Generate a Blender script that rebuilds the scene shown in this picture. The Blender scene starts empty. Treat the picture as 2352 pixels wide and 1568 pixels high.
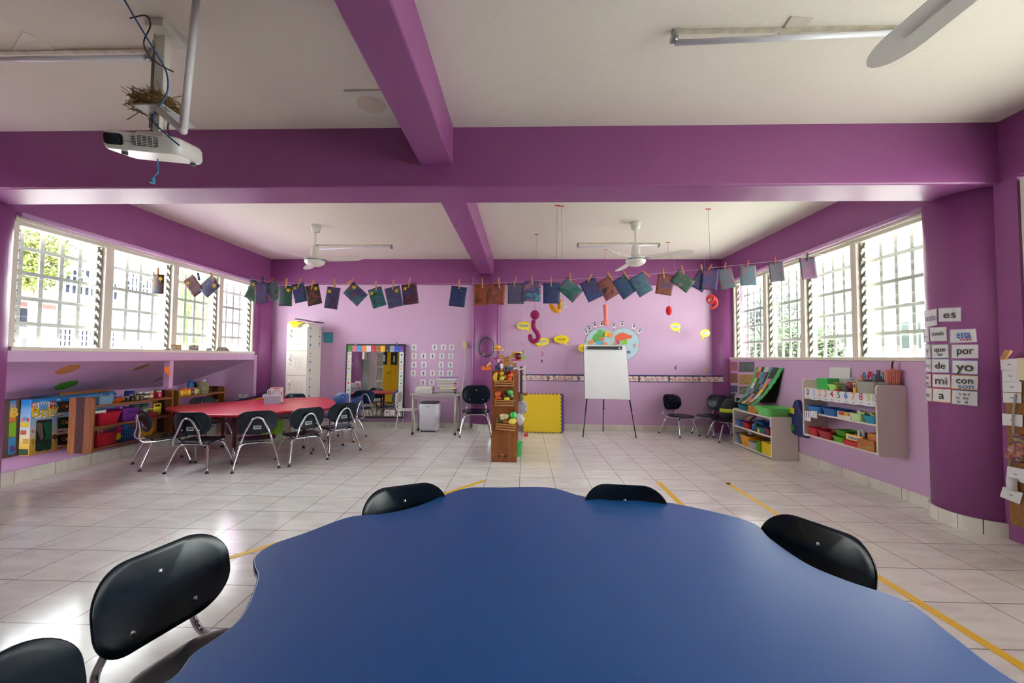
import bpy, bmesh, math, random
from mathutils import Vector, Matrix, Euler
PI = math.pi
scene = bpy.context.scene
col = scene.collection
random.seed(7)

# ---------------------------------------------------------------- camera
F, YAW, PIT, ROLL, H = 936.47, .0294, .0383, .0073, 1.19
CAM = Vector((0, 0, H))
def ray(u, v):
    x = (u - 1176) / F; y = -(v - 784) / F
    c, s = math.cos(ROLL), math.sin(ROLL); x, y = c*x - s*y, s*x + c*y
    cp, sp = math.cos(PIT), math.sin(PIT); d = (x, cp - y*sp, sp + y*cp)
    cy, sy = math.cos(YAW), math.sin(YAW)
    return Vector((d[0]*cy - d[1]*sy, d[0]*sy + d[1]*cy, d[2]))
def atX(u, v, x): d = ray(u, v); return CAM + d*(x/d.x)      # a measured point on the plane x = const
def atY(u, v, y): d = ray(u, v); return CAM + d*(y/d.y)      # ... on the plane y = const
def atZ(u, v, z): d = ray(u, v); return CAM + d*((z-H)/d.z)  # ... on the plane z = const
cd = bpy.data.cameras.new('camera'); cam = bpy.data.objects.new('camera', cd); col.objects.link(cam)
fw = ray(1176, 784).normalized(); rt = (ray(1276, 784) - ray(1176, 784)).normalized(); up = rt.cross(fw)
cam.matrix_world = Matrix((( rt.x, up.x, -fw.x, 0), (rt.y, up.y, -fw.y, 0), (rt.z, up.z, -fw.z, H), (0, 0, 0, 1)))
cd.sensor_width = 36; cd.lens = F/2352*36; cd.clip_start = .05; cd.clip_end = 200
scene.camera = cam

# ---------------------------------------------------------------- view, sky, sun
vs = scene.view_settings
vs.view_transform = 'Standard'; vs.look = 'None'; vs.gamma = 1; vs.use_curve_mapping = False
vs.exposure = 2.2
scene.cycles.max_bounces = 12; scene.cycles.diffuse_bounces = 7; scene.cycles.glossy_bounces = 4
scene.cycles.transparent_max_bounces = 24; scene.cycles.transmission_bounces = 4
scene.cycles.sample_clamp_indirect = 6
scene.cycles.caustics_reflective = False; scene.cycles.caustics_refractive = False
world = bpy.data.worlds.new('daylight'); scene.world = world; world.use_nodes = True
wn = world.node_tree; bg = wn.nodes['Background']; bg.inputs[1].default_value = 6.0
tc = wn.nodes.new('ShaderNodeTexCoord'); sx = wn.nodes.new('ShaderNodeSeparateXYZ'); cr = wn.nodes.new('ShaderNodeValToRGB')
wn.links.new(tc.outputs['Generated'], sx.inputs[0]); wn.links.new(sx.outputs['Z'], cr.inputs[0]); wn.links.new(cr.outputs[0], bg.inputs[0])
cr.color_ramp.elements[0].color = (1, .985, .94, 1); cr.color_ramp.elements[1].color = (.78, .86, .96, 1)
sl = bpy.data.lights.new('sun', 'SUN'); sl.energy = 9.0; sl.angle = math.radians(1.5); sl.color = (1, .95, .87)
so = bpy.data.objects.new('sun', sl); col.objects.link(so); so.location = (6, -8, 14)
so.rotation_euler = Vector((.34, -.45, .82)).to_track_quat('Z', 'Y').to_euler()
def portal(name, loc, sx_, sy_, normal):       # portals only tell the renderer where the sky comes in
    l = bpy.data.lights.new(name, 'AREA'); l.shape = 'RECTANGLE'; l.size = sx_; l.size_y = sy_; l.cycles.is_portal = True
    o = bpy.data.objects.new(name, l); col.objects.link(o); o.location = loc
    o.rotation_euler = (-Vector(normal)).to_track_quat('-Z', 'Y').to_euler() if False else Vector(normal).to_track_quat('-Z', 'Z').to_euler()
portal('window_portal_left', (-4.52, 4.9, 1.8), 3.3, 1.2, (1, 0, 0))
portal('window_portal_right', (3.48, 5.0, 1.8), 3.4, 1.3, (-1, 0, 0))
portal('window_portal_right_near', (3.48, .8, 1.8), 3.9, 1.3, (-1, 0, 0))

# ---------------------------------------------------------------- materials
def lin(c):
    return tuple(((x/255)/12.92 if x/255 <= .04045 else ((x/255+.055)/1.055)**2.4) for x in c[:3]) + (1,)
_M = {}
def mat(key, c, rough=.5, metal=0, spec=.5, bump=0, bscale=30, vary=0, vscale=4, alpha=None, trans=0, coat=0, emit=0):
    if key in _M: return _M[key]
    m = bpy.data.materials.new(key); m.use_nodes = True; nt = m.node_tree; b = nt.nodes['Principled BSDF']
    b.inputs['Base Color'].default_value = lin(c); b.inputs['Roughness'].default_value = rough
    b.inputs['Metallic'].default_value = metal; b.inputs['Specular IOR Level'].default_value = spec
    if coat: b.inputs['Coat Weight'].default_value = coat; b.inputs['Coat Roughness'].default_value = .15
    if trans: b.inputs['Transmission Weight'].default_value = trans
    if alpha is not None: b.inputs['Alpha'].default_value = alpha
    if vary:
        co = nt.nodes.new('ShaderNodeTexCoord'); n = nt.nodes.new('ShaderNodeTexNoise'); n.inputs['Scale'].default_value = vscale; n.inputs['Detail'].default_value = 4
        mx = nt.nodes.new('ShaderNodeMix'); mx.data_type = 'RGBA'
        a = lin([x*(1-vary) for x in c]); d = lin([min(255, x*(1+vary)) for x in c])
        mx.inputs[6].default_value = a; mx.inputs[7].default_value = d
        nt.links.new(co.outputs['Object'], n.inputs['Vector']); nt.links.new(n.outputs['Fac'], mx.inputs[0]); nt.links.new(mx.outputs[2], b.inputs['Base Color'])
    if bump:
        co = nt.nodes.new('ShaderNodeTexCoord'); n = nt.nodes.new('ShaderNodeTexNoise'); n.inputs['Scale'].default_value = bscale; n.inputs['Detail'].default_value = 5
        bp = nt.nodes.new('ShaderNodeBump'); bp.inputs['Strength'].default_value = bump; bp.inputs['Distance'].default_value = .01
        nt.links.new(co.outputs['Object'], n.inputs['Vector']); nt.links.new(n.outputs['Fac'], bp.inputs['Height']); nt.links.new(bp.outputs[0], b.inputs['Normal'])
    _M[key] = m; return m
def C(r, g, b, rough=.5, **k):                       # a plain colour on demand
    return mat('paint_%d_%d_%d_%d' % (r, g, b, int(rough*100)), (r, g, b), rough, **k)
def wood(key, c1, c2, axis='Z', rough=.45, scale=3.0):
    if key in _M: return _M[key]
    m = bpy.data.materials.new(key); m.use_nodes = True; nt = m.node_tree; b = nt.nodes['Principled BSDF']; b.inputs['Roughness'].default_value = rough
    co = nt.nodes.new('ShaderNodeTexCoord'); mp = nt.nodes.new('ShaderNodeMapping')
    sc = {'X': (.7, 9, 9), 'Y': (9, .7, 9), 'Z': (9, 9, .7)}[axis]; mp.inputs['Scale'].default_value = sc
    n = nt.nodes.new('ShaderNodeTexNoise'); n.inputs['Scale'].default_value = scale; n.inputs['Detail'].default_value = 7; n.inputs['Distortion'].default_value = .6
    r = nt.nodes.new('ShaderNodeValToRGB'); r.color_ramp.elements[0].position = .32; r.color_ramp.elements[1].position = .68
    r.color_ramp.elements[0].color = lin(c1); r.color_ramp.elements[1].color = lin(c2)
    nt.links.new(co.outputs['Object'], mp.inputs[0]); nt.links.new(mp.outputs[0], n.inputs['Vector']); nt.links.new(n.outputs['Fac'], r.inputs[0]); nt.links.new(r.outputs[0], b.inputs['Base Color'])
    _M[key] = m; return m
def thin_glass(key, tint=(.93, .98, .96), refl=.12, opaque=0, oc=(255, 255, 255)):
    if key in _M: return _M[key]
    m = bpy.data.materials.new(key); m.use_nodes = True; nt = m.node_tree; nt.nodes.clear()
    o = nt.nodes.new('ShaderNodeOutputMaterial'); t = nt.nodes.new('ShaderNodeBsdfTransparent'); g = nt.nodes.new('ShaderNodeBsdfGlossy')
    t.inputs[0].default_value = (*tint, 1); g.inputs[0].default_value = (1, 1, 1, 1); g.inputs['Roughness'].default_value = .03
    lw = nt.nodes.new('ShaderNodeLayerWeight'); lw.inputs[0].default_value = .5; mx = nt.nodes.new('ShaderNodeMixShader')
    pw = nt.nodes.new('ShaderNodeMath'); pw.operation = 'POWER'; pw.inputs[1].default_value = 3.5; mu = nt.nodes.new('ShaderNodeMath'); mu.operation = 'MULTIPLY_ADD'; mu.inputs[1].default_value = .55; mu.inputs[2].default_value = refl*.4
    nt.links.new(lw.outputs['Facing'], pw.inputs[0]); nt.links.new(pw.outputs[0], mu.inputs[0])
    nt.links.new(mu.outputs[0], mx.inputs[0]); nt.links.new(t.outputs[0], mx.inputs[1]); nt.links.new(g.outputs[0], mx.inputs[2])
    last = mx
    if opaque:
        d = nt.nodes.new('ShaderNodeBsdfDiffuse'); d.inputs[0].default_value = lin(oc); m2 = nt.nodes.new('ShaderNodeMixShader'); m2.inputs[0].default_value = opaque
        nt.links.new(mx.outputs[0], m2.inputs[1]); nt.links.new(d.outputs[0], m2.inputs[2]); last = m2
    nt.links.new(last.outputs[0], o.inputs[0]); _M[key] = m; return m

# ---------------------------------------------------------------- mesh helpers
class MB:
    """collects shapes, then build() links them as ONE mesh object"""
    def __init__(s): s.v = []; s.f = []; s.mi = []; s.sm = []; s.mats = []
    def _m(s, m):
        if m is None: return 0
        if m not in s.mats: s.mats.append(m)
        return s.mats.index(m)
    def add(s, vs, fs, m=None, smooth=False, M=None):
        o = len(s.v); k = s._m(m)
        s.v += [tuple(M @ Vector(p)) if M else tuple(p) for p in vs]
        for f in fs: s.f.append([i+o for i in f]); s.mi.append(k); s.sm.append(smooth)
        return s
    def box(s, c, d, m=None, M=None, rz=0):
        x, y, z = (q/2 for q in d); R = Matrix.Rotation(rz, 4, 'Z') if rz else None
        vs = [Vector((i*x, j*y, k*z)) for i in (-1, 1) for j in (-1, 1) for k in (-1, 1)]
        if R: vs = [R @ p for p in vs]
        vs = [p + Vector(c) for p in vs]
        return s.add(vs, [(0, 1, 3, 2), (4, 6, 7, 5), (0, 4, 5, 1), (2, 3, 7, 6), (0, 2, 6, 4), (1, 5, 7, 3)], m, False, M)
    def box2(s, a, b, m=None, M=None):
        return s.box([(p+q)/2 for p, q in zip(a, b)], [abs(p-q) for p, q in zip(a, b)], m, M)
    def rbox(s, c, d, r, m=None, M=None, n=3, axis='Z'):      # box with rounded vertical (or chosen axis) edges
        i = 'XYZ'.index(axis); a, b = [k for k in range(3) if k != i]
        pts = rrect(d[a], d[b], r, n)
        def mk(p, h):
            q = [0, 0, 0]; q[a] = p[0]; q[b] = p[1]; q[i] = h; return Vector(q) + Vector(c)
        k = len(pts); vs = [mk(p, -d[i]/2) for p in pts] + [mk(p, d[i]/2) for p in pts]
        return s.add(vs, [tuple(range(k))[::-1], tuple(range(k, 2*k))] + [(j, (j+1) % k, k+(j+1) % k, k+j) for j in range(k)], m, False, M)
    def prism(s, poly, h0, h1, m=None, M=None, smooth=False):  # poly in xy, extruded in z
        k = len(poly); vs = [(p[0], p[1], h0) for p in poly] + [(p[0], p[1], h1) for p in poly]
        s.add(vs, [tuple(range(k))[::-1], tuple(range(k, 2*k))], m, False, M)
        return s.add(vs, [(j, (j+1) % k, k+(j+1) % k, k+j) for j in range(k)], m, smooth, M)
    def quadslab(s, q, n, t, m=None):                          # 4+ corners, thickness t along n
        n = Vector(n).normalized()*t; k = len(q)
        vs = [Vector(p) for p in q] + [Vector(p)+n for p in q]
        return s.add(vs, [tuple(range(k))[::-1], tuple(range(k, 2*k))] + [(j, (j+1) % k, k+(j+1) % k, k+j) for j in range(k)], m)
    def tube(s, path, r, m=None, n=8, M=None, closed=False, caps=True):
        P = [Vector(p) for p in path]; k = len(P); rr = r if isinstance(r, (list, tuple)) else [r]*k
        rings = []; prev = None
        for i in range(k):
            if closed: t = (P[(i+1) % k] - P[i-1])
            else: t = (P[min(i+1, k-1)] - P[max(i-1, 0)])
            t = t.normalized() if t.length > 1e-9 else Vector((0, 0, 1))
            if prev is None: a = t.orthogonal().normalized()
            else: a = (prev - t*prev.dot(t)); a = a.normalized() if a.length > 1e-6 else t.orthogonal().normalized()
            prev = a; b = t.cross(a)
            rings.append([P[i] + (a*math.cos(2*PI*j/n) + b*math.sin(2*PI*j/n))*rr[i] for j in range(n)])
        vs = [p for g in rings for p in g]; fs = []
        for i in range(k if closed else k-1):
            i2 = (i+1) % k
            for j in range(n): fs.append((i*n+j, i*n+(j+1) % n, i2*n+(j+1) % n, i2*n+j))
        s.add(vs, fs, m, True, M)
        if caps and not closed: s.add(rings[0], [tuple(range(n))[::-1]], m, False, M); s.add(rings[-1], [tuple(range(n))], m, False, M)
        return s
    def lathe(s, prof, c=(0, 0, 0), m=None, n=20, M=None, smooth=True, axis='Z', sx=1, sy=1):
        vs = []; fs = []; k = len(prof)
        for r, z in prof:
            for j in range(n):
                a = 2*PI*j/n; p = (r*math.cos(a)*sx, r*math.sin(a)*sy, z)
                if axis == 'X': p = (p[2], p[0], p[1])
                if axis == 'Y': p = (p[0], p[2], p[1])
                vs.append(Vector(p)+Vector(c))
        for i in range(k-1):
            for j in range(n):
                q = (i*n+j, i*n+(j+1) % n, (i+1)*n+(j+1) % n, (i+1)*n+j)
                fs.append(q[::-1] if axis == 'Y' else q)
        s.add(vs, fs, m, smooth, M)
        if prof[0][0] > 1e-4: s.add(vs[:n], [tuple(range(n))[::-1]], m, False, M)
        if prof[-1][0] > 1e-4: s.add(vs[-n:], [tuple(range(n))], m, False, M)
        return s
    def cyl(s, c, r, h, m=None, n=20, M=None, axis='Z', r2=None):
        return s.lathe([(r, -h/2), (r if r2 is None else r2, h/2)], c, m, n, M, True, axis)
    def ball(s, c, r, m=None, n=16, k=10, sc=(1, 1, 1), M=None):
        vs = []; fs = []
        for i in range(k+1):
            t = PI*i/k
            for j in range(n):
                a = 2*PI*j/n; vs.append((c[0]+r*sc[0]*math.sin(t)*math.cos(a), c[1]+r*sc[1]*math.sin(t)*math.sin(a), c[2]-r*sc[2]*math.cos(t)))
        for i in range(k):
            for j in range(n): fs.append((i*n+j, i*n+(j+1) % n, (i+1)*n+(j+1) % n, (i+1)*n+j))
        return s.add(vs, fs, m, True, M)
    def build(s, name, m=None, parent=None, bevel=0, seg=2, sub=0, merge=False):
        me = bpy.data.meshes.new(name); me.from_pydata(s.v, [], s.f); 
        ml = s.mats if s.mats else ([m] if m else [])
        for q in ml: me.materials.append(q)
        for i, p in enumerate(me.polygons):
            p.material_index = s.mi[i] if s.mats else 0; p.use_smooth = s.sm[i]
        bm = bmesh.new(); bm.from_mesh(me)
        bmesh.ops.remove_doubles(bm, verts=bm.verts, dist=1e-5)
        bmesh.ops.recalc_face_normals(bm, faces=bm.faces)
        bm.to_mesh(me); bm.free()
        o = bpy.data.objects.new(name, me); col.objects.link(o)
        if parent: o.parent = parent
        if bevel:
            b = o.modifiers.new('bevel', 'BEVEL'); b.width = bevel; b.segments = seg; b.limit_method = 'ANGLE'; b.angle_limit = math.radians(40)
        if sub: q = o.modifiers.new('sub', 'SUBSURF'); q.levels = sub; q.render_levels = sub
        return o
def rrect(w, h, r, n=4):
    r = min(r, w/2-1e-5, h/2-1e-5); out = []
    for cx, cy, a0 in ((w/2-r, h/2-r, 0), (-w/2+r, h/2-r, 90), (-w/2+r, -h/2+r, 180), (w/2-r, -h/2+r, 270)):
        for k in range(n+1):
            a = math.radians(a0 + 90*k/n); out.append((cx+r*math.cos(a), cy+r*math.sin(a)))
    return out
def smooth_path(pts, n=6, closed=False):
    P = [Vector(p) for p in pts]; k = len(P); out = []
    for i in range(k if closed else k-1):
        p0 = P[(i-1) % k] if closed else P[max(i-1, 0)]; p1 = P[i]; p2 = P[(i+1) % k]; p3 = P[(i+2) % k] if closed else P[min(i+2, k-1)]
        for j in range(n):
            t = j/n; out.append(.5*((2*p1) + (p2-p0)*t + (2*p0-5*p1+4*p2-p3)*t*t + (3*p1-p0-3*p2+p3)*t**3))
    if not closed: out.append(P[-1])
    return out
def empty(name, loc=(0, 0, 0), rz=0, rot=None):
    o = bpy.data.objects.new(name, None); col.objects.link(o); o.location = loc; o.rotation_euler = rot or (0, 0, rz); o.empty_display_size = .1
    return o
def tag(o, label, cat, group=None, kind=None):
    if label: o['label'] = label
    if cat: o['category'] = cat
    if group: o['group'] = group
    if kind: o['kind'] = kind
    return o
def thing(name, label, cat, loc=(0, 0, 0), rz=0, group=None, rot=None): return tag(empty(name, loc, rz, rot), label, cat, group)
def structure(o, label=None):
    o['kind'] = 'structure'
    if label: o['label'] = label
    return o
def dup(root, loc, rz, label=None, group=None, cat=None):
    def cp(o, par):
        c = o.copy(); col.objects.link(c)
        if par: c.parent = par
        for ch in o.children: cp(ch, c)
        return c
    r = cp(root, None); r.location = loc; r.rotation_euler = (0, 0, rz)
    if label: r['label'] = label
    if group: r['group'] = group
    return r
_text_cache = {}
def text(s, size, m, parent, M, name='lettering', depth=.0006, squash=1, mb=None):
    """flat lettering mesh; M places the text plane (x right, y up, z out)"""
    key = (s,)
    if key not in _text_cache:
        cu = bpy.data.curves.new('t', 'FONT'); cu.body = s; cu.size = 1; cu.align_x = 'CENTER'; cu.align_y = 'CENTER'; cu.resolution_u = 3; cu.offset = .012
        ob = bpy.data.objects.new('t', cu); me = bpy.data.meshes.new_from_object(ob)
        _text_cache[key] = ([v.co.copy() for v in me.vertices], [tuple(p.vertices) for p in me.polygons])
        bpy.data.objects.remove(ob); bpy.data.curves.remove(cu); bpy.data.meshes.remove(me)
    vs, fs = _text_cache[key]
    vv = [M @ Vector((p.x*size*squash, p.y*size, depth)) for p in vs]
    if mb is not None: mb.add(vv, fs, m); return mb
    b = MB(); b.add(vv, fs, m); return b.build(name, m, parent)
def frame(o, xdir, ydir):
    x = Vector(xdir).normalized(); y = Vector(ydir).normalized(); z = x.cross(y).normalized(); y = z.cross(x)
    return Matrix(((x.x, y.x, z.x, o[0]), (x.y, y.y, z.y, o[1]), (x.z, y.z, z.z, o[2]), (0, 0, 0, 1)))
CHROME = mat('chrome', (215, 215, 218), .12, 1)
STEEL = mat('steel', (150, 150, 152), .35, .9)
WHITE = mat('white_paint', (232, 230, 226), .5)
# ================================================================ the room
XL, XR, YB, YN, ZC = -4.32, 3.25, 6.79, -2.6, 2.83
BY0, BY1, BZ = 2.845, 3.16, 2.40
LILAC = mat('lilac_paint', (204, 167, 203), .55, bump=.12, bscale=60)
DEEP = mat('deep_purple_paint', (144, 76, 136), .40, bump=.12, bscale=60)
CEIL = mat('white_ceiling_plaster', (228, 222, 213), .75, bump=.22, bscale=22)
def tile_mat(key, size, ox, oy, c1, c2, grout, rough):
    m = bpy.data.materials.new(key); m.use_nodes = True; nt = m.node_tree; b = nt.nodes['Principled BSDF']; L = nt.links.new
    co = nt.nodes.new('ShaderNodeTexCoord'); mp = nt.nodes.new('ShaderNodeMapping'); mp.inputs['Location'].default_value = (-ox/size, -oy/size, 0); mp.inputs['Scale'].default_value = (1/size, 1/size, 1)
    L(co.outputs['Object'], mp.inputs[0])
    br = nt.nodes.new('ShaderNodeTexBrick'); br.offset = 0; br.inputs['Scale'].default_value = 1; br.inputs['Mortar Size'].default_value = .009; br.inputs['Mortar Smooth'].default_value = .3
    br.inputs['Brick Width'].default_value = 1; br.inputs['Row Height'].default_value = 1
    br.inputs['Color1'].default_value = lin(c1); br.inputs['Color2'].default_value = lin(c2); br.inputs['Mortar'].default_value = lin(grout)
    L(mp.outputs[0], br.inputs['Vector'])
    n = nt.nodes.new('ShaderNodeTexNoise'); n.inputs['Scale'].default_value = 2.2; n.inputs['Detail'].default_value = 8; n.inputs['Distortion'].default_value = 1.2
    mp2 = nt.nodes.new('ShaderNodeMapping'); mp2.inputs['Scale'].default_value = (1, 3.5, 1); L(co.outputs['Object'], mp2.inputs[0]); L(mp2.outputs[0], n.inputs['Vector'])
    r = nt.nodes.new('ShaderNodeValToRGB'); r.color_ramp.elements[0].position = .35; r.color_ramp.elements[1].position = .65; r.color_ramp.elements[0].color = (.86, .83, .83, 1); r.color_ramp.elements[1].color = (1, 1, 1, 1)
    L(n.outputs['Fac'], r.inputs[0]); mx = nt.nodes.new('ShaderNodeMix'); mx.data_type = 'RGBA'; mx.blend_type = 'MULTIPLY'; mx.inputs[0].default_value = 1
    L(br.outputs['Color'], mx.inputs[6]); L(r.outputs[0], mx.inputs[7]); L(mx.outputs[2], b.inputs['Base Color'])
    b.inputs['Roughness'].default_value = rough
    bp = nt.nodes.new('ShaderNodeBump'); bp.inputs['Strength'].default_value = .25; bp.inputs['Distance'].default_value = .002; bp.invert = True
    L(br.outputs['Fac'], bp.inputs['Height']); L(bp.outputs[0], b.inputs['Normal'])
    return m
TILE = tile_mat('floor_tile', .33, -.033, 4.097, (238, 240, 235), (232, 234, 229), (140, 132, 124), .15)
SKIRT = tile_mat('skirting_tile', .33, 0, 0, (228, 226, 216), (222, 218, 208), (150, 140, 136), .2)
structure(MB().box2((XL-1.5, YN-.2, -.12), (XR+.4, YB+.3, 0)).build('floor', TILE), 'pale glossy square floor tiles with thin grey joints')
structure(MB().box2((XL-.4, YN-.2, ZC), (XR+.4, YB+.3, ZC+.25)).build('ceiling', CEIL), 'off-white plastered ceiling')
# back wall: lilac below, deep purple beam band above
o = MB(); o.box2((XL-.7, YB, 0), (XR+.3, YB+.2, 2.395), LILAC); structure(o.build('wall_back', LILAC), 'lilac back wall')
o = MB(); o.box2((XL-.3, YB-.02, 2.395), (XR+.3, YB+.2, ZC), DEEP); structure(o.build('trim_1', DEEP), 'deep purple beam along the top of the back wall')
# big cross beam and the two middle beams
structure(MB().box2((XL-.3, BY0, BZ), (XR+.3, BY1, ZC+.05)).build('trim_2', DEEP, bevel=.012), 'big deep purple cross beam')
structure(MB().box2((-.746, BY1-.01, 2.55), (-.515, YB, ZC+.05)).build('trim_3', DEEP, bevel=.01), 'purple middle beam beyond the cross beam')
structure(MB().box2((-.746, YN, 2.55), (-.515, BY0+.01, ZC+.05)).build('trim_4', DEEP, bevel=.01), 'purple middle beam above the camera side')
# wall behind the camera
structure(MB().box2((XL-.4, YN-.2, 0), (XR+.3, YN, ZC)).build('wall_front', mat('dull_lilac', (128, 104, 132), .6)), 'lilac wall behind the camera')
# side beams over the windows
structure(MB().box2((XL-.25, YN, 2.36), (XL, YB, ZC+.05)).build('trim_5', DEEP, bevel=.01), 'deep purple beam above the left windows')
structure(MB().box2((XR, YN, 2.405), (XR+.25, YB, ZC+.05)).build('trim_6', DEEP, bevel=.01), 'deep purple beam above the right windows')
# right wall under the windows
structure(MB().box2((XR, BY1, 0), (XR+.2, YB, 1.18)).build('wall_right', LILAC, bevel=.006), 'lilac wall under the right windows')
structure(MB().box2((XR-.005, 2.745, 0), (XR+.2, 3.1, 2.41)).build('trim_26', DEEP), 'purple wall strip between the right column and the near window')
structure(MB().box2((XR+.02, YN, 0), (XR+.2, 2.745, 1.18)).build('wall_right_near', LILAC), 'lilac wall under the near right windows')
# left wall: ledge slab, sloping underside, back of the alcove, platform
ZL0, ZL1 = 1.115, 1.215
structure(MB().box2((XL-.3, 2.55, ZL0), (XL, 6.42, ZL1)).build('trim_7', LILAC, bevel=.008), 'lilac ledge below the left windows')
SLOPE = LILAC
o = MB(); ya, yb = 2.5, 6.47
o.quadslab([(XL-.03, ya, ZL0+.01), (XL-.03, yb, ZL0+.01), (-5.6, yb, .69), (-5.6, ya, .69)], (0, 0, 1), .03)
structure(o.build('wall_left_slope', SLOPE), 'sloping lilac underside below the window ledge')
structure(MB().box2((-5.75, YN, 0), (-5.58, 6.6, .78)).build('wall_left', LILAC), 'lilac wall at the back of the alcove')
structure(MB().box2((-5.7, 6.45, 0), (XL-.02, 6.7, 1.2)).build('wall_left_end', LILAC), 'lilac wall closing the alcove')
structure(MB().box2((-5.7, 2.5, 0), (-4.66, 6.46, .135)).build('trim_8', LILAC), 'low lilac platform under the windows')
structure(MB().box2((-4.67, 2.5, .0), (-4.64, 6.46, .12)).build('baseboard_left', SKIRT, bevel=.002), 'white tile edge of the platform')
# square pillar of the alcove
pc = atX(384, 860, -4.42)
structure(MB().box2((-4.44, pc.y-.028, .775), (-4.37, pc.y+.028, ZL0+.01)).build('trim_9', LILAC), 'slim lilac post under the window ledge')
# corner and middle columns (rounded)
def column(name, x, y, r, z1, label, n=32):
    structure(MB().lathe([(r, 0), (r, z1)], (x, y, 0), None, n).build(name, DEEP), label)
column('trim_10', -4.45, 6.69, .205, 2.4, 'rounded purple column in the left back corner')
column('trim_11', 3.34, 6.76, .25, 2.42, 'rounded purple column in the right back corner')
column('trim_12', -.63, 6.86, .245, 2.6, 'rounded purple column under the middle beam')
o = MB().box2((-.87, 6.70, 0), (-.39, 6.85, 2.56)).build('trim_17', DEEP, bevel=.05, seg=5); structure(o, 'purple column sides under the middle beam')
column('trim_13', 3.35, 3.12, .262, 2.42, 'big rounded purple column at the right', 48)
column('trim_14', -4.50, 3.05, .30, 2.42, 'rounded purple column at the left end of the beam', 48)
# skirting
SKIRT2 = mat('skirting_column_tile', (226, 222, 212), .2)
def ring_skirt(name, x, y, r, a0, a1, label):
    o = MB(); n = max(3, round(math.radians(a1-a0)*r/.125)); q = 5
    for k in range(n):
        b0 = a0+(a1-a0)*k/n+.5; b1 = a0+(a1-a0)*(k+1)/n-.5; A = [math.radians(b0+(b1-b0)*i/q) for i in range(q+1)]
        o.prism([(x+(r+.014)*math.cos(t), y+(r+.014)*math.sin(t)) for t in A] + [(x+(r-.02)*math.cos(t), y+(r-.02)*math.sin(t)) for t in A[::-1]], 0, .1)
    return structure(o.build(name, SKIRT2), label)
structure(MB().box2((XL+.06, YB-.014, 0), (-.88, YB, .095)).build('baseboard_back', SKIRT, bevel=.002), 'white tile skirting of the back wall, left half')
structure(MB().box2((-.38, YB-.014, 0), (XR, YB, .095)).build('baseboard_back_right', SKIRT, bevel=.002), 'white tile skirting of the back wall, right half')
structure(MB().box2((XR-.014, 3.35, 0), (XR, YB, .095)).build('baseboard_right', SKIRT, bevel=.002), 'white tile skirting under the right windows')
structure(MB().box2((XR+.006, YN, 0), (XR+.02, 2.9, .095)).build('baseboard_right_near', SKIRT, bevel=.002), 'white tile skirting of the near right wall')
ring_skirt('trim_15', 3.35, 3.12, .262, 95, 275, 'white tile skirting round the right column')
ring_skirt('trim_16', -.63, 6.86, .245, 180, 360, 'white tile skirting round the middle column')
ring_skirt('trim_18', -4.45, 6.69, .205, 250, 390, 'white tile skirting round the left corner column')

# ---------------------------------------------------------------- windows
FRAME = mat('cream_window_frame', (218, 212, 198), .45)
GRILLE = mat('white_grille', (214, 216, 206), .5)
GLASS = thin_glass('louvre_glass')
METAL = mat('louvre_metal', (150, 148, 138), .45, .6)
def window(name, x, out, y0, y1, z0, z1, label, mull=.07):
    """jalousie window on the plane x, outside towards out (+1 / -1)"""
    w = empty(name, (x, (y0+y1)/2, z0)); structure(w, label); hy = (y1-y0)/2; hz = z1-z0
    o = MB()
    for a, b in (((-.03, -hy, 0), (.05, -hy+mull/2, hz)), ((-.03, hy-mull/2, 0), (.05, hy, hz)), ((-.03, -hy+mull/2, 0), (.05, hy-mull/2, .035)), ((-.03, -hy+mull/2, hz-.045), (.05, hy-mull/2, hz))):
        o.box2(a, b)
    for v in range(len(o.v)): o.v[v] = (o.v[v][0]*(-out)*-1 if out > 0 else -o.v[v][0], o.v[v][1], o.v[v][2])
    o.build('window_frame', FRAME, w, bevel=.004)
    # security grille
    g = MB(); gx = .115*out; n = 5
    for i in range(1, n): y = -hy + 2*hy*i/n; g.box((gx, y, hz/2), (.014, .034, hz))
    for i in range(1, 5): g.box((gx, 0, hz*i/5+.02), (.016, 2*hy, .034))
    g.box((gx, -hy+.01, hz/2), (.012, .02, hz)); g.box((gx, hy-.01, hz/2), (.012, .02, hz))
    g.build('security_grille', GRILLE, w)
    gl = MB(); br = MB(); k = 12; ww = hy-mull/2-.03; h = (hz-.08)/k
    for i in range(k):
        zc = .04 + h*(i+.5); t = math.radians(28 if out > 0 else -28); M = Matrix.Translation((.03*out, 0, zc)) @ Matrix.Rotation(t, 4, 'Y')
        gl.box((0, 0, 0), (.0045, 2*ww, h*1.08), None, M)
        for s in (-1, 1): br.box((0, s*(ww+.006), 0), (.016, .014, h*1.0), None, M)
        for s in (-1, 1): br.box((.0, s*(ww-.008), 0), (.022, .02, h*.28), None, M)
    for s in (-1, 1): br.box((.03*out, s*(ww+.018), hz/2), (.045, .01, hz-.08))
    gl.build('glass_louvres', GLASS, w); br.build('louvre_brackets', METAL, w)
    return w
yl = [3.32, 4.13, 4.95, 5.72, 6.44]
for i in range(4): window('window_%d' % (i+1), XL-.07, -1, yl[i], yl[i+1], 1.215, 2.345, 'white barred louvre window, number %d along the left wall' % (i+1))
yr = [3.36, 4.15, 4.90, 5.66, 6.50]
for i in range(4): window('window_%d' % (i+5), XR+.07, 1, yr[3-i], yr[4-i], 1.18, 2.39, 'white barred louvre window on the right wall, number %d from the back corner' % (i+1))
structure(MB().box2((XR+.03, 6.5, 1.18), (XR+.12, YB, 2.41)).build('wall_right_end', DEEP), 'narrow purple wall strip beside the right windows')
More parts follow.
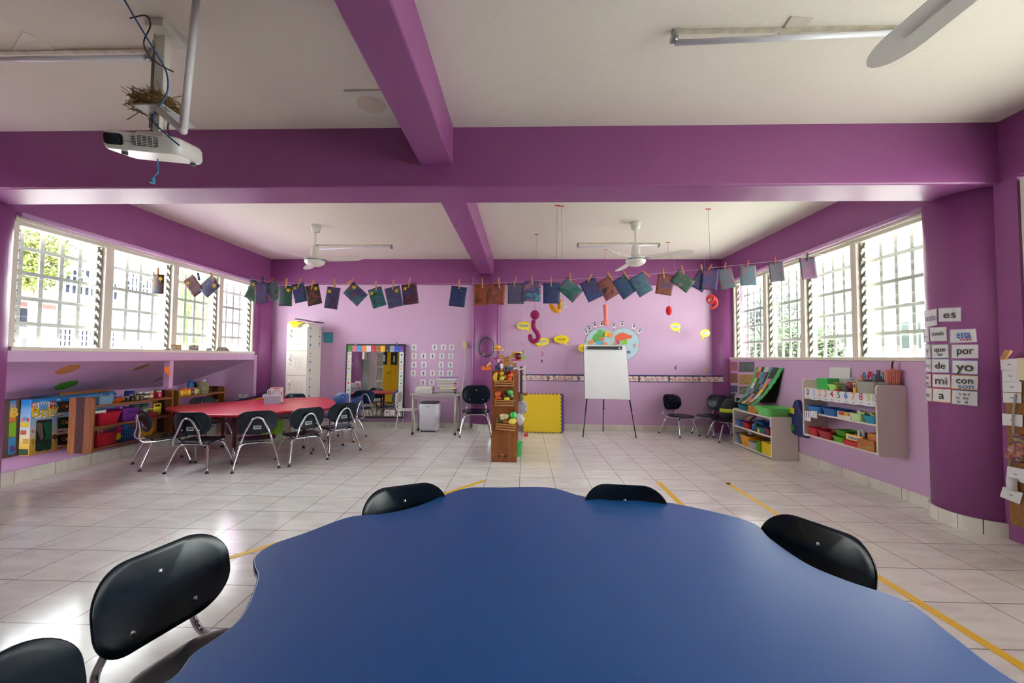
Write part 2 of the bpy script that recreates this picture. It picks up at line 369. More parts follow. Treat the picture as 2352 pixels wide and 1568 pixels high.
for i, (a, b) in enumerate(((-.6, .45), (.5, 1.6), (1.65, 2.735))): window('window_%d' % (9+i), XR+.03, 1, a, b, 1.18, 2.39, 'barred louvre window on the near right wall, number %d' % (i+1))
structure(MB().box2((XL-.15, YN, 0), (XL-.0, 2.55, 2.4)).build('wall_left_near', mat('off_white_wall', (160, 152, 142), .6)), 'off-white wall on the near left side')
structure(MB().box2((XR+.03, YN, 1.18), (XR+.15, -.62, 2.41)).build('wall_right_rear', LILAC), 'lilac wall by the near right windows')
# window sills and head trims, rails
structure(MB().box2((XR-.012, 3.36, 1.18), (XR+.06, 6.56, 1.212)).build('trim_19', FRAME, bevel=.004), 'cream sill of the right windows')
structure(MB().box2((XL-.06, 3.32, 1.213), (XL-.008, 6.44, 1.25)).build('trim_20', FRAME, bevel=.004), 'cream sill of the left windows')
RAIL = mat('pink_lilac_gloss', (206, 160, 206), .3)
tag(MB().tube([(XL+.03, 3.3, 2.375), (XL+.03, 6.5, 2.355)], .022, RAIL, 12).build('curtain_rail', RAIL), 'pinkish lilac rail running above the left windows', 'curtain rail')
tag(MB().tube([(XR-.03, 3.3, 2.42), (XR-.03, 6.5, 2.40)], .022, RAIL, 12).build('curtain_rail', RAIL), 'pinkish lilac rail running above the right windows', 'curtain rail')
structure(MB().box2((XL-.12, 3.3, 2.33), (XL-.0, 6.5, 2.37)).build('trim_21', FRAME), 'cream head frame of the left windows')
structure(MB().box2((XR+.0, 3.3, 2.375), (XR+.12, 6.56, 2.41)).build('trim_22', FRAME), 'cream head frame of the right windows')

structure(MB().box2((XL-.14, 6.44, 1.215), (XL-.02, 6.62, 2.4)).build('trim_25', DEEP), 'purple wall strip beside the left windows')

def curtain(name, label, y0, y1, x, z0, z1, amp=.03, waves=9, c=(150, 152, 156)):
    o = MB(); n = waves*8; vs = []
    for k in (0, 1):
        for i in range(n+1): t = i/n; vs.append((x+amp*math.sin(2*PI*waves*t)*(1 if k else .6), y0+(y1-y0)*t, (z0, z1)[k]))
    o.add(vs, [(i, i+1, n+2+i, n+1+i) for i in range(n)], None, True); q = o.build(name, mat('silver_grey_fabric', c, .45, .3)); m_ = q.modifiers.new('t', 'SOLIDIFY'); m_.thickness = .003; tag(q, label, 'curtain', 'silver grey curtains on the near left side'); return q
curtain('curtain', 'silver grey curtain at the left edge of the photo below the beam', 2.55, 2.93, XL+.10, .18, 1.32)


# near left wall, seen in the mirror
YW = mat('yellow_planks', (228, 176, 20), .4)
yd = thing('cupboard', 'yellow plank cupboard with black boards, seen in the mirror', 'cupboard', (XL+.02, .7, 0))
for k in range(2):
    d = MB().box2((0, -1.0+k*1.02, .05), (.03, 0+k*1.02, 1.9), YW)
    for j in range(9): d.box((.032, -.95+k*1.02+j*.11, .97), (.006, .09, 1.8), YW)
    MB().box((.045, -.1+k*.2, 1.0), (.02, .02, .1)).build('handle', STEEL, d.build('door', YW, yd))
for y, z, w in ((-.5, 1.52, .62), (.45, 1.5, .5)): b_ = MB().box((.048, y, z), (.012, w, .5)).build('black_board', C(26, 26, 28), yd); MB().box((.056, y+.05, z-.06), (.004, .14, .2)).build('pinned_sheet', C(214, 214, 210), b_)
ws = thing('white_wall_shelf', 'white open shelf with craft supplies on the near left wall, seen in the mirror', 'shelf', (XL+.13, 2.05, 0))
for z in (.35, .75, 1.15, 1.55): MB().box((0, 0, z), (.25, .5, .02)).build('shelf_board', WHITE, ws)
for y in (-.25, .25): MB().box((0, y, .9), (.25, .02, 1.5)).build('side_panel', WHITE, ws)
rn = random.Random(4)
for k in range(9): q = MB().cyl((0, 0, .06), .03, .12, None, 14).build('craft_bottle', C(*rn.choice([(60, 110, 160), (226, 196, 80), (90, 90, 90), (210, 200, 190), (60, 140, 120)]))); q.location = (XL+.12, 1.87+.09*(k % 5), .762 if k < 5 else 1.162); tag(q, 'craft bottle on the white shelf reflected in the mirror', 'bottle', 'craft bottles on the shelf seen in the mirror')
# ================================================================ chairs
NAVY = mat('navy_black_shell', (9, 24, 36), .24, spec=.35)
BLUEC = mat('blue_shell', (30, 62, 120), .3)
GLIDE = mat('dark_glide', (60, 58, 56), .5, .3)
TAGM = mat('asset_paper', (200, 202, 204), .5)
def dished(w, d, r, nx, ny, fz, th, m, M=None):
    """rounded panel with height fz(x, y); grid clipped to a rounded rectangle by mapping"""
    o = MB(); ring = rrect(w, d, r, 11); k = len(ring); L = 7; vs = []; fs = []
    for side in (0, 1):
        for i in range(L+1):
            t = i/L
            for p in ring: x, y = p[0]*t, p[1]*t; vs.append((x, y, fz(x, y) - (th if side else 0) - (0 if i < L else 0)))
    n = (L+1)*k
    for side in (0, 1):
        for i in range(L):
            for j in range(k):
                a = side*n+i*k+j; b = side*n+i*k+(j+1) % k; q = (a, a+k, b+k, b); fs.append(q if side == 0 else q[::-1])
    for j in range(k): fs.append((L*k+j, n+L*k+j, n+L*k+(j+1) % k, L*k+(j+1) % k))
    o.add(vs, fs, m, True, M); return o
def make_chair(name, shell, label, group, s=1.0, sticker=True, cat='chair'):
    t = thing(name, label, cat, group=group)
    S = lambda p: tuple(q*s for q in p)
    seat = dished(.35*s, .36*s, .13*s, 6, 6, lambda x, y: (.298 + .10*(x/s)**2*2 + (-.012 if False else 0) - .25*max(0, y/s-.10)**2*4 + .35*max(0, -y/s-.08)**2*3)*s, .011*s, shell)
    seat.v = [(p[0], p[1]+.03*s, p[2]) for p in seat.v]
    so = seat.build('seat', shell, t, bevel=.004*s, seg=2)
    # backrest: panel in local xz, curved round the sitter, tilted
    MBk = Matrix.Translation(S((0, -.185, .49))) @ Matrix.Rotation(math.radians(90+11), 4, 'X')
    bk = dished(.37*s, .245*s, .105*s, 6, 6, lambda x, y: (-1.1*(x/s)**2 + .9*(y/s)**2*.6)*s, .012*s, shell, MBk)
    bo = bk.build('backrest', shell, t, bevel=.004*s, seg=2)
    def onback(x, y, off): p = MBk @ Vector((x*s, y*s, (-1.1*x*x + .54*y*y + off)*s)); return p
    n = (MBk.to_3x3() @ Vector((0, 0, 1))).normalized()
    for x, y in ((0, .055), (-.085, -.07), (.085, -.07)):
        p = onback(x, y, .0015); q = p.to_track_quat('Z', 'Y')
        R = Matrix.Translation(p) @ n.to_track_quat('Z', 'Y').to_matrix().to_4x4()
        # front of the backrest faces +y: rivet heads on both faces
        MB().lathe([(0, -.0175*s), (.006*s, -.0165*s), (.0078*s, -.0135*s), (.0078*s, .0005*s), (.006*s, .003*s), (0, .0042*s)], (0, 0, 0), None, 10, R).build('rivet', CHROME, bo)
    for x in (-.09, .09):
        p = Vector(S((x, .06, .3+.2*x*x))); MB().lathe([(.007*s, 0), (.006*s, .002*s), (0, .003*s)], p, None, 10).build('rivet', CHROME, so)
    if sticker:
        pts = [onback(x, y, .0005) for x, y in ((-.035, -.035), (.035, -.035), (.035, -.072), (-.035, -.072))]
        g = MB().quadslab(pts, n, .0008*s, TAGM); pts = [onback(x, y, .0013) for x, y in ((-.027, -.043), (.027, -.043), (.027, -.062), (-.027, -.062))]
        g.quadslab(pts, n, .0008*s, C(90, 92, 96)); g.build('asset_tag', TAGM, bo)
    # tube that carries the back: along the seat, up, and over in an arch behind the backrest
    half = [(-.105, .12, .277), (-.125, .0, .275), (-.138, -.13, .273), (-.138, -.195, .285), (-.128, -.218, .33), (-.105, -.205, .40), (-.072, -.212, .47), (-.042, -.222, .528), (0, -.228, .548)]
    path = smooth_path([S(p) for p in half] + [S((-p[0], p[1], p[2])) for p in half[::-1][1:]], 4)
    MB().tube(path, .0105*s, None, 10).build('back_frame', CHROME, t)
    def leg(sx, pts):
        P = smooth_path([S((p[0]*sx, p[1], p[2])) for p in pts], 4); l = MB().tube(P, [.0115*s]*len(P), None, 10).build('leg', CHROME, t)
        f = S((pts[0][0]*sx, pts[0][1], 0)); MB().lathe([(.017*s, 0), (.018*s, .008*s), (.010*s, .013*s), (.009*s, .024*s)], f, None, 12).build('glide', GLIDE, l)
    rear = [(.205, -.215, .02), (.18, -.175, .13), (.155, -.135, .225), (.13, -.115, .258), (.085, -.105, .268), (0, -.10, .268)]
    front = [(.195, .205, .02), (.172, .17, .13), (.150, .135, .225), (.125, .115, .258), (.08, .105, .268), (0, .10, .268)]
    for sx in (-1, 1): leg(sx, rear); leg(sx, front)
    return t
GR = 'black shell chairs round the red table'; GB = 'black shell chairs round the blue table'
c0 = make_chair('school_chair', NAVY, 'dark navy shell chair at the left end of the red table, seen from its side', GR)
def place(proto, x, y, rzdeg, label, group, used=[0]):
    if proto is c0 and not used[0]: used[0] = 1; proto.location = (x, y, 0); proto.rotation_euler = (0, 0, math.radians(rzdeg)); proto['label'] = label; proto['group'] = group; return proto
    return dup(proto, (x, y, 0), math.radians(rzdeg), label, group)
place(c0, -3.94, 4.39, -38, 'dark navy shell chair at the left end of the red table, seen from its side', GR)
place(c0, -3.40, 4.25, 5, 'dark chair seen from behind at the front left of the red table', GR)
place(c0, -2.875, 4.36, 33, 'dark chair squarely from behind, in front of the clear book box', GR)
place(c0, -2.54, 4.64, 50, 'dark chair with tilted white tag, third along the front of the red table', GR)
place(c0, -2.36, 5.13, 52, 'dark navy shell chair at the right end of the red table, before the blue chairs', GR)
place(c0, -4.22, 5.42, -108, 'dark navy shell chair between the red table and the farther wooden shelf', GR)
place(c0, -3.52, 6.02, 175, 'dark navy shell chair behind the red table, mostly hidden by the clear book box', GR)
place(c0, -.90, 1.165, -104, 'glossy black shell chair in the left foreground with three rivets showing', GB)
place(c0, -.80, .735, -82, 'black shell chair cut off by the bottom left corner of the photo', GB)
place(c0, -.44, 1.665, -152, 'black shell chair pushed in at the far left of the blue table', GB)
place(c0, .44, 1.70, 174, 'black shell chair pushed in at the far middle of the blue table', GB)
place(c0, .865, 1.40, 116, 'black shell chair pushed in at the right of the blue table', GB)
GW = 'black chairs along the back wall'
place(c0, 2.44, 6.50, -155, 'black shell chair standing alone to the right of the easel', GW)
place(c0, 2.95, 6.54, 118, 'black shell chair in the right back corner turned to the left', GW)
place(c0, 2.98, 6.10, 90, 'black shell chair carrying the dark bag beside the low white shelf', GW)
cb = make_chair('school_chair', BLUEC, 'blue shell chair behind the right end of the red table, the left of two', 'blue chairs behind the red table', sticker=False)
cb.location = (-2.90, 6.14, 0); cb.rotation_euler = (0, 0, math.radians(150))
dup(cb, (-2.55, 5.82, 0), math.radians(88), 'blue shell chair behind the right end of the red table, the right of two')
cl = make_chair('school_chair', NAVY, 'taller black chair against the back wall left of the wooden fruit stand', GW, 1.2, False)
cl.location = (-.735, 6.32, 0); cl.rotation_euler = (0, 0, math.radians(180+6))
# small white metal chair
w = thing('small_chair', 'small white painted chair facing right beside the grey desk', 'chair', (-1.85, 6.56, 0), math.radians(-92))
WP = mat('white_enamel', (226, 222, 214), .35)
MB().rbox((0, .0, .335), (.29, .29, .012), .06).build('seat', WP, w, bevel=.004)
MB().rbox((0, -.165, .53), (.26, .012, .16), .04, axis='Y').build('backrest', WP, w, bevel=.003)
MB().tube(smooth_path([(-.11, -.12, .325), (-.115, -.16, .36), (-.11, -.175, .45), (-.1, -.175, .6)], 4), .009, None, 8).tube(smooth_path([(.11, -.12, .325), (.115, -.16, .36), (.11, -.175, .45), (.1, -.175, .6)], 4), .009, None, 8).build('back_frame', WP, w)
for sx in (-1, 1):
    for sy in (-1, 1): MB().tube([(sx*.16, sy*.17, 0), (sx*.13, sy*.12, .31), (sx*.08, sy*.1, .328)], .009, None, 8).build('leg', WP, w)
for n_ in ('a',): pass

# ================================================================ tables
TZ = .55
def flower_top(pts, z0, z1, m, centre):
    P = smooth_path([(p[0], p[1], 0) for p in pts], 6, closed=True); o = MB(); k = len(P); c = Vector(centre)
    prof = [(0, z0, -.006), (0, z0+.004, 0), (0, z1-.006, 0), (0, z1-.002, -.002), (0, z1, -.007)]
    vs = []
    for _, z, off in prof:
        for p in P:
            d = (p-Vector((c.x, c.y, 0))); q = p + d.normalized()*off; vs.append((q.x-c.x, q.y-c.y, z))
    fs = [tuple(range(k))[::-1], tuple(range((len(prof)-1)*k, len(prof)*k))]
    o.add(vs, fs, m, False); o.add(vs, [(i*k+j, i*k+(j+1) % k, (i+1)*k+(j+1) % k, (i+1)*k+j) for i in range(len(prof)-1) for j in range(k)], m, True)
    return o
def table_legs(t, spots, mm):
    for x, y in spots:
        l = MB().cyl((x, y, .36), .021, .34, mm).build('leg', mm, t); MB().cyl((x, y, .105), .0165, .19).build('leg_insert', CHROME, l); MB().cyl((x, y, .006), .021, .012).build('foot', GLIDE, l)
def laminate(key, c, rough):
    m = mat(key, c, rough, spec=.5); return m
BT = laminate('blue_laminate', (20, 88, 158), .36)
RT = laminate('red_laminate', (186, 26, 48), .30)
vis = [(590, 1325), (583, 1298), (586, 1275), (625, 1248), (700, 1222), (800, 1186), (880, 1178), (960, 1160), (1060, 1122), (1150, 1118), (1260, 1118), (1330, 1136), (1400, 1147), (1500, 1149), (1600, 1165), (1725, 1197), (1770, 1235), (1850, 1290), (1945, 1331), (2080, 1378), (2180, 1450), (2300, 1540)]
P = [atZ(u, v, TZ) for u, v in vis]; P = [(p.x, p.y) for p in P]
hid = [(1.0, .72), (.93, .52), (.74, .42), (.58, .30), (.50, .10), (.32, .0), (.05, .06), (-.2, .02), (-.42, .1), (-.5, .28), (-.66, .4), (-.84, .54), (-.84, .72)]
low = [atZ(u, v, TZ) for u, v in [(370, 1568), (440, 1500), (520, 1445), (560, 1400)]]
pts = P + hid + [(p.x, p.y) for p in low]
bt = thing('flower_table', 'large blue table with a scalloped petal edge in the foreground', 'table', (.07, 1.05, 0))
flower_top(pts, TZ-.028, TZ, BT, (.07, 1.05)).build('tabletop', BT, bt)
table_legs(bt, [(-.5, .45), (.55, .45), (.6, -.4), (-.45, -.4)], mat('brown_leg', (92, 48, 40), .4, .3))
rc = (-3.28, 5.12); rv = [(381, 936), (420, 929.5), (470, 925), (510, 923), (560, 919.5), (600, 918), (650, 915), (700, 912), (740, 912), (766, 919), (770, 926), (752, 937), (700, 942), (650, 944), (610, 949), (560, 952.5), (500, 952), (460, 951), (420, 947), (396, 941)]
P = [atZ(u, v, TZ) for u, v in rv]
rt_ = thing('flower_table', 'red table with a scalloped edge and brown legs near the left windows', 'table', (rc[0], rc[1], 0))
flower_top([(p.x, p.y) for p in P], TZ-.03, TZ, RT, rc).build('tabletop', RT, rt_)
BRL = mat('brown_leg', (92, 48, 40), .4, .3)
lf = atZ(536, 1066, 0); table_legs(rt_, [(lf.x-rc[0], lf.y-rc[1]), (-.62, .1), (.45, .1), (.0, .72)], BRL)
# ================================================================ along the back wall
def wallcard(name, label, cat, px, plane, val, m, group=None, th=.003, gap=.002, extra=None):
    """flat card whose corners were measured on a wall plane; px = corners clockwise"""
    f = {'x': atX, 'y': atY, 'z': atZ}[plane]; q = [f(u, v, val) for u, v in px]
    n = {'x': Vector((-1 if val > 0 else 1, 0, 0)), 'y': Vector((0, -1, 0)), 'z': Vector((0, 0, 1))}[plane]
    c = sum(q, Vector())/len(q); q = [p-c+n*gap for p in q]
    o = MB().quadslab(q, n, th).build(name, m); o.location = c; tag(o, label, cat, group); return o
def rectpx(x0, y0, x1, y1, rot=0):
    cx, cy = (x0+x1)/2, (y0+y1)/2; c, s = math.cos(math.radians(rot)), math.sin(math.radians(rot)); out = []
    for x, y in ((x0, y0), (x1, y0), (x1, y1), (x0, y1)): dx, dy = x-cx, y-cy; out.append((cx+dx*c-dy*s, cy+dx*s+dy*c))
    return out
PAPER = mat('white_card', (222, 222, 226), .6)
FB = Matrix(((1, 0, 0, 0), (0, 0, -1, 0), (0, 1, 0, 0), (0, 0, 0, 1)))   # text plane facing -y
def Tb(x, y, z): return Matrix.Translation((x, y, z)) @ FB
# locker
LK = mat('ivory_locker', (226, 224, 214), .4)
a = atZ(653, 984, 0); x0, x1, yF = -3.93, -3.53, 6.38; wl = x1-x0
x0 = atY(655, 900, 6.38).x; x1 = atY(706, 900, 6.38).x; ztop = atY(657, 744, 6.38).z; wl = x1-x0
lk = thing('locker', 'tall ivory metal locker with perforated doors beside the teal paper', 'locker', ((x0+x1)/2, 6.58, 0))
MB().box((0, 0, ztop/2), (wl, .40, ztop)).build('body', LK, lk, bevel=.004)
dz = (ztop-.13)/4
for i in range(4):
    z1 = ztop-.045-i*dz; z0 = z1-dz+.012; g = MB().box2((-wl/2+.014, -.212, z0), (wl/2-.014, -.201, z1), LK); d = g.build('door', LK, lk, bevel=.003)
    h = MB()
    for r in range(8):
        for c in range(6): h.cyl((-.03+.022*c+.01, -.2125, z0+dz*.25+r*.026), .0035, .002, None, 6, None, 'Y')
    h.build('vent_holes', C(90, 86, 82), d)
    MB().tube(smooth_path([(-wl/2+.085, -.213, z1-.05), (-wl/2+.075, -.24, z1-.10), (-wl/2+.085, -.213, z1-.16)], 5), .006, None, 8).build('handle', CHROME, d)
    MB().cyl((-wl/2+.07, -.214, z1-.20), .009, .004, None, 12, None, 'Y').build('lock', STEEL, d)
# strips of picture cards on the locker side
for k, (yy, wd) in enumerate(((-.15, .06), (.14, .055))):
    for j in range(10 if k == 0 else 3):
        z = ztop-.07-j*(.135 if k == 0 else .12); o = MB().box((0, 0, 0), (.003, wd, .125), PAPER); o.box((.002, 0, .01), (.002, wd*.5, .02+.01*(j % 3)), C(*[(70, 80, 150), (60, 60, 70), (60, 110, 150), (150, 60, 60)][(j+k) % 4])); o.box((.002, 0, -.04), (.0015, wd*.35, .008), C(120, 120, 130))
        q = o.build('picture_card'); q.location = ((x0+x1)/2+wl/2+.0022, 6.58+yy, z)
        tag(q, 'small picture card on the locker side, %s from the top of the %s strip' % (['first', 'second', 'third', 'fourth', 'fifth', 'sixth', 'seventh', 'eighth', 'ninth', 'tenth'][j], ['front', 'rear'][k]), 'card', 'cards stuck to the side of the locker')
zt = ztop; xm = (x0+x1)/2
o = MB().box((0, 0, .012), (.30, .26, .024)); q = o.build('folder', C(232, 222, 160)); q.location = (xm-.02, 6.52, zt); q.rotation_euler.z = .1; tag(q, 'pale folder lying on top of the locker', 'folder')
o = MB(); o.add([(-.1, -.14, 0), (.12, -.16, 0), (.0, -.22, -.1), (-.1, -.14, .002), (.12, -.16, .002), (.0, -.22, -.098)], [(0, 1, 2), (3, 5, 4), (0, 3, 4, 1), (1, 4, 5, 2), (2, 5, 3, 0)]); o.box((-.02, -.02, .002), (.26, .24, .004))
q = o.build('yellow_paper', C(238, 214, 30)); q.location = (xm-.03, 6.52, zt+.026); tag(q, 'yellow paper folded over the front edge of the locker top', 'paper')
q = MB().rbox((0, 0, .01), (.16, .1, .02), .03).build('green_pouch', C(200, 220, 40)); q.location = (xm-.08, 6.45, zt+.032); tag(q, 'lime green pouch on top of the locker', 'pouch')
o = MB(); pth = smooth_path([(-.16, 0, .05), (-.05, 0, .045), (.06, 0, .012), (.2, 0, .006)], 6)
for i in range(len(pth)-1): a, b = pth[i], pth[i+1]; o.quadslab([(a.x, -.13, a.z), (b.x, -.13, b.z), (b.x, .13, b.z), (a.x, .13, a.z)], (0, 0, 1), .012)
q = o.build('black_binder', C(34, 34, 38)); q.location = (xm+.07, 6.56, zt+.033); tag(q, 'black binder sagging over the right edge of the locker top', 'binder')
# teal paper, outlet, cord
wallcard('teal_paper', 'square teal paper stuck on the wall right of the locker', 'paper', rectpx(743, 763, 765, 787), 'y', YB, C(60, 150, 170))
ou = wallcard('outlet_box', 'cream outlet box on the wall left of the middle column', 'outlet', rectpx(1063, 785, 1073, 800), 'y', YB, C(214, 196, 150), th=.035)
p0 = atY(1067, 797, YB-.04); p1 = atY(1066, 850, YB-.02); p2 = atY(1062, 900, YB-.02); p3 = atY(1058, 975, YB-.03)
tag(MB().tube(smooth_path([p0, p1, p2, p3, (p3.x-.1, YB-.08, .01), (p3.x-.35, YB-.25, .01)], 6), .006, None, 6).build('power_cord', C(220, 214, 210)), 'white cord hanging from the outlet box to the floor', 'cord')
# mirror leaning on the wall
q = [atY(797, 788, YB-.03), atY(932, 790.5, YB-.03), atY(930, 962, YB-.09), atY(795, 955, YB-.09)]
mr = thing('mirror', 'large black framed mirror edged with coloured cards on the back wall', 'mirror', ((q[0].x+q[1].x)/2, YB-.06, (q[0].z+q[2].z)/2))
mx0, mx1, mz0, mz1 = q[0].x, q[1].x, (q[2].z+q[3].z)/2, (q[0].z+q[1].z)/2; mw, mh = mx1-mx0, mz1-mz0
mr.rotation_euler.x = math.radians(-1.6); mr.rotation_euler.z = math.radians(0)
MIRR = mat('mirror_glass', (205, 210, 206), .02, 1)
b = MB(); t = .022
for s in (-1, 1): b.box((s*(mw/2-t/2), 0, 0), (t, .03, mh)); b.box((0, 0, s*(mh/2-t/2)), (mw-2*t, .03, t))
b.build('frame', C(24, 22, 24), mr, bevel=.003); MB().box((0, .002, 0), (mw-2*t, .01, mh-2*t)).build('glass', MIRR, mr)
for s in (-.33, .36): MB().box((s*mw, -.018, mh/2+.01), (.022, .012, .05)).build('clip', STEEL, mr)
MI = Matrix.Translation(mr.location) @ mr.rotation_euler.to_matrix().to_4x4()
def onmirror(name, label, x, z, w, h, cm, group, deco=None, txt=None):
    o = MB().box((0, 0, 0), (w, .003, h), cm)
    if deco: 
        for (dx, dz, r, c2) in deco: o.lathe([(r, 0), (r*.9, .002), (0, .0025)], (dx, -.0018, dz), c2, 10, None, True, 'Y')
        o.box((0, -.002, -h*.36), (w*.5, .001, h*.05), C(110, 110, 120))
    if txt: o.box((0, -.002, -h*.3), (w*.4, .001, h*.04), txt)
    q_ = o.build(name); q_.matrix_world = MI @ Matrix.Translation((x, -.0095, z)); tag(q_, label, 'card', group); return q_
cols = [('green', (70, 140, 60)), ('pink', (214, 120, 140)), ('sky blue', (80, 150, 220)), ('orange', (236, 140, 50)), ('white', (226, 226, 240)), ('red', (206, 40, 60)), ('brown', (150, 100, 80)), ('golden yellow', (240, 180, 30)), ('black', (50, 50, 54)), ('grey', (150, 150, 176)), ('blue', (50, 90, 190)), ('purple', (110, 70, 170))]
cw = (mw-2*t)/12
for k, (n_, c_) in enumerate(cols): onmirror('colour_card', n_+' card in the row of colour cards across the mirror top', -mw/2+t+cw*(k+.5), mh/2-t-.055, cw*.98, .105, C(*c_), 'colour cards along the mirror top', None, C(230, 230, 230))
fr = [('peach', (226, 150, 90)), ('orange', (240, 140, 40)), ('pineapple', (110, 130, 50)), ('banana', (240, 210, 60)), ('strawberry', (214, 50, 60)), ('lettuce', (90, 160, 70)), ('mango', (236, 150, 60)), ('beetroot', (130, 50, 90)), ('fruit', (200, 90, 60))]
fr2 = [('broccoli', (60, 120, 60)), ('avocado', (80, 130, 70)), ('melon', (236, 170, 70)), ('cucumber', (80, 150, 70)), ('cabbage', (90, 180, 80)), ('cauliflower', (190, 200, 150)), ('pumpkin', (236, 130, 40)), ('chilli', (200, 50, 40)), ('tomato', (206, 60, 50)), ('radish', (200, 60, 90))]
for k, (n_, c_) in enumerate(fr[:9]): onmirror('food_card', 'white card with a small coloured food picture, %d down the left mirror edge' % (k+1), -mw/2+t+.037, mh/2-t-.165-k*.118, .074, .114, PAPER, 'food picture cards on the mirror', [(0, .012, .017, C(*c_))])
for k, (n_, c_) in enumerate(fr2[:8]): onmirror('food_card', 'white card with a small coloured food picture, %d down the right mirror edge' % (k+1), mw/2-t-.037, mh/2-t-.165-k*.118, .074, .114, PAPER, 'food picture cards on the mirror', [(0, .012, .017, C(*c_))])
for x, l, c_ in ((-.31, 'left', (150, 170, 110)), (.22, 'middle', (200, 60, 90)), (.31, 'right', (230, 200, 150))): onmirror('food_card', 'white food card at the bottom edge of the mirror, the %s one of three' % l, x, -mh/2+t+.06, .078, .1, PAPER, 'food picture cards on the mirror', [(0, .012, .018, C(*c_))])
# picture cards on the wall
rows = [(797.5, (951, 998.5, 1018.5, 1037.5)), (817.5, (951, 972.5, 993.5, 1015, 1035.5)), (837.5, (951, 974, 1013.5, 1035)), (857, (949.5, 972.5, 993.5, 1013.5, 1033)), (878, (972, 992))]
on = ['top', 'second', 'third', 'fourth', 'bottom']; ln = ['first', 'second', 'third', 'fourth', 'fifth']
rnd = random.Random(3)
for r, (cy, xs) in enumerate(rows):
    for k, cx in enumerate(xs):
        q = wallcard('picture_card', 'white card with a tiny figure, %s row, %s from the left, beside the mirror' % (on[r], ln[k]), 'card', rectpx(cx-6.2, cy-6.8, cx+6.2, cy+6.8, rnd.uniform(-2, 2)), 'y', YB, PAPER, 'small action cards on the back wall')
        f = MB(); c1 = C(*rnd.choice([(70, 40, 40), (50, 50, 70), (150, 80, 60), (40, 60, 90)]))
        f.ball((0, -.006, .018), .008, c1, 8, 6, (1, .3, 1)); f.box((0, -.006, .0), (.010, .002, .024), c1)
        for s in (-1, 1): f.tube([(0, -.006, .006), (s*.018, -.006, rnd.uniform(-.005, .018))], .0025, c1, 4); f.tube([(0, -.006, -.010), (s*rnd.uniform(.006, .016), -.006, -.026)], .003, c1, 4)
        f.box((0, -.006, -.034), (.022, .001, .004), c1); f.build('figure_print', None, q)
# grey desk with papers
DG = mat('grey_desk', (176, 170, 160), .4)
dx0, dx1 = atY(941, 906, 6.2).x, atY(1053, 906, 6.2).x; ds = thing('desk', 'small grey desk with metal legs against the back wall', 'desk', ((dx0+dx1)/2, 6.38, 0)); dw = dx1-dx0
MB().rbox((0, 0, .605), (dw, .42, .022), .05).build('desktop', DG, ds, bevel=.005)
for sx in (-1, 1):
    for sy in (-1, 1): l = MB().tube([(sx*(dw/2-.05), sy*.17, 0), (sx*(dw/2-.05), sy*.17, .6)], .015, None, 10).build('leg', DG, ds); MB().cyl((sx*(dw/2-.05), sy*.17, .02), .019, .04).build('foot', C(50, 48, 46), l)
MB().tube(smooth_path([(-dw/2+.05, -.17, .5), (-dw/2+.12, -.16, .55), (dw/2-.12, -.16, .55), (dw/2-.05, -.17, .53)], 4), .008, None, 8).build('brace', DG, ds)
zt = .617; rnd = random.Random(11)
for k in range(9):
    q = MB().box((0, 0, .0055), (.25, .20, .011)).build('paper_stack', C(*rnd.choice([(222, 220, 218), (212, 212, 214), (228, 226, 220)])))
    q.location = (dx0+.19+rnd.uniform(-.015, .015), 6.36+rnd.uniform(-.012, .012), zt+k*.0113); q.rotation_euler.z = rnd.uniform(-.06, .06)
    tag(q, 'ream of white worksheets in the left stack on the grey desk', 'papers', 'worksheets stacked on the left of the grey desk')
nb = [('black notebook lowest in the tall stack on the grey desk', (40, 38, 40), .02), ('brown notebook second from below in the tall stack', (90, 70, 50), .016), ('dark grey notebook in the lower part of the tall stack', (60, 60, 66), .016), ('olive notebook low in the tall stack', (120, 110, 50), .014), ('cream notebook in the lower middle of the tall stack', (220, 200, 150), .02), ('orange edged notebook in the middle of the tall stack', (220, 150, 60), .016), ('white notebook just above the orange one in the tall stack', (220, 216, 214), .022), ('red notebook in the upper middle of the tall stack', (170, 50, 60), .014), ('pale grey notebook above the red one', (190, 190, 200), .018), ('yellow notebook near the top of the tall stack', (226, 200, 70), .012), ('sky blue notebook third from the top of the tall stack', (90, 160, 200), .014), ('white folder second from the top of the tall stack', (226, 222, 226), .018), ('violet folder on top of the tall stack', (120, 100, 160), .012)]
z = zt
for k, (lab, c_, h_) in enumerate(nb):
    h_ *= 1.12; big = k > 8; q = MB().box((0, 0, h_/2), (.24 if not big else .29, .19 if not big else .23, h_), C(*c_), None, 0); q.box((0, -.002, h_/2), ((.236 if not big else .286), .19 if not big else .23, h_*.55), PAPER)
    q = q.build('notebook'); q.location = (dx1-.20+rnd.uniform(-.02, .02), 6.37+rnd.uniform(-.01, .01), z); q.rotation_euler.z = rnd.uniform(-.12, .12); z += h_+.0006
    tag(q, lab, 'notebook', 'notebooks stacked on the right of the grey desk')
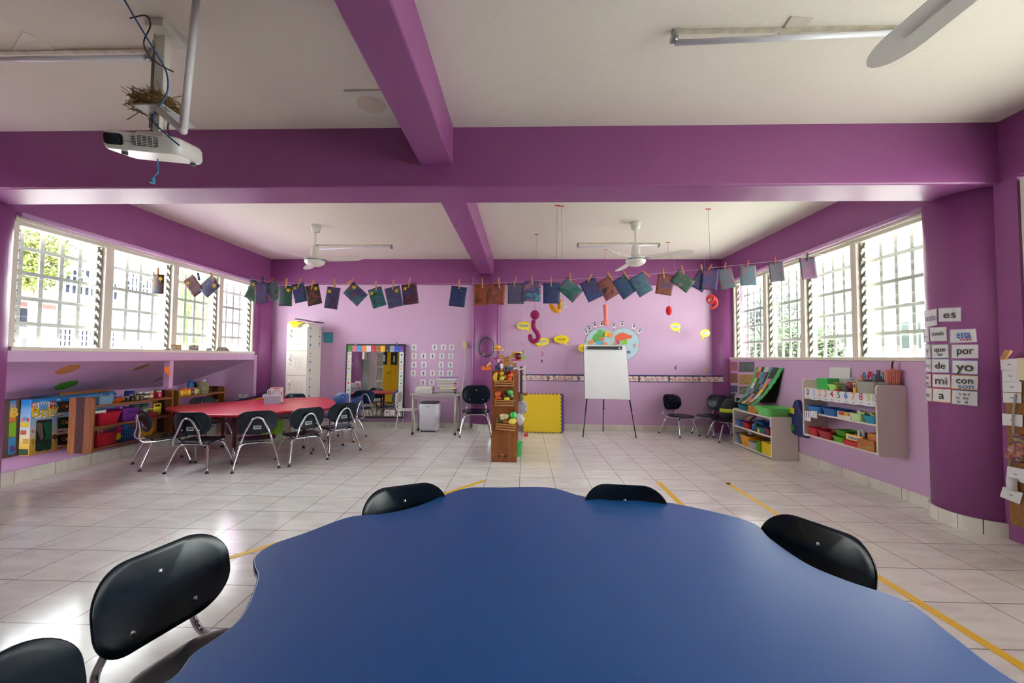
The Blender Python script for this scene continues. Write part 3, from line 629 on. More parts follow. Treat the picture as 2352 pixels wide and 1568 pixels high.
# white bin below the desk
pc_ = atZ(996, 982, 0); pb = thing('waste_bin', 'white rounded bin standing under the grey desk', 'bin', (pc_.x, 6.55, 0)); wb = .30
b = MB(); prof = [(0, .82), (.012, .86), (.03, 1.0), (.36, 1.06), (.41, 1.06), (.43, 1.0)]
vs = []; ring = rrect(wb, .22, .06, 5); k = len(ring)
for z, s in prof: vs += [(p[0]*s, p[1]*s, z+.01) for p in ring]
b.add(vs, [(i*k+j, i*k+(j+1) % k, (i+1)*k+(j+1) % k, (i+1)*k+j) for i in range(len(prof)-1) for j in range(k)], None, True); b.add(vs[-k:], [tuple(range(k))]); b.add(vs[:k], [tuple(range(k))[::-1]])
b.build('body', mat('glossy_white', (224, 220, 232), .25), pb); MB().rbox((0, 0, .455), (.29, .21, .03), .06).build('lid', C(70, 68, 74), pb, bevel=.004); MB().box((-.01, -.119, .40), (.06, .002, .008)).build('badge', C(60, 60, 70), pb); MB().box((0, -.10, .005), (.24, .02, .01)).build('base', C(50, 50, 54), pb)
# ---------------- wooden fruit stand
W1 = wood('orange_brown_plank', (120, 66, 28), (158, 92, 44), 'Z'); WC = wood('light_crate_wood', (176, 116, 66), (206, 150, 96), 'X')
sx0, sx1 = -.365, -.072; sy = 4.66; szt = atY(1129, 850, sy).z
st = thing('fruit_stand', 'tall narrow wooden stand with three small crates on its end panel', 'shelf', ((sx0+sx1)/2, sy, 0)); sw = sx1-sx0
MB().box((0, .011, szt/2), (sw, .022, szt)).build('end_panel', W1, st, bevel=.004)
MB().box((.0, .0, szt-.004), (sw*.86, .03, .014)).build('top_edge', wood('mid_plank', (150, 96, 52), (176, 120, 70), 'X'), st)
for z in (.12, .42, .74, szt-.05): MB().box((0, .47, z), (sw-.02, .9, .02)).build('shelf', W1, st)
MB().box((0, .931, szt/2), (sw, .022, szt)).build('end_panel', W1, st)
MB().box((sw/2+.055, .55, .725), (.12, .3, .016)).build('side_tray', W1, st)
for x, z in ((-.115, .085), (-.015, .085), (.125, .085), (-.115, .99), (.128, .99), (.118, .70)): MB().cyl((x, -.001, z), .007, .003, None, 10, None, 'Y').build('filler_spot', C(214, 170, 110), st)
for x in (-.055, .015): MB().cyl((x, -.001, .07), .014, .003, None, 12, None, 'Y').build('knot', C(50, 26, 18), st)
def crate(u, v, w, h, d, tilt, label):
    """small open slatted crate fixed to the panel; u, v = left bottom corner in the photo frame"""
    p = atY(u, v, sy-.06); c = thing('crate', label, 'crate', (p.x+w/2, sy-.002, p.z), group='small crates on the fruit stand'); c.rotation_euler.y = math.radians(tilt)
    MB().box((0, -.005, h/2), (w, .008, h)).build('back', WC, c)
    MB().box((0, -d/2, .004), (w, d, .008)).build('bottom', WC, c)
    for s in (-1, 1): m = MB(); m.add([(s*w/2, 0, 0), (s*w/2, -d, 0), (s*w/2, -d, h*.42), (s*w/2, 0, h)] + [(s*(w/2-.008), 0, 0), (s*(w/2-.008), -d, 0), (s*(w/2-.008), -d, h*.42), (s*(w/2-.008), 0, h)], [(0, 1, 2, 3), (7, 6, 5, 4), (0, 4, 5, 1), (1, 5, 6, 2), (2, 6, 7, 3), (3, 7, 4, 0)]); m.build('side', WC, c)
    for z in (.008, .034, .060): MB().box((0, -d, z), (w, .007, .015)).build('front_slat', WC, c)
    return c
def fruit(name, label, u, v, d, r, c, sc=(1, 1, 1), rot=(0, 0, 0), group='toy fruit in the crates', kind='ball', cat='toy fruit'):
    p = atY(u, v, sy-d); o = MB(); m = mat('fruit_%d_%d_%d' % c, c, .35, vary=.12, vscale=30)
    if kind == 'ball': o.ball((0, 0, 0), r, m, 16, 12, sc)
    elif kind == 'lemon': o.lathe([(0, -r*1.35), (r*.25, -r*1.22), (r*.8, -r*.7), (r, 0), (r*.8, r*.7), (r*.25, r*1.22), (0, r*1.35)], (0, 0, 0), m, 16)
    elif kind == 'banana':
        P = [(r*1.6*math.cos(t)-r, 0, r*2*math.sin(t)) for t in [(-1.1+.22*i) for i in range(11)]]; o.tube(P, [r*.2, r*.45, r*.62, r*.7, r*.72, r*.72, r*.7, r*.65, r*.5, r*.35, r*.15], m, 10)
    elif kind == 'lumps':
        rn = random.Random(4)
        for i in range(16): a = rn.uniform(0, 6.3); b_ = rn.uniform(0, 1); o.ball((r*.75*b_*math.cos(a)*1.3, r*.5*b_*math.sin(a), rn.uniform(-.2, .5)*r), r*.42, m, 10, 8)
    if kind == 'ball' and name in ('orange', 'apple', 'tomato'): o.cyl((0, 0, r*sc[2]), r*.08, r*.25, C(80, 90, 40), 6)
    q = o.build(name); q.location = p; q.rotation_euler = rot; tag(q, label, cat, group); return q
crate(1136, 886.5, .215, .145, .075, 0, 'top crate on the fruit stand, full of yellow and red fruit')
crate(1136, 931.5, .215, .13, .075, 0, 'middle crate on the fruit stand with green and orange fruit')
crate(1139, 986.5, .215, .13, .085, 5, 'bottom crate on the fruit stand, tilted, with a cauliflower')
FR = fruit
FR('banana', 'yellow banana at the left of the top crate', 1141, 867, .05, .032, (226, 176, 40), rot=(0, math.pi, 0), kind='banana')
FR('lemon', 'pale yellow lemon at the front of the top crate', 1152.5, 869, .055, .026, (232, 214, 70), rot=(0, .9, 0), kind='lemon')
FR('orange', 'golden round fruit highest on the left of the top crate', 1152.5, 858, .035, .028, (232, 172, 40))
FR('orange', 'golden fruit behind the pale lemon in the top crate', 1160, 866, .03, .026, (222, 176, 40))
FR('plum', 'dark plum on top of the top crate', 1163, 851.5, .03, .032, (84, 48, 56), (1, 1, 1.05))
FR('apple', 'crimson apple at the upper right of the top crate', 1173.5, 853, .03, .021, (196, 40, 66))
FR('tomato', 'bright orange red tomato on the right of the top crate', 1171.5, 862, .04, .031, (226, 84, 44), (1, 1, .85))
FR('tomato', 'darker orange tomato below another at the right of the top crate', 1170, 870, .055, .029, (212, 84, 44), (1.05, 1, .8))
FR('lime', 'dark green fruit tucked between the banana and lemon', 1146.5, 864.5, .03, .02, (70, 84, 30), (.7, 1, 1.2))
FR('red_pepper', 'red pepper at the upper left of the top crate', 1142, 857, .025, .022, (180, 44, 40), (1.2, 1, .8))
FR('peach', 'big orange peach at the left of the middle crate', 1144, 905, .045, .034, (216, 100, 54))
FR('carrot', 'red orange fruit under the peach in the middle crate', 1146, 914, .05, .03, (206, 74, 36), (1.1, 1, .7))
FR('beetroot', 'dark brown red fruit in the middle of the middle crate', 1157, 909, .04, .028, (88, 44, 46))
FR('lime', 'bright green fruit at the upper right of the middle crate', 1172, 901, .045, .031, (76, 190, 104))
FR('avocado', 'olive green fruit below the bright green one in the middle crate', 1174, 909, .04, .024, (96, 130, 66))
FR('lemon', 'yellow lemon at the front of the middle crate', 1164, 916, .06, .025, (230, 210, 60), rot=(0, 1.45, 0), kind='lemon')
FR('lettuce', 'dark green leaf toy low in the middle crate', 1153, 918, .045, .022, (50, 96, 50), (1.7, 1, .6))
FR('cauliflower', 'cream cauliflower at the left of the bottom crate', 1157, 958.5, .05, .052, (214, 202, 154), kind='lumps')
FR('cabbage', 'bright green ball at the upper right of the bottom crate', 1179, 953.5, .045, .041, (74, 204, 112))
FR('lemon', 'large pale yellow lemon at the right of the bottom crate', 1177, 967.5, .07, .037, (236, 214, 84), rot=(0, 1.3, 0), kind='lemon')
FR('carrot', 'orange carrot end in the bottom crate', 1162, 968, .06, .028, (206, 92, 52), (1.1, 1, .6))
FR('leaf', 'dark green leaf at the lower left of the bottom crate', 1149, 966.5, .05, .026, (44, 104, 64), (1.3, .8, .6))
# wooden toy tree on top of the stand
WT = wood('toy_beech', (196, 136, 84), (216, 160, 106), 'Z'); ty = sy+.1
def tp(u, v): return atY(u, v, ty)
toy = thing('ball_run_toy', 'wooden ball run toy with red and yellow trays on top of the fruit stand', 'toy', tuple(tp(1164, 848))[:2] + (szt,))
L = Vector(toy.location)
def tl(u, v): return tp(u, v)-L
MB().box2((tl(1158, 848).x, -.012, .0), (tl(1171, 848).x, .012, tl(1160, 819).z)).build('trunk', WT, toy, bevel=.003)
for a, b_ in (((1143, 813), (1160, 824)), ((1161, 824), (1186, 812)), ((1165, 828), (1186, 840)), ((1160, 830), (1141, 838))):
    p, q_ = tl(*a), tl(*b_); MB().quadslab([p+Vector((0, -.008, .016)), q_+Vector((0, -.008, .02)), q_+Vector((0, -.008, -.03)), p+Vector((0, -.008, -.02))], (0, 1, 0), .016).build('branch', WT, toy)
MB().cyl((tl(1165.5, 808).x, 0, (tl(1165, 798).z+tl(1165, 820).z)/2), .0085, tl(1165, 798).z-tl(1165, 820).z).build('peg', C(212, 200, 190), toy)
for u, v, c_, h in ((1146, 803.5, (236, 178, 50), .045), (1186, 809, (232, 190, 60), .04), (1139, 823, (150, 36, 44), .03), (1186, 826.5, (200, 56, 56), .045)):
    p = tl(u, v); w = .062 if c_ != (150, 36, 44) else .03; MB().cyl((p.x, 0, p.z), w, .014, None, 20).build('tray', C(*c_), toy)
for u, v in ((1145, 811), (1144.5, 817), (1164.5, 822), (1164.5, 828), (1185, 834.5), (1185, 840)): p = tl(u, v); MB().cyl((p.x, -.014, p.z), .0065, .006, None, 10, None, 'Y').build('peg_hole', C(30, 26, 26), toy)
p = tl(1143, 801); MB().lathe([(.04, 0), (.038, .02), (.025, .036), (0, .042)], (p.x, 0, p.z+.005), None, 18).build('dome', C(236, 170, 30), toy)
q = MB().ball((0, 0, 0), .042, mat('maroon_ball', (110, 36, 44), .4), 18, 12).build('toy_ball'); q.location = tp(1190.5, 818); tag(q, 'dark red ball resting on the right red tray of the ball run', 'ball')
def tube_item(name, lab, u, v0, v1, r, c_, c2=None):
    a, b_ = atY(u, v0, sy+.03), atY(u, v1, sy+.03); h = a.z-b_.z; o = thing(name, lab, 'glue', (a.x, sy+.05, szt)); MB().cyl((0, 0, h*.35+.0), r, h*.7).build('body', C(*c_), o); MB().cyl((0, 0, h*.85), r*.95, h*.3).build('cap', C(*(c2 or c_)), o); return o
tube_item('glue_stick', 'white glue stick with purple base on top of the fruit stand', 1145, 821, 846, .012, (90, 50, 140), (226, 222, 222))
tube_item('paint_marker', 'white marker with red label on top of the fruit stand', 1151, 824, 846, .016, (224, 218, 222), (190, 50, 60))
q = MB().box((0, 0, .03), (.07, .05, .06), C(70, 120, 130)).box((.14, 0, .02), (.09, .05, .04), C(60, 130, 150)).build('paper_tray'); q.location = (-.3, sy+.09, szt); tag(q, 'teal pieces lying on top of the fruit stand', 'craft pieces')
q = MB().tube(smooth_path([(0, 0, 0), (.03, 0, .012), (.06, 0, .0), (.1, 0, .006), (.13, 0, .03), (.14, 0, .05)], 5), [.008]*26, None, 6).build('white_string', C(230, 226, 230)); q.location = (-.12, sy-.01, szt+.012); tag(q, 'tangle of white string over the right edge of the fruit stand', 'string')
# things on the shelves of the stand that peep out on its right
q = MB().box((0, 0, .17), (.03, .05, .34)).build('dark_board', C(56, 44, 60)); q.location = (sx1+.04, 5.2, .733); tag(q, 'dark board standing at the right side of the fruit stand', 'board')
q = MB().box((0, 0, .16), (.022, .03, .32)).build('white_board_strip', C(216, 206, 196)); q.location = (sx1+.085, 5.3, .733); tag(q, 'white strip of board beside the dark one at the fruit stand', 'board')
rn = random.Random(8)
for lab, u, v, s_, c_ in (('crumpled grey printed bag jutting out from the fruit stand', 1200, 935, .075, (170, 164, 174)), ('bunch of white paper jutting out below the grey bag', 1195, 962, .06, (214, 214, 222)), ('green and brown packet above the grey bag', 1196, 912, .035, (110, 120, 60))):
    p = atY(u, v, 4.95); o = MB(); N = 12; vs = []; fs = []
    for i in range(N+1):
        for j in range(N): t = PI*i/N; a_ = 2*PI*j/N; r_ = s_*(1+rn.uniform(-.22, .22)); vs.append((r_*math.sin(t)*math.cos(a_)*.75, r_*math.sin(t)*math.sin(a_)*.5, -r_*math.cos(t)*1.1))
    for i in range(N):
        for j in range(N): fs.append((i*N+j, i*N+(j+1) % N, (i+1)*N+(j+1) % N, (i+1)*N+j))
    o.add(vs, fs, C(*c_), False); q = o.build('paper_bundle'); q.location = (max(p.x, -.04)+.0, 4.95, p.z); tag(q, lab, 'bag' if 'bag' in lab else 'paper')
q = MB().lathe([(.055, 0), (.075, .15), (.082, .155), (.082, .165), (.07, .16), (.05, .01)], (0, 0, 0), None, 24).build('green_bucket', C(70, 200, 100)); q.location = (atZ(1187, 1040, 0).x-.005, 4.98, 0); tag(q, 'bright green bucket behind the right edge of the fruit stand', 'bucket')
q = MB().box((0, 0, .02), (.06, .04, .04)).build('red_block', C(200, 50, 60)); q.location = (.04, 6.2, 0); tag(q, 'small red block on the floor by the yellow mat', 'block')
# ---------------- foam mats
def foam(name, c_, y, lab, x0=0):
    w = .585; o = MB(); n = 10; s = w/n; pts = [];  t = .012
    o.box((w/2, 0, w/2), (w, .014, w))
    for i in range(n):
        for side in range(4):
            a = (i+.5)*s; p = {0: (a, -t/2), 1: (w+t/2, a), 2: (a, w+t/2), 3: (-t/2, a)}[side]; d = (s*.5, .014, t) if side in (0, 2) else (t, .014, s*.5); o.box((p[0], 0, p[1]), d)
    q = o.build(name, mat('foam_%d_%d_%d' % c_, c_, .75)); q.rotation_euler.x = math.radians(-7); q.location = (x0, y, .014); tag(q, lab, 'foam mat', 'foam puzzle mats leaning on the back wall')
xy = atZ(1203, 995, 0).x
foam('foam_mat', (232, 196, 36), 6.50, 'yellow foam puzzle mat leaning in front of the others', xy); foam('foam_mat', (64, 92, 170), 6.525, 'blue foam puzzle mat just behind the yellow one', xy+.035); foam('foam_mat', (190, 70, 90), 6.55, 'red foam puzzle mat behind the blue one', xy+.05); foam('foam_mat', (176, 150, 60), 6.575, 'dull yellow foam mat rearmost of the leaning mats', xy+.02)
# ---------------- alphabet border
NAV = C(60, 60, 120); RTX = C(190, 70, 70); 
abc = [('Aa Bb Cc Dd', 1196, 1258), ('Ee Ff Gg Hh', 1259, 1328), ('Ii Jj Kk Ll', 1329, 1398), ('Mm Nn Oo Pp', 1399, 1467), ('Qq Rr Ss Tt', 1468, 1536), ('Uu Vv Ww Xx', 1537, 1605), ('Yy  Zz', 1606, 1662)]
for s_, a, b_ in abc:
    f = lambda u: 858.5+(u-1195)*.008; g_ = lambda u: 874+(u-1195)*.010
    q = wallcard('alphabet_card', 'alphabet border card reading '+s_.replace('  ', ' '), 'card', [(a, f(a)), (b_, f(b_)), (b_, g_(b_)), (a, g_(a))], 'y', YB if a < 1600 else YB-.2, NAV, 'alphabet border along the back wall', gap=.004)
    w = atY(b_, 860, YB).x-atY(a, 860, YB).x; h = .115; MB().box((0, -.0085, -.006), (w-.02, .002, h-.035)).build('card_face', C(226, 216, 214), q)
    text(s_, .07, RTX, q, Matrix.Translation((0, -.0098, -.012)) @ FB, squash=min(1.05, (w*.78)/(len(s_)*.036)))
    d = MB()
    for i, (x_, z_) in enumerate(((-.46, 0), (.46, .01), (-.3, .035), (.05, .036), (.3, .036))): d = MB(); d.ball((x_*w, -.011, z_-.006), .014, C(*[(206, 80, 40), (220, 160, 50), (150, 60, 60), (226, 130, 40), (200, 90, 60)][i]), 8, 6, (1.2, .15, .9)); d.build('bee_print', None, q)
# ---------------- easel
ez = thing('flip_chart_easel', 'white flip chart board on a black tripod easel', 'easel', (1.27, 6.38, 0)); BK = C(28, 28, 30, .4)
q = [atY(1341, 792, 6.36), atY(1437, 793, 6.36), atY(1448, 918, 6.25), atY(1344, 915, 6.25)]; E0 = Vector(ez.location); q = [p-E0 for p in q]
MB().quadslab(q, (0, 1, -.08), .014, mat('whiteboard', (226, 226, 230), .35)).build('board', None, ez, bevel=.003)
e1 = [p*1 for p in q]; MB().quadslab([q[0]+Vector((-.008, .012, .005)), q[1]+Vector((.008, .012, .005)), q[2]+Vector((.01, .012, -.005)), q[3]+Vector((-.006, .012, -.005))], (0, 1, 0), .006).build('backing', C(150, 130, 130), ez)
a, b_ = atY(1349, 796, 6.34)-E0, atY(1429, 801, 6.34)-E0; MB().box2((a.x, a.y-.014, b_.z-.01), (b_.x, a.y+.0, a.z+.008)).build('paper_clamp', C(48, 46, 50), ez, bevel=.004); MB().box((b_.x-.045, a.y-.018, b_.z+.01), (.03, .008, .016)).build('clamp_knob', PAPER, ez)
for (u, v), top in (((1339, 1004), (1349, 905)), ((1461, 1005), (1444, 905)), ((1385, 990), (1387, 905))):
    f_ = atZ(u, v, 0)-E0; t_ = atY(top[0], top[1], 6.30 if v > 1000 else 6.45)-E0; k_ = f_+(t_-f_)*.62
    l = MB().tube([f_, k_], .008, None, 8).tube([k_, t_+(t_-f_)*.25], .011, None, 8).build('leg', BK, ez); MB().ball(k_, .016, None, 10, 8).build('knob', BK, l); MB().ball(f_+Vector((0, 0, .008)), .012, None, 8, 6).build('foot', BK, l)
# marks on the board
mk = MB()
for u, v, du, dv in ((1354, 838, 4, 5), (1424, 890, 5, 3), (1372, 902, 12, 1)): 
    a = atY(u, v, 6.295)-E0; 
    mk.tube([a, a+Vector((du*.006, 0, -dv*.004))], .0015, None, 4)
mk.build('pen_marks', C(150, 150, 160), ez)
# ---------------- double-globe world map
c1 = atY(1380.8, 789.4, YB); c2 = atY(1431.8, 789.4, YB)
r_ = atY(1468.4, 789, YB).x-c2.x; zc = c1.z
mp_ = thing('world_map', 'heart shaped double globe map with coloured continents behind the easel', 'map', ((c1.x+c2.x)/2, YB-.004, zc)); hd = (c2.x-c1.x)/2
m = MB()
outline = []
N = 40; ai = math.acos(hd/r_)
for i in range(N+1): a = (PI-ai)-(2*PI-2*ai)*i/N if False else None
ptsR = [(hd+r_*math.cos(a), r_*math.sin(a)) for a in [(-(PI-ai)+(2*(PI-ai))*i/N) for i in range(N+1)]]
ptsL = [(-x, z) for x, z in ptsR[::-1]]
out = ptsR+ptsL[1:-1]
def zprism(o, poly, y0, y1, mm): o.prism([(x, z) for x, z in poly], y0, y1, mm, Matrix(((1, 0, 0, 0), (0, 0, -1, 0), (0, 1, 0, 0), (0, 0, 0, 1))))
zprism(m, [(x*1.012, z*1.012) for x, z in out], 0, .003, C(90, 110, 170)); zprism(m, out, .003, .005, C(178, 206, 214)); m.build('map_sheet', None, mp_)
LN = [0]
def land(pxs, c_, nm='land_print'):
    LN[0] += 1; k_ = .0007*LN[0]
    pp = [atY(u, v, YB-.01)-Vector(mp_.location) for u, v in pxs]; o = MB(); zprism(o, [(p.x, p.z) for p in pp], .004, .0055+k_, C(*c_)); o.build(nm, None, mp_)
land([(1360, 775), (1366, 767), (1378, 762), (1388, 765), (1386, 776), (1379, 781), (1374, 790), (1368, 786), (1362, 782)], (96, 176, 80))
land([(1372, 757), (1382, 756), (1386, 764), (1378, 770), (1370, 766)], (110, 180, 100)); land([(1369, 784), (1380, 781), (1388, 785), (1380, 792), (1370, 791)], (90, 180, 214)); land([(1375, 776), (1384, 773), (1389, 780), (1380, 784)], (206, 120, 70))
land([(1412, 774), (1420, 766), (1431, 763), (1442, 768), (1453, 771), (1449, 777), (1440, 778), (1434, 786), (1425, 781), (1414, 785)], (226, 96, 64)); land([(1424, 783), (1434, 779), (1441, 780), (1440, 789), (1430, 792)], (130, 190, 60)); land([(1414, 781), (1422, 780), (1423, 790), (1416, 791)], (190, 70, 140)); land([(1440, 806), (1446, 805), (1448, 810), (1442, 812)], (110, 90, 170)); land([(1410, 785), (1417, 787), (1419, 800), (1412, 806), (1407, 796)], (180, 150, 80))
def note(lab, px, c_, th=.006): return wallcard('paper_note', lab, 'note', px, 'y', YB-.018, C(*c_), 'notes stuck on the world map', th)
note('yellow paper note at the top of the world map', [(1389, 760), (1399, 759), (1396, 766), (1395, 772), (1388, 773)], (240, 200, 50)); note('orange paper note right of the yellow one on the map', [(1395, 765), (1407, 765), (1406, 775), (1394, 773)], (240, 150, 70))
note('orange diamond note at the left of the world map', [(1358, 779), (1366, 785), (1361, 789.5), (1352.5, 788), (1353.5, 784)], (232, 134, 70)); note('small orange note in the middle of the world map', [(1387, 785), (1394, 788), (1396, 791), (1383, 791)], (236, 140, 70))
note('pale printed label at the right of the world map', rectpx(1457, 789, 1467.5, 798), (206, 180, 190), .003)
fc = [(1342, 755, 1350, 769, -28), (1349.5, 749, 1357, 760, -20), (1362.5, 739, 1369, 753, -8), (1377.5, 737, 1385, 751, 4), (1406.5, 739.5, 1413, 755, -14), (1425.5, 737.5, 1432, 751, 2), (1452, 742, 1459.5, 757, 16), (1465, 753, 1473, 768, 32)]
for k, (a, b_, c_, d_, ro) in enumerate(fc):
    q = wallcard('photo_card', 'small white photo card with blue top, %s along the arc above the map' % ['first', 'second', 'third', 'fourth', 'fifth', 'sixth', 'seventh', 'eighth'][k], 'card', rectpx(a, b_, c_, d_-2, ro), 'y', YB, PAPER, 'photo cards fanned above the world map')
    Rz = Matrix.Rotation(math.radians(ro), 4, 'Y'); o = MB(); o.box((0, -.006, .032), (.046, .002, .018), C(90, 120, 190), Rz); o.box((.002, -.006, -.004), (.024, .002, .036), C(96, 60, 56), Rz); o.build('photo_print', None, q)
    s_ = atY((a+c_)/2, d_, YB-.004); e_ = atY(1415+(((a+c_)/2)-1415)*.86, d_+13, YB-.004); tag(MB().tube([s_, e_], .0022, None, 5).build('map_string', C(150, 120, 170)), 'thin string from the %s photo card down to the map' % ['first', 'second', 'third', 'fourth', 'fifth', 'sixth', 'seventh', 'eighth'][k], 'string', 'strings between photo cards and the map')
# ---------------- speech bubbles on the wall
YEL = mat('bubble_yellow', (240, 216, 40), .4)
def bubble(cx, cy, w, h, tail, word, lab, rot=0, dist=.05, tw=None):
    p = atY(cx, cy, YB-dist); sc = (YB-dist)/F*1.0; o = MB(); a_ = [2*PI*i/28 for i in range(28)]
    c_, s_ = math.cos(math.radians(rot)), math.sin(math.radians(rot))
    el = [(w*sc*math.cos(t)*c_-h*sc*math.sin(t)*s_, h*sc*math.sin(t)*c_+w*sc*math.cos(t)*s_) for t in a_]
    b = thing('speech_bubble', lab, 'sign', p, group='yellow speech bubbles on the back wall'); o = MB(); zprism(o, el, 0, .012, YEL)
    tx, tz = tail[0]*sc, tail[1]*sc; bx = tx*.55; zprism(o, [(bx-.25*w*sc, -h*sc*.7), (tx, tz), (bx+.25*w*sc, -h*sc*.7)], .001, .011, YEL); o.build('bubble', None, b)
    R = Matrix.Rotation(math.radians(-rot), 4, 'Y'); MB().box((0, -.0132, 0), ((w*1.45)*sc, .0015, h*.62*sc), PAPER if tw else YEL, R).build('word_strip', None, b)
    if not word: MB().box((0, -.0145, 0), (w*1.1*sc, .0008, h*.16*sc), C(110, 110, 100), R).build('word_print', None, b); return b
    text(word, h*.6*sc, C(60, 60, 50), b, R @ Matrix.Translation((0, -.0145, 0)) @ FB, squash=min(1.1, w*1.35/(len(word)*h*.62*.62)))
    return b
bubble(1203, 748, 16, 9.5, (13, -14), 'PROBLEMA', 'speech bubble with white word strip left of the purple question mark', 0, .05, 1)
bubble(1245, 784.5, 17, 9, (-10, -14), 'CONSECUENCIA', 'tilted speech bubble with a long word, right below the purple question mark', 7, .05, 1)
bubble(1289.5, 779, 17.5, 9.5, (13, -14), 'CAUSA', 'speech bubble reading CAUSA', 0, .05)
bubble(1343, 799, 15, 10, (10, -15), 'CAUSA', 'speech bubble half hidden behind the left edge of the easel board', 0, .05)
bubble(1551, 750.5, 11.5, 9.5, (10, -15), '', 'small speech bubble with white strip near the red oval, right of the map', 0, .25, 1)
bubble(1619, 765, 11, 9, (-7, -16), '', 'small speech bubble with white strip nearest the right back corner', 4, .25, 1)
# coil of green cable on the middle column, orange sign and figure
cc = atY(1118, 797, 6.58)
o = MB()
for k in range(5): o.tube([(cc.x+(.115+.008*(k % 3))*math.cos(t)-.01*(k == 2), 6.585-.006*k, cc.z+(.155+.006*(k % 2))*math.sin(t)) for t in [2*PI*i/28 for i in range(28)]], .005, None, 6, closed=True)
for k in range(3): o.tube([(cc.x-.03-.01*k+.125*math.cos(t), 6.565-.005*k, cc.z+.015*k+.16*math.sin(t)) for t in [2*PI*i/28 for i in range(28)]], .0022, None, 5, closed=True)
tag(o.build('cable_coil', C(50, 74, 78, .4)), 'coil of dark green cable hanging on the middle column', 'cable')
p = atY(1111, 814, 6.55); q = MB().box((0, 0, 0), (.062, .01, .012), C(226, 150, 90), Matrix.Rotation(-.75, 4, 'Y')).build('clothes_peg'); q.location = p; tag(q, 'orange peg hanging inside the green cable coil', 'peg')
p0, p1 = atY(1106, 849, 6.56), atY(1128, 844, 6.56); q = MB().box2((0, -.006, -.0), (p1.x-p0.x, .006, (p1.z-p0.z)+.02)).build('orange_strip', C(236, 120, 40)); q.location = (p0.x, 6.56, p0.z); tag(q, 'orange strip fixed to the middle column beside the fruit stand', 'sign')
p = atY(1121, 838, 6.54); o = thing('paper_doll', 'small paper doll leaning above the orange strip on the column', 'toy', p); R = Matrix.Rotation(.9, 4, 'Y')
MB().ball((0, 0, .045), .02, None, 12, 8, (1, .3, 1), R).build('head', C(226, 190, 160), o); MB().ball((.0, .003, .055), .023, None, 12, 8, (1, .3, .8), R).build('hair', C(40, 30, 30), o); MB().box((0, 0, 0), (.026, .008, .05), C(226, 190, 50), R).build('body', None, o); MB().box((0, 0, -.045), (.024, .008, .035), C(190, 50, 50), R).build('trousers', None, o); 
p = atY(1104, 832, 6.56); q = MB().tube([(0, 0, .05), (.004, 0, 0), (0, 0, -.04)], .004, None, 6).build('hanging_clip', C(60, 66, 84)); q.location = p; tag(q, 'small dark clip hanging on the column under the cable coil', 'clip')
# ================================================================ clothes line with paintings
LY = 4.0
def paint(seed, cols_, scale=9):
    m = bpy.data.materials.new('painting_%d' % seed); m.use_nodes = True; nt = m.node_tree; b = nt.nodes['Principled BSDF']; b.inputs['Roughness'].default_value = .6
    co = nt.nodes.new('ShaderNodeTexCoord'); mp = nt.nodes.new('ShaderNodeMapping'); mp.inputs['Location'].default_value = (seed*1.7, seed*.9, seed*2.3)
    n = nt.nodes.new('ShaderNodeTexNoise'); n.inputs['Scale'].default_value = scale; n.inputs['Detail'].default_value = 6; n.inputs['Distortion'].default_value = 1.8
    r = nt.nodes.new('ShaderNodeValToRGB'); el = r.color_ramp.elements; k = len(cols_)
    while len(el) < k: el.new(.5)
    for i, c in enumerate(cols_):
        g_ = sum(c)/3; el[i].position = .30+.40*i/(k-1); el[i].color = lin([(.82*q+.18*g_)*.86 for q in c])
    n2 = nt.nodes.new('ShaderNodeTexNoise'); n2.inputs['Scale'].default_value = 26; n2.inputs['Detail'].default_value = 4; n2.inputs['Distortion'].default_value = 2.5
    r2 = nt.nodes.new('ShaderNodeValToRGB'); r2.color_ramp.elements[0].position = .60; r2.color_ramp.elements[1].position = .85; r2.color_ramp.elements[0].color = (0, 0, 0, 1); r2.color_ramp.elements[1].color = (.55, .55, .55, 1)
    mx = nt.nodes.new('ShaderNodeMix'); mx.data_type = 'RGBA'; mx.inputs[7].default_value = lin((170, 170, 190)); L = nt.links.new
    L(co.outputs['Object'], mp.inputs[0]); L(mp.outputs[0], n.inputs['Vector']); L(mp.outputs[0], n2.inputs['Vector']); L(n.outputs['Fac'], r.inputs[0]); L(n2.outputs['Fac'], r2.inputs[0])
    L(r.outputs[0], mx.inputs[6]); L(r2.outputs[0], mx.inputs[0]); L(mx.outputs[2], b.inputs['Base Color'])
    return m
RB, GN, BL, PU, OR, TE, GY, RD, PK, DK, BR, CY = (110, 40, 36), (30, 110, 60), (40, 70, 150), (90, 60, 140), (190, 80, 40), (60, 130, 150), (110, 116, 140), (170, 50, 40), (190, 110, 140), (44, 40, 50), (100, 60, 50), (90, 170, 190)
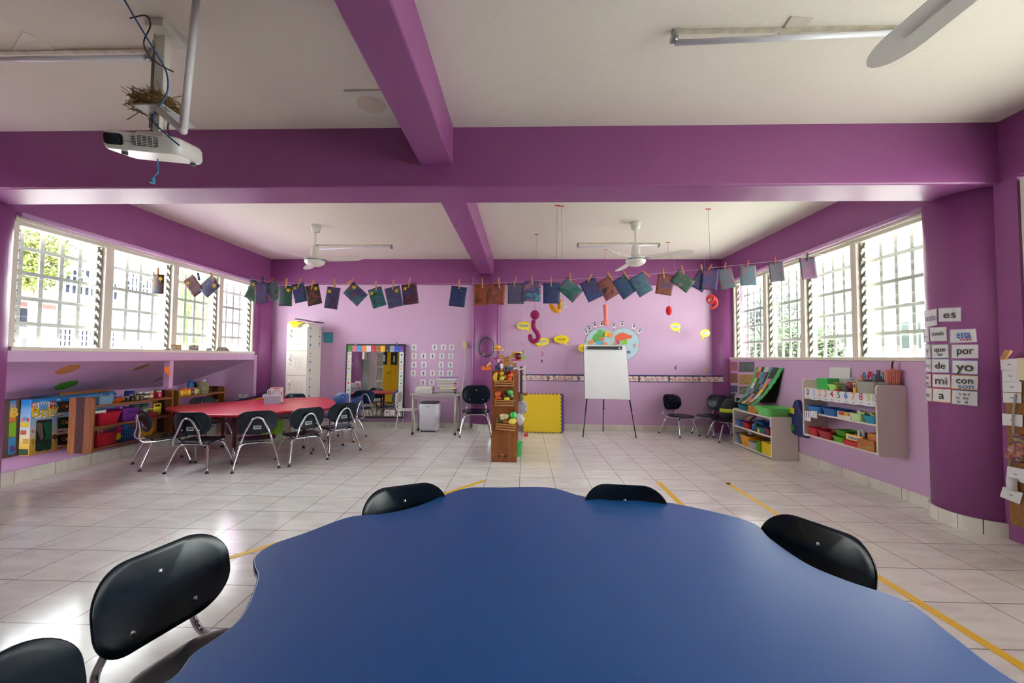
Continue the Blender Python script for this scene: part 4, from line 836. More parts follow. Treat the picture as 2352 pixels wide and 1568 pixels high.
PS = [ # cx, cy, w, h, rot, colours, peg (x, y, rot, colour), words, star
 (362, 652, 27, 46, 2, (OR, BR, BL), (363, 625, 0, 'w'), 'brown and blue painting farthest left on the line', 1),
 (445, 656, 29, 48, -37, (TE, RD, BL), (456, 635, 12, 'k'), 'teal and red painting hanging askew, second from the left', 1),
 (479, 657, 35, 43, 49, (TE, PU, GY), (488, 636, 25, 'w'), 'blue grey painting hanging on its corner, third from the left', 1),
 (584, 668, 31, 46, 27, (RB, GN, BL), (577, 641, 0, 'p'), 'green and brown painting over the edge of the left window', 1),
 (600, 673, 31, 48, -3, (BL, PU, RB), (603, 644, 0, 'k'), 'dark blue painting in front of the green and brown one', 0),
 (627, 668, 30, 44, -32, (TE, GY, GN), (621, 645, -50, 'r'), 'pale teal painting tilted behind the bright green sheet', 0),
 (654, 679, 33, 48, 1, (GN, GN, PU, RD), (658, 650, 0, 'w'), 'mostly bright green sheet with a small swirl', 1),
 (688, 672, 30, 46, -13, (PU, BL, TE), (688, 649, -12, 'w'), 'violet and blue painting with a yellow sun, right of the green sheet', 1),
 (720, 677, 34, 48, -13, (RB, DK, OR), (718, 653, -8, 'w'), 'dark red painting with a yellow splash', 1),
 (763, 684, 32, 51, 8, (GN, PU, DK), (768, 650, 4, 'w'), 'long painting, green above and purple below', 1),
 (816, 675, 37, 46, -47, (RD, TE, PU, OR), (803, 648, -50, 'w'), 'red and teal painting hanging on its corner with a yellow sun', 1),
 (866, 683, 33, 46, -17, (GN, TE, PU), (864, 656, 5, 'w'), 'grey green painting with yellow bits above the desk side', 1),
 (905, 682, 37, 48, -13, (GY, PU, TE), (903, 654, -3, 'w'), 'blue grey painting with a yellow splash, left of a purple one', 1),
 (942, 675, 36, 49, -8, (PU, RB, BL), (940, 649, -6, 'w'), 'purple and red painting at the right end of the left group', 1),
 (1052, 681, 37, 47, 7, (BL, (30, 60, 120), PU), (1055, 652, 0, 'w'), 'deep blue painting hanging alone left of the middle column', 0),
 (1105, 677, 36, 49, -1, (RD, OR, RB), (1108, 650, 0, 'w'), 'bright red painting in front of the middle column', 0),
 (1141, 675, 38, 48, 4, (RB, OR, BL), (1146, 651, 8, 'w'), 'red brown and blue painting beside the bright red one', 0),
 (1185, 674, 38, 48, 0, ((92, 90, 130), (104, 96, 136), GY), (1183, 646, -12, 'w'), 'plain slate violet painting', 0),
 (1223, 669, 38, 47, 1, (TE, PK, BL, CY), (1222, 643, 0, 'w'), 'turquoise and pink painting right of the slate one', 0),
 (1267, 673, 39, 48, 0, (BR, BL, DK), (1266, 647, 0, 'w'), 'brown painting with a blue patch', 0),
 (1310, 665, 37, 48, -48, (GN, TE, RD), (1310, 638, 5, 'w'), 'green blue painting with pink streaks hanging on its corner', 0),
 (1359, 665, 39, 48, -26, (PU, BL, RB), (1355, 638, -25, 'w'), 'violet blue painting tilted above the easel, left of two dark ones', 0),
 (1396, 662, 35, 47, -31, (DK, OR, BL), (1402, 635, 35, 'w'), 'dark painting with orange patches above the easel', 0),
 (1434, 658, 37, 48, -36, (GN, BL, PU), (1438, 632, 30, 'w'), 'blue violet painting with bright green edges', 0),
 (1473, 653, 36, 48, -31, (PU, TE, GY), (1484, 629, 50, 'w'), 'misty teal painting right of the green edged one', 0),
 (1527, 653, 37, 48, 9, (RB, OR, BL), (1524, 628, 3, 'w'), 'rust red painting with blue blotches', 0),
 (1569, 645, 34, 46, -52, (PU, GN, PK), (1568, 620, 12, 'w'), 'mauve and green painting hanging on its corner, right side', 0),
 (1611, 643, 33, 47, 30, (BL, PU, GN), (1612, 618, 8, 'w'), 'blue painting mostly hidden by a red and violet one', 0),
 (1630, 642, 36, 48, 6, (RD, PU, BL), (1630, 615, -35, 'r'), 'red and violet painting held by a red peg above the red comma', 0),
 (1668, 639, 35, 48, -13, (OR, GY, TE), (1665, 611, -15, 'r'), 'orange and grey painting next to the right corner', 0),
 (1719, 632, 37, 46, -2, (CY, (110, 150, 170), PK), (1717, 606, -15, 'r'), 'pale turquoise painting in front of the right windows', 0),
 (1783, 624, 33, 45, -5, ((150, 130, 125), GY, PK), (1780, 599, -5, 'r'), 'faded grey brown painting, second from the right end', 0),
 (1856, 616, 35, 49, -6, (PK, (150, 90, 140), GY), (1855, 590, 0, 'g'), 'pink mauve painting farthest right on the line', 0)]
PC = {'w': (204, 150, 98), 'k': (40, 44, 70), 'p': (100, 90, 150), 'r': (196, 80, 76), 'g': (60, 96, 90)}
PW = {'w': 'wooden', 'k': 'dark', 'p': 'violet', 'r': 'red', 'g': 'green'}
top_pts = []
for i, (cx, cy, w, h, rot, cs, pg, words, star) in enumerate(PS):
    s = LY/F; yy = LY + (.006 if i % 2 else -.006) + .002*(i % 3); p = atY(cx, cy, yy); W_, H_ = w*s, h*s
    # slightly curled sheet
    o = MB(); n = 8; rn = random.Random(i); cu = rn.uniform(-.006, .012)
    vs = []
    for k in range(n+1):
        for j in range(n+1): x, z = (j/n-.5)*W_, (k/n-.5)*H_; vs.append((x, cu*((2*j/n-1)**2)+.4*cu*(1-2*k/n), z))
    fs = [(k*(n+1)+j, k*(n+1)+j+1, (k+1)*(n+1)+j+1, (k+1)*(n+1)+j) for k in range(n) for j in range(n)]
    o.add(vs, fs, None, True); q = o.build('painting', paint(i, cs)); sm = q.modifiers.new('thickness', 'SOLIDIFY'); sm.thickness = .0012
    q.location = p; q.rotation_euler.y = math.radians(rot); tag(q, words, 'painting', 'children\'s paintings pegged on the line')
    if star:
        st_ = MB(); rx, rz = (-.28 if i % 2 else .25)*W_, .28*H_; pts = []
        for k in range(12): a_ = 2*PI*k/12; r_ = (.030 if k % 2 else .013)*rn.uniform(.7, 1.15); pts.append((rx+r_*math.cos(a_), rz+r_*math.sin(a_)))
        zprism(st_, pts, .0022, .0034, C(222, 180, 40)); st_.build('yellow_cutout', None, q)
    px_, py_, pr, pcx = pg; pp = atY(px_, py_, yy); Rp = Matrix.Rotation(math.radians(-pr), 4, 'Y')
    L_ = .098 if pcx == 'w' else .078; o = MB()
    for s_ in (-1, 1):
        poly = [(-.0055, -L_/2), (.0055, -L_/2), (.0065, L_*.1), (.0055, L_/2), (-.0055, L_/2), (-.0065, L_*.1)]
        MM = Rp @ Matrix.Translation((0, s_*.0055, 0)) @ Matrix.Rotation(s_*.05, 4, 'X'); o.prism(poly, -.003, .003, None, MM @ Matrix(((1, 0, 0, 0), (0, 0, -1, 0), (0, 1, 0, 0), (0, 0, 0, 1))))
    c_ = PC[pcx]; g = o.build('clothes_peg', wood('peg_wood', (190, 132, 80), (214, 160, 106), 'Z') if pcx == 'w' else C(*c_), bevel=.0008)
    g.location = pp; tag(g, PW[pcx]+' clothes peg clipping the '+' '.join(words.split()[:9]), 'peg', 'clothes pegs on the line')
    MB().cyl((0, 0, 0), .004, .017, STEEL, 8, Rp @ Matrix.Translation((0, 0, L_*.05)), 'Y').build('spring', None, g); top_pts.append((pp.x, LY, pp.z+(.0)))
line = [(XL-.05, LY+.13, 2.09)] + top_pts[:1] + top_pts[1:] + [(XR+.05, LY+.15, 2.27)]
line.sort(key=lambda p: p[0])
sm_ = [line[0]] + [(line[i][0], LY, (line[i-1][2]+line[i][2]+line[i+1][2])/3-.004) for i in range(1, len(line)-1)] + [line[-1]]
tag(MB().tube(sm_, .0016, None, 5).build('clothes_line', C(200, 190, 200)), 'thin line strung across the room carrying the paintings', 'line')

# ================================================================ toys hanging from the ceiling
THREAD = C(110, 100, 110)
def thread(u, v, y, ztop_, lab, group='threads hanging from the ceiling', low=None, c=THREAD, hook=True):
    top = atZ(u, v, ZC) if low is None else None
def hang(name, lab, u, vc, y, cu, build, cat='soft toy'):
    p = atY(u, vc, y); t = build(p); tag(t, lab, cat); top = t['_top']; del t['_top']
    q = MB().tube([(cu, y, ZC-.002), (p.x, y, p.z+top)], .0016, None, 5).build('thread', THREAD); tag(q, 'dark thread from the ceiling to the '+' '.join(lab.split()[:6]), 'thread', 'threads hanging from the ceiling')
    q = MB().box((0, 0, -.004), (.055, .016, .008)).build('ceiling_tape', C(206, 90, 80)); q.location = (cu, y, ZC); tag(q, 'red tape on the ceiling holding the thread of the '+' '.join(lab.split()[:5]), 'tape', 'red tapes on the ceiling')
    return t
def b_q(p):
    t = empty('question_mark_toy', p); m = mat('magenta_felt', (146, 22, 86), .9, bump=.3, bscale=80); s = 5.39/F
    pts = [(0, 26), (-5, 10), (-5, -2), (-3, -6), (5, -14), (8, -22), (5, -31), (-2, -35), (-9, -31), (-11, -23), (-10, -19)]
    # body: bulb on top, curling tail
    P = smooth_path([(x*s, 0, -y_*s*-1) for x, y_ in [(-2, 16), (-4, 5), (-1, -5), (5, -13), (8.5, -22), (5, -30), (-2.5, -33), (-9, -29), (-11, -21)]], 5)
    MB().ball((0, 0, 28*s), 10.5*s, None, 18, 12, (1, .75, 1.05)).build('head', m, t); MB().tube(P, [5.2*s]*len(P), None, 12).ball(P[-1], 5.2*s).build('tail', m, t); t['_top'] = 38*s; return t
hang('q', 'magenta felt question mark toy hanging upside down by the fruit stand', 1228.5, 751, 5.39, .157, b_q)
def b_moon(p):
    t = empty('moon_toy', p); m = mat('orange_felt', (232, 156, 36), .9); s = 4.35/F
    P = smooth_path([(x*s, 0, z*s) for x, z in [(-12, 12), (-11, 2), (-5, -7), (5, -12), (10, -9)]], 5); MB().tube(P, [s*q for q in [2+4.5*math.sin(PI*min(1, i/(len(P)-1))) for i in range(len(P))]], None, 12).build('crescent', m, t)
    MB().tube([(8*s, .01, 14*s), (8*s, .01, -9*s)], [6*s, 3*s], None, 10).build('point', m, t); t['_top'] = 14*s; return t
hang('m', 'orange felt comma toy behind the brown and blue painting', 1277, 702, 4.35, .35, b_moon)
def b_star(p):
    t = empty('white_star_toy', p); s = 4.35/F; o = MB(); pts = [((11 if k % 2 else 5.5)*s*math.cos(2*PI*k/10+.3), (11 if k % 2 else 5.5)*s*math.sin(2*PI*k/10+.3)) for k in range(10)]; zprism(o, pts, -.01, .01, mat('white_felt', (228, 226, 222), .9)); o.build('star', None, t, bevel=.004); t['_top'] = 8*s; return t
hang('s', 'white felt star beside the orange comma toy', 1293, 702, 4.37, .395, b_star)
def b_ex(p):
    t = empty('exclamation_mark_toy', p); m = mat('salmon_felt', (228, 132, 124), .85); s = 6.14/F
    MB().lathe([(0, 25*s), (5.8*s, 24.5*s), (6*s, 20*s), (4.6*s, 5*s), (4*s, -10*s), (2*s, -12*s)], (0, 0, 0), m, 16).build('bar', m, t); MB().ball((0, 0, -17*s), 8*s, m, 16, 10, (1, .7, .9)).build('dot', m, t); t['_top'] = 25*s; return t
hang('e', 'salmon pink exclamation mark toy hanging above the world map', 1391, 724, 6.14, 1.224, b_ex)
def b_oval(p):
    t = empty('red_oval_toy', p); m = mat('red_felt', (206, 34, 46), .85); s = 5.77/F; MB().ball((0, 0, 0), 11*s, m, 18, 12, (.62, .5, 1)).build('oval', m, t); t['_top'] = 11*s; return t
hang('o', 'red felt oval hanging right of the easel', 1536.5, 713, 5.77, 2.026, b_oval)
def b_comma(p):
    t = empty('red_comma_toy', p); m = mat('coral_felt', (226, 66, 66), .85); s = 4.47/F
    P = smooth_path([(x*s, 0, z*s) for x, z in [(0, 6), (6, 3), (9, -5), (5, -13), (-4, -17)]], 5); MB().ball((-2*s, 0, 5*s), 11.2*s, m, 18, 12, (1, .45, 1)).tube(P, [s*q for q in [8-6*i/(len(P)-1) for i in range(len(P))]], m, 12).build('comma', m, t)
    for x, z in ((-9.0, 1.6), (-4.2, 4.6)): e = MB().ball((x*s, -4.9*s, z*s), 2.3*s, C(236, 236, 236), 10, 8, (1, .4, 1)).build('eye', None, t); MB().ball((x*s, -5.8*s, z*s), 1.2*s, C(20, 20, 20), 8, 6, (1, .4, 1)).build('pupil', None, e)
    t['_top'] = 16*s; return t
hang('c', 'coral red comma toy with two eyes near the right corner', 1635, 692, 4.47, 2.01, b_comma)
WTH = C(214, 196, 214)
for u, vb, yq, bits, lab in ((1203, 852, YB-.07, [(1200, 790, 'r', (190, 120, 80)), (1201, 806, 'r', (110, 60, 60))], 'left speech bubble'), (1245, 845, YB-.07, [(1245, 809, 'r', (200, 60, 70)), (1245, 815, 'r', (190, 60, 70)), (1244.5, 829, 'b', (70, 90, 60))], 'tilted speech bubble'), (1289, 860, YB-.07, [], 'CAUSA speech bubble'), (1551, 858, YB-.28, [(1551.5, 845, 'b', (40, 110, 140)), (1552.5, 841, 'r', (190, 70, 60))], 'small bubble right of the map'), (1619, 852, YB-.28, [(1619, 850, 'b', (226, 190, 120))], 'small bubble in the corner')):
    a = atY(u, 700, yq); b_ = atY(u, vb, yq); tag(MB().tube([(a.x, yq, 2.39 if yq > 6.6 else ZC), (a.x, yq, b_.z)], .0013, None, 5).build('thread', WTH), 'pale thread carrying the '+lab, 'thread', 'pale threads with speech bubbles')
    for k, (x, v, kd, c_) in enumerate(bits):
        p = atY(x, v, yq); o = MB().box((0, 0, 0), (.05, .008, .011), None, Matrix.Rotation((-.5 if k else .5), 4, 'Y')) if kd == 'r' else MB().ball((0, 0, 0), .022, None, 10, 8, (.6, .4, 1.2)); q = o.build('thread_trinket', C(*c_)); q.location = p; tag(q, 'tiny trinket %s on the thread of the %s' % (['first', 'second', 'third'][k], lab), 'trinket', 'trinkets on pale threads')
p = atY(1203, 815, YB-.075); o = MB(); o.box((0, 0, .05), (.018, .008, .12)); o.box((0, 0, -.05), (.062, .008, .062), None, Matrix.Translation((0, 0, -.05)) @ Matrix.Rotation(.6, 4, 'Y') @ Matrix.Translation((0, 0, .05))); q = o.build('green_tag', C(150, 200, 70)); q.location = p; tag(q, 'lime green tag hanging above the right side of the fruit stand', 'tag')

# ================================================================ ceiling: fans, tubes, projector
FAN = mat('fan_white', (214, 212, 206), .35)
def fan(u, v, y, tips, lab, zrod=ZC, hubz=None):
    h_ = atY(u, v, y); f = thing('ceiling_fan', lab, 'fan', (h_.x, y, h_.z), group='white three-blade ceiling fans'); top = ZC-h_.z
    MB().cyl((0, 0, (top+.1)/2), .012, top-.1).build('rod', FAN, f); MB().lathe([(.055, 0), (.062, -.01), (.05, -.085), (.02, -.09)], (0, 0, top), None, 24).build('canopy', FAN, f)
    MB().lathe([(.03, .20), (.045, .18), (.055, .08), (.06, .06), (.105, .045), (.118, .03), (.12, .0), (.11, -.025), (.07, -.05), (0, -.06)], (0, 0, 0), FAN, 32).build('motor_housing', FAN, f)
    MB().lathe([(.1205, .018), (.1215, .014), (.1205, .010)], (0, 0, 0), C(70, 90, 130), 32).build('trim_ring', C(70, 90, 130), f)
    for tu, tv in tips:
        t = atZ(tu, tv, h_.z) - Vector((h_.x, y, h_.z)); a = math.atan2(t.y, t.x); R = Matrix.Rotation(a, 4, 'Z') @ Matrix.Rotation(math.radians(-11), 4, 'X')
        o = MB(); L0, L1 = .14, .66; top_ = [(L0, .045), (L0+.08, .056)] + [(L1-.12+.12*math.sin(t), .064*math.cos(t)) for t in [PI*i/14 for i in range(15)]] + [(L0+.08, -.056), (L0, -.045)]
        o.prism(top_[::-1], .018, .022, None, R); o.prism([(L0, .006), (L1-.15, .006), (L1-.15, -.006), (L0, -.006)], .022, .027, None, R); o.prism([(L0, .006), (L1-.15, .006), (L1-.15, -.006), (L0, -.006)], .014, .018, None, R); bl = o.build('blade', FAN, f)
        MB().box((.135, 0, .02), (.08, .04, .006), None, R).build('blade_bracket', STEEL, bl)
    return f
fan(723, 601, 5.0, ((607, 570), (848, 595), (706, 622)), 'white ceiling fan beyond the cross beam, left of the middle beam')
fan(1460, 600, 4.91, ((1362, 570), (1597, 580), (1425, 622)), 'white ceiling fan beyond the cross beam, right of the middle beam')
zf = 2.30; t1 = atZ(2005, 152, zf); t2 = atZ(2190, 0, zf); d_ = (t2-t1).normalized(); hb = t1+d_*.66
f = thing('ceiling_fan', 'near ceiling fan of which one blade enters at the upper right', 'fan', hb, group='white three-blade ceiling fans')
MB().cyl((0, 0, (ZC-zf)/2), .012, ZC-zf-.1).build('rod', FAN, f); MB().lathe([(.055, 0), (.062, -.01), (.05, -.085), (.02, -.09)], (0, 0, ZC-zf), None, 24).build('canopy', FAN, f)
MB().lathe([(.03, .20), (.045, .18), (.055, .08), (.06, .06), (.105, .045), (.118, .03), (.12, .0), (.11, -.025), (.07, -.05), (0, -.06)], (0, 0, 0), FAN, 32).build('motor_housing', FAN, f)
a0 = math.atan2(-d_.y, -d_.x)
for k in range(3):
    R = Matrix.Rotation(a0+k*2*PI/3, 4, 'Z') @ Matrix.Rotation(math.radians(9), 4, 'X'); o = MB(); L0, L1 = .13, .67
    top_ = [(L0, .05), (L0+.08, .06)] + [(L1-.14+.14*math.sin(t), .066*math.cos(t)) for t in [PI*i/16 for i in range(17)]] + [(L0+.08, -.06), (L0, -.05)]
    o.prism(top_[::-1], 0, .004, None, R); o.prism([(L0, .008), (L1-.15, .008), (L1-.15, -.008), (L0, -.008)], -.006, 0, None, R); bl = o.build('blade', mat('fan_gloss', (226, 226, 220), .12), f); MB().box((.13, 0, .002), (.08, .04, .006), None, R).build('blade_bracket', STEEL, bl)
TUBE = mat('tube_glass', (226, 228, 238), .25)
def tube_light(p0, p1, lab, plate=None, grimy=True):
    a, b_ = Vector(p0), Vector(p1); c = (a+b_)/2; t = thing('tube_light', lab, 'light', (c.x, c.y, ZC), group='ceiling tube lights'); a -= t.location; b_ -= t.location; d = (b_-a).normalized(); a.z = b_.z = -.045
    MB().tube([a+d*.02, b_-d*.02], .0135, None, 14).build('tube', TUBE, t)
    MB().box2((min(a.x, b_.x), min(a.y, b_.y)+.0-.012, -.010), (max(a.x, b_.x), max(a.y, b_.y)+.012, 0)).build('mounting_strip', mat('grimy_strip', (196, 188, 172), .6, vary=.25, vscale=14), t)
    for e, s in ((a, 1), (b_, -1)): h = MB().cyl(e, .019, .03, STEEL, 14, Matrix.Translation(e) @ Matrix.Rotation(PI/2, 4, 'Y') @ Matrix.Translation(-e)).box(e+Vector((0, 0, .025)), (.02, .02, .04), STEEL).build('lamp_holder', STEEL, t)
    return t
a, b_ = atZ(1548, 90, ZC-.045), atZ(2100, 90, ZC-.045); tube_light(a, (b_.x, a.y, 0), 'long tube light near the camera on the right ceiling'); TY = a.y
q = [atZ(1788, 80, ZC), atZ(1818, 36, ZC), atZ(1868, 40, ZC), atZ(1832, 82, ZC)]; tag(MB().quadslab(q, (0, 0, -1), .006).build('cover_plate', mat('grimy_plate', (206, 200, 188), .6, vary=.1, vscale=20)), 'square cover plate on the ceiling beside the right tube light', 'plate')
a, b_ = atZ(-60, 128, ZC-.045), atZ(345, 132, ZC-.045); tube_light((a.x-.2, b_.y, 0), (b_.x, b_.y, 0), 'tube light on the left ceiling beside the projector mount')
q = [atZ(25, 118, ZC), atZ(52, 72, ZC), atZ(78, 82, ZC), atZ(132, 120, ZC)]; tag(MB().quadslab(q, (0, 0, -1), .005).build('cover_plate', CEIL), 'painted over plate on the ceiling by the left tube light', 'plate')
for (u0, v0, u1, v1, lab) in ((728, 569, 897, 567, 'small looking tube light behind the left fan'), (1327, 565, 1510, 568, 'small looking tube light behind the right fan')):
    a, b_ = atZ(u0, v0, ZC-.045), atZ(u1, v1, ZC-.045); tube_light(a, (b_.x, a.y, 0), lab)
# ceiling loudspeaker plate
sp = thing('ceiling_speaker', 'square white ceiling speaker left of the middle beam', 'speaker', atZ(850, 237, ZC)); c_ = Vector(sp.location); q = [atZ(*p, ZC)-c_ for p in ((793, 212), (880, 208), (908, 262), (838, 266))]
MB().box((0.015, 0, -.006), (.26, .27, .012)).build('plate', mat('old_white', (222, 220, 212), .5), sp, bevel=.003); MB().lathe([(0, -.02), (.07, -.02), (.088, -.013), (.09, -.012)], (0.01, 0, 0), None, 28).build('grille', mat('beige_grille', (214, 200, 186), .7, bump=.3, bscale=120), sp)
# projector with mount, nest, pipe, cables
PJ = 1.95
def pj(u, v, y=PJ): return atY(u, v, y)
m0 = atZ(376, 60, ZC); mt = thing('projector_mount', 'white telescopic projector mount hanging from the ceiling', 'mount', (m0.x, PJ, ZC)); LM = Vector(mt.location)
zb = pj(365, 322).z
mx_ = m0.x-LM.x
MB().box((0, .0, -.02), (.09, .16, .04)).build('ceiling_bracket', mat('white_steel', (206, 204, 196), .45), mt, bevel=.004)
x1_, x2_ = pj(366, 200).x-LM.x, pj(366, 200).x-LM.x
MB().box((x1_+.01, 0, (zb-ZC)/2+.08), (.05, .035, ZC-zb-.2)).build('outer_column', mat('white_steel', (206, 204, 196), .45), mt, bevel=.003)
MB().box((x1_, 0, (zb-ZC)+.1), (.035, .022, .26)).build('inner_column', mat('white_steel', (206, 204, 196), .45), mt, bevel=.002)
MB().box((x1_-.03, 0, (zb-ZC)/2-.0), (.014, .02, ZC-zb-.12)).build('side_rail', C(120, 118, 112), mt)
for k in range(4): MB().cyl((x1_+(.012 if k % 2 else -.012), -.019, zb-ZC+.04+k*.028), .006, .006, C(60, 60, 60), 8, None, 'Y').build('bolt', None, mt)
MB().box((x1_, 0, zb-ZC+.012), (.14, .09, .02)).build('head_plate', mat('white_steel', (206, 204, 196), .45), mt, bevel=.003)
o = MB(); a = pj(362, 70)-LM; b_ = pj(352, 130)-LM; o.tube([a, b_], .012, None, 8); o.build('side_arm', C(206, 200, 188), mt)
pr = thing('projector', 'white ceiling projector with lens and louvred grille', 'projector', (LM.x+x1_, PJ, zb-.075), rot=(math.radians(13), 0, math.radians(14))); PW_ = mat('projector_white', (216, 214, 210), .22)
w_, d2, h2 = .325, .235, .082
o = MB(); r1 = rrect(w_, d2, .035, 5); k = len(r1); prof = [(0, .93), (.006, .97), (.02, 1.0), (.06, 1.0), (.075, .965), (.082, .90)]; vs = []
for z, s in prof: vs += [(p[0]*s, p[1]*s, z-.01) for p in r1]
o.add(vs, [(i*k+j, i*k+(j+1) % k, (i+1)*k+(j+1) % k, (i+1)*k+j) for i in range(len(prof)-1) for j in range(k)], None, True); o.add(vs[:k], [tuple(range(k))[::-1]]); o.add(vs[-k:], [tuple(range(k))]); o.build('body', PW_, pr)
l_ = MB().rbox((-.105, -.1165, .032), (.075, .014, .05), .012, axis='Y').build('lens_recess', C(16, 16, 18), pr); MB().cyl((-.095, -.1265, .034), .02, .012, C(40, 46, 60, .1), 20, None, 'Y').build('lens', None, l_)
g = MB().rbox((.02, -.118, .036), (.105, .004, .046), .008, axis='Y').build('vent_recess', C(60, 60, 64), pr); s = MB()
for k in range(6): s.box((.02, -.1215, .018+k*.0072), (.1, .004, .0028))
for k in range(4): s.box((-.013+k*.022, -.1215, .036), (.0025, .004, .044))
s.build('vent_louvres', PW_, g); text('EPSON', .010, C(110, 110, 120), pr, Matrix.Translation((-.048, -.119, .028)) @ FB)
MB().lathe([(.012, 0), (.012, -.012), (.008, -.014)], (-.1, -.06, -.01), C(80, 80, 82), 10).build('foot', None, pr); MB().lathe([(.012, 0), (.012, -.012), (.008, -.014)], (.12, .08, -.01), C(80, 80, 82), 10).build('foot', None, pr)
# tray and nest
tc_ = pj(385, 250); tr = MB(); tr.box((0, 0, 0), (.15, .20, .006)); q = tr.build('mount_tray', mat('grey_tray', (176, 180, 182), .4)); q.location = (LM.x+x1_+.02, PJ+.02, pj(385, 262).z); tag(q, 'flat metal tray on the projector mount under the nest', 'tray'); zt_ = q.location.z+.004
rn = random.Random(21); o = MB(); n1, n2 = mat('straw', (150, 118, 66), .8), mat('dark_straw', (104, 78, 44), .8)
for k in range(210):
    a_ = rn.uniform(0, 2*PI); r_ = .04+rn.uniform(0, .05); c_ = Vector((r_*math.cos(a_)*1.15, r_*math.sin(a_), rn.uniform(.0, .075)*(1.1-r_*6))); d = Vector((-math.sin(a_)+rn.gauss(0, .5), math.cos(a_)+rn.gauss(0, .5), rn.gauss(0, .3))).normalized()*rn.uniform(.03, .075); o.tube([c_-d, c_+Vector((rn.gauss(0, .006),)*3), c_+d], .0016, n1 if k % 3 else n2, 4)
for d in ((-.16, 0, .12), (.17, -.02, .06), (-.15, .0, -.05), (.14, -.08, -.06), (-.17, .05, .03), (.16, 0, .015), (.1, -.1, -.09)): o.tube([(0, 0, .03), Vector(d)*.6+Vector((0, 0, .02)), d], .002, n1, 4)
q = o.build('bird_nest'); q.location = (LM.x+x1_-.0, PJ-.01, zt_+.012); tag(q, 'messy twig bird nest on the projector mount', 'nest', kind=None)
a, b1_, c_ = atZ(452, -8, ZC-.0), pj(421, 300, 1.75), pj(366, 254, 1.83); tag(MB().tube([(a.x, a.y, ZC), (b1_.x, b1_.y, b1_.z)], .0155, None, 14).ball(b1_, .0165, None, 12, 8).tube([b1_, c_], .0155, None, 14).build('conduit_pipe', mat('white_pvc', (212, 210, 214), .35)), 'white bent conduit pipe from the ceiling to the projector mount', 'pipe')
P = smooth_path([atY(280, -10, 1.72), atY(318, 55, 1.74), atY(350, 108, 1.78), atY(382, 165, 1.84), atY(383, 215, 1.85), atY(352, 270, 1.84), atY(372, 300, 1.84), atY(412, 334, 1.84)], 6); tag(MB().tube(P, .0038, None, 6).build('blue_cable', C(40, 90, 150)), 'blue cable running down along the projector mount', 'cable')
P = smooth_path([atY(298, 42, 1.84), atY(335, 36, 1.84), atY(345, 60, 1.85), atY(330, 100, 1.84), atY(352, 138, 1.84), atY(398, 165, 1.83)], 6); tag(MB().tube(P, .0032, None, 6).build('black_cable', C(30, 30, 30)), 'black cable tied round the top of the projector mount', 'cable')
P = smooth_path([atY(388, 275, 1.9), atY(386, 300, 1.9), atY(396, 325, 1.9)], 5); tag(MB().tube(P, .0035, None, 6).build('black_cable', C(36, 36, 36)), 'short black cable entering the top of the projector', 'cable')
o = MB().tube([atY(364, 396, 1.86), atY(357, 402, 1.86), atY(352, 409, 1.86)], .003, None, 6).tube([atY(353, 408, 1.86), atY(350, 421, 1.86)], [.006, .012], None, 8).tube([atY(364, 396, 1.86), atY(362, 365, 1.90)], .003, None, 6); tag(o.build('blue_plug', C(60, 140, 190)), 'pale blue cable plug dangling below the projector', 'plug')
for k in range(2): pass
# ================================================================ left alcove
XF = -4.57
W2 = wood('alcove_shelf_wood', (128, 74, 36), (160, 98, 50), 'Y'); W3 = wood('dark_stripe_wood', (44, 22, 14), (66, 34, 20), 'Z'); W4 = wood('side_panel_wood', (122, 76, 30), (150, 98, 44), 'Z')
PT = .135
def wood_shelf(y0, y1, ztop, boards, lab, xf=XF, depth=.27):
    t = thing('bookcase', lab, 'shelf', (xf-depth/2, (y0+y1)/2, PT), group='low wooden shelves in the alcove'); hy = (y1-y0)/2; h = ztop-PT; d = depth
    for s in (-1, 1):
        o = MB(); o.rbox((0, s*(hy-.011), h/2), (d, .022, h), .03, None, None, 4, 'Y'); p = o.build('side_panel', W4, t, bevel=.003)
        MB().box((-.01, s*(hy-.011)-s*0, h/2), (d*.34, .0235, h-.004)).build('dark_stripe', W3, p)
        sc = MB()
        for a, b_ in ((-.08, .1), (.09, .1), (-.08, .32), (.09, .3), (.02, .5), (-.02, .06)): sc.cyl((a, s*(hy-.011)-.0122, b_), .003, .001, None, 8, None, 'Y')
        sc.build('screw_cap', C(220, 200, 170), p)
    for z in boards: MB().box((.0, 0, z-PT-.011), (d-.01, 2*hy-.044, .022)).build('shelf_board', W2, t, bevel=.002)
    return t
A = lambda v, u=224, x=XF: atX(u, v, x)
y0, y1 = atZ(222, 1041, PT).y-.02, 5.22; zt = A(912, 222).z; b0, b1, b2 = A(931).z, A(980, 222).z, A(1029, 222).z
wood_shelf(y0, y1, zt, (b0, b1, b2), 'wooden shelf unit nearer the camera in the alcove, with red bins')
y2, y3 = 5.30, 6.14; B0 = atX(500, 901, XF).z; zt2 = atX(520, 886, XF).z; B1, B2 = B0-.235, PT+.04
wood_shelf(y2, y3, zt2, (B0, B1, B2), 'wooden shelf unit farther from the camera in the alcove, behind the red table')
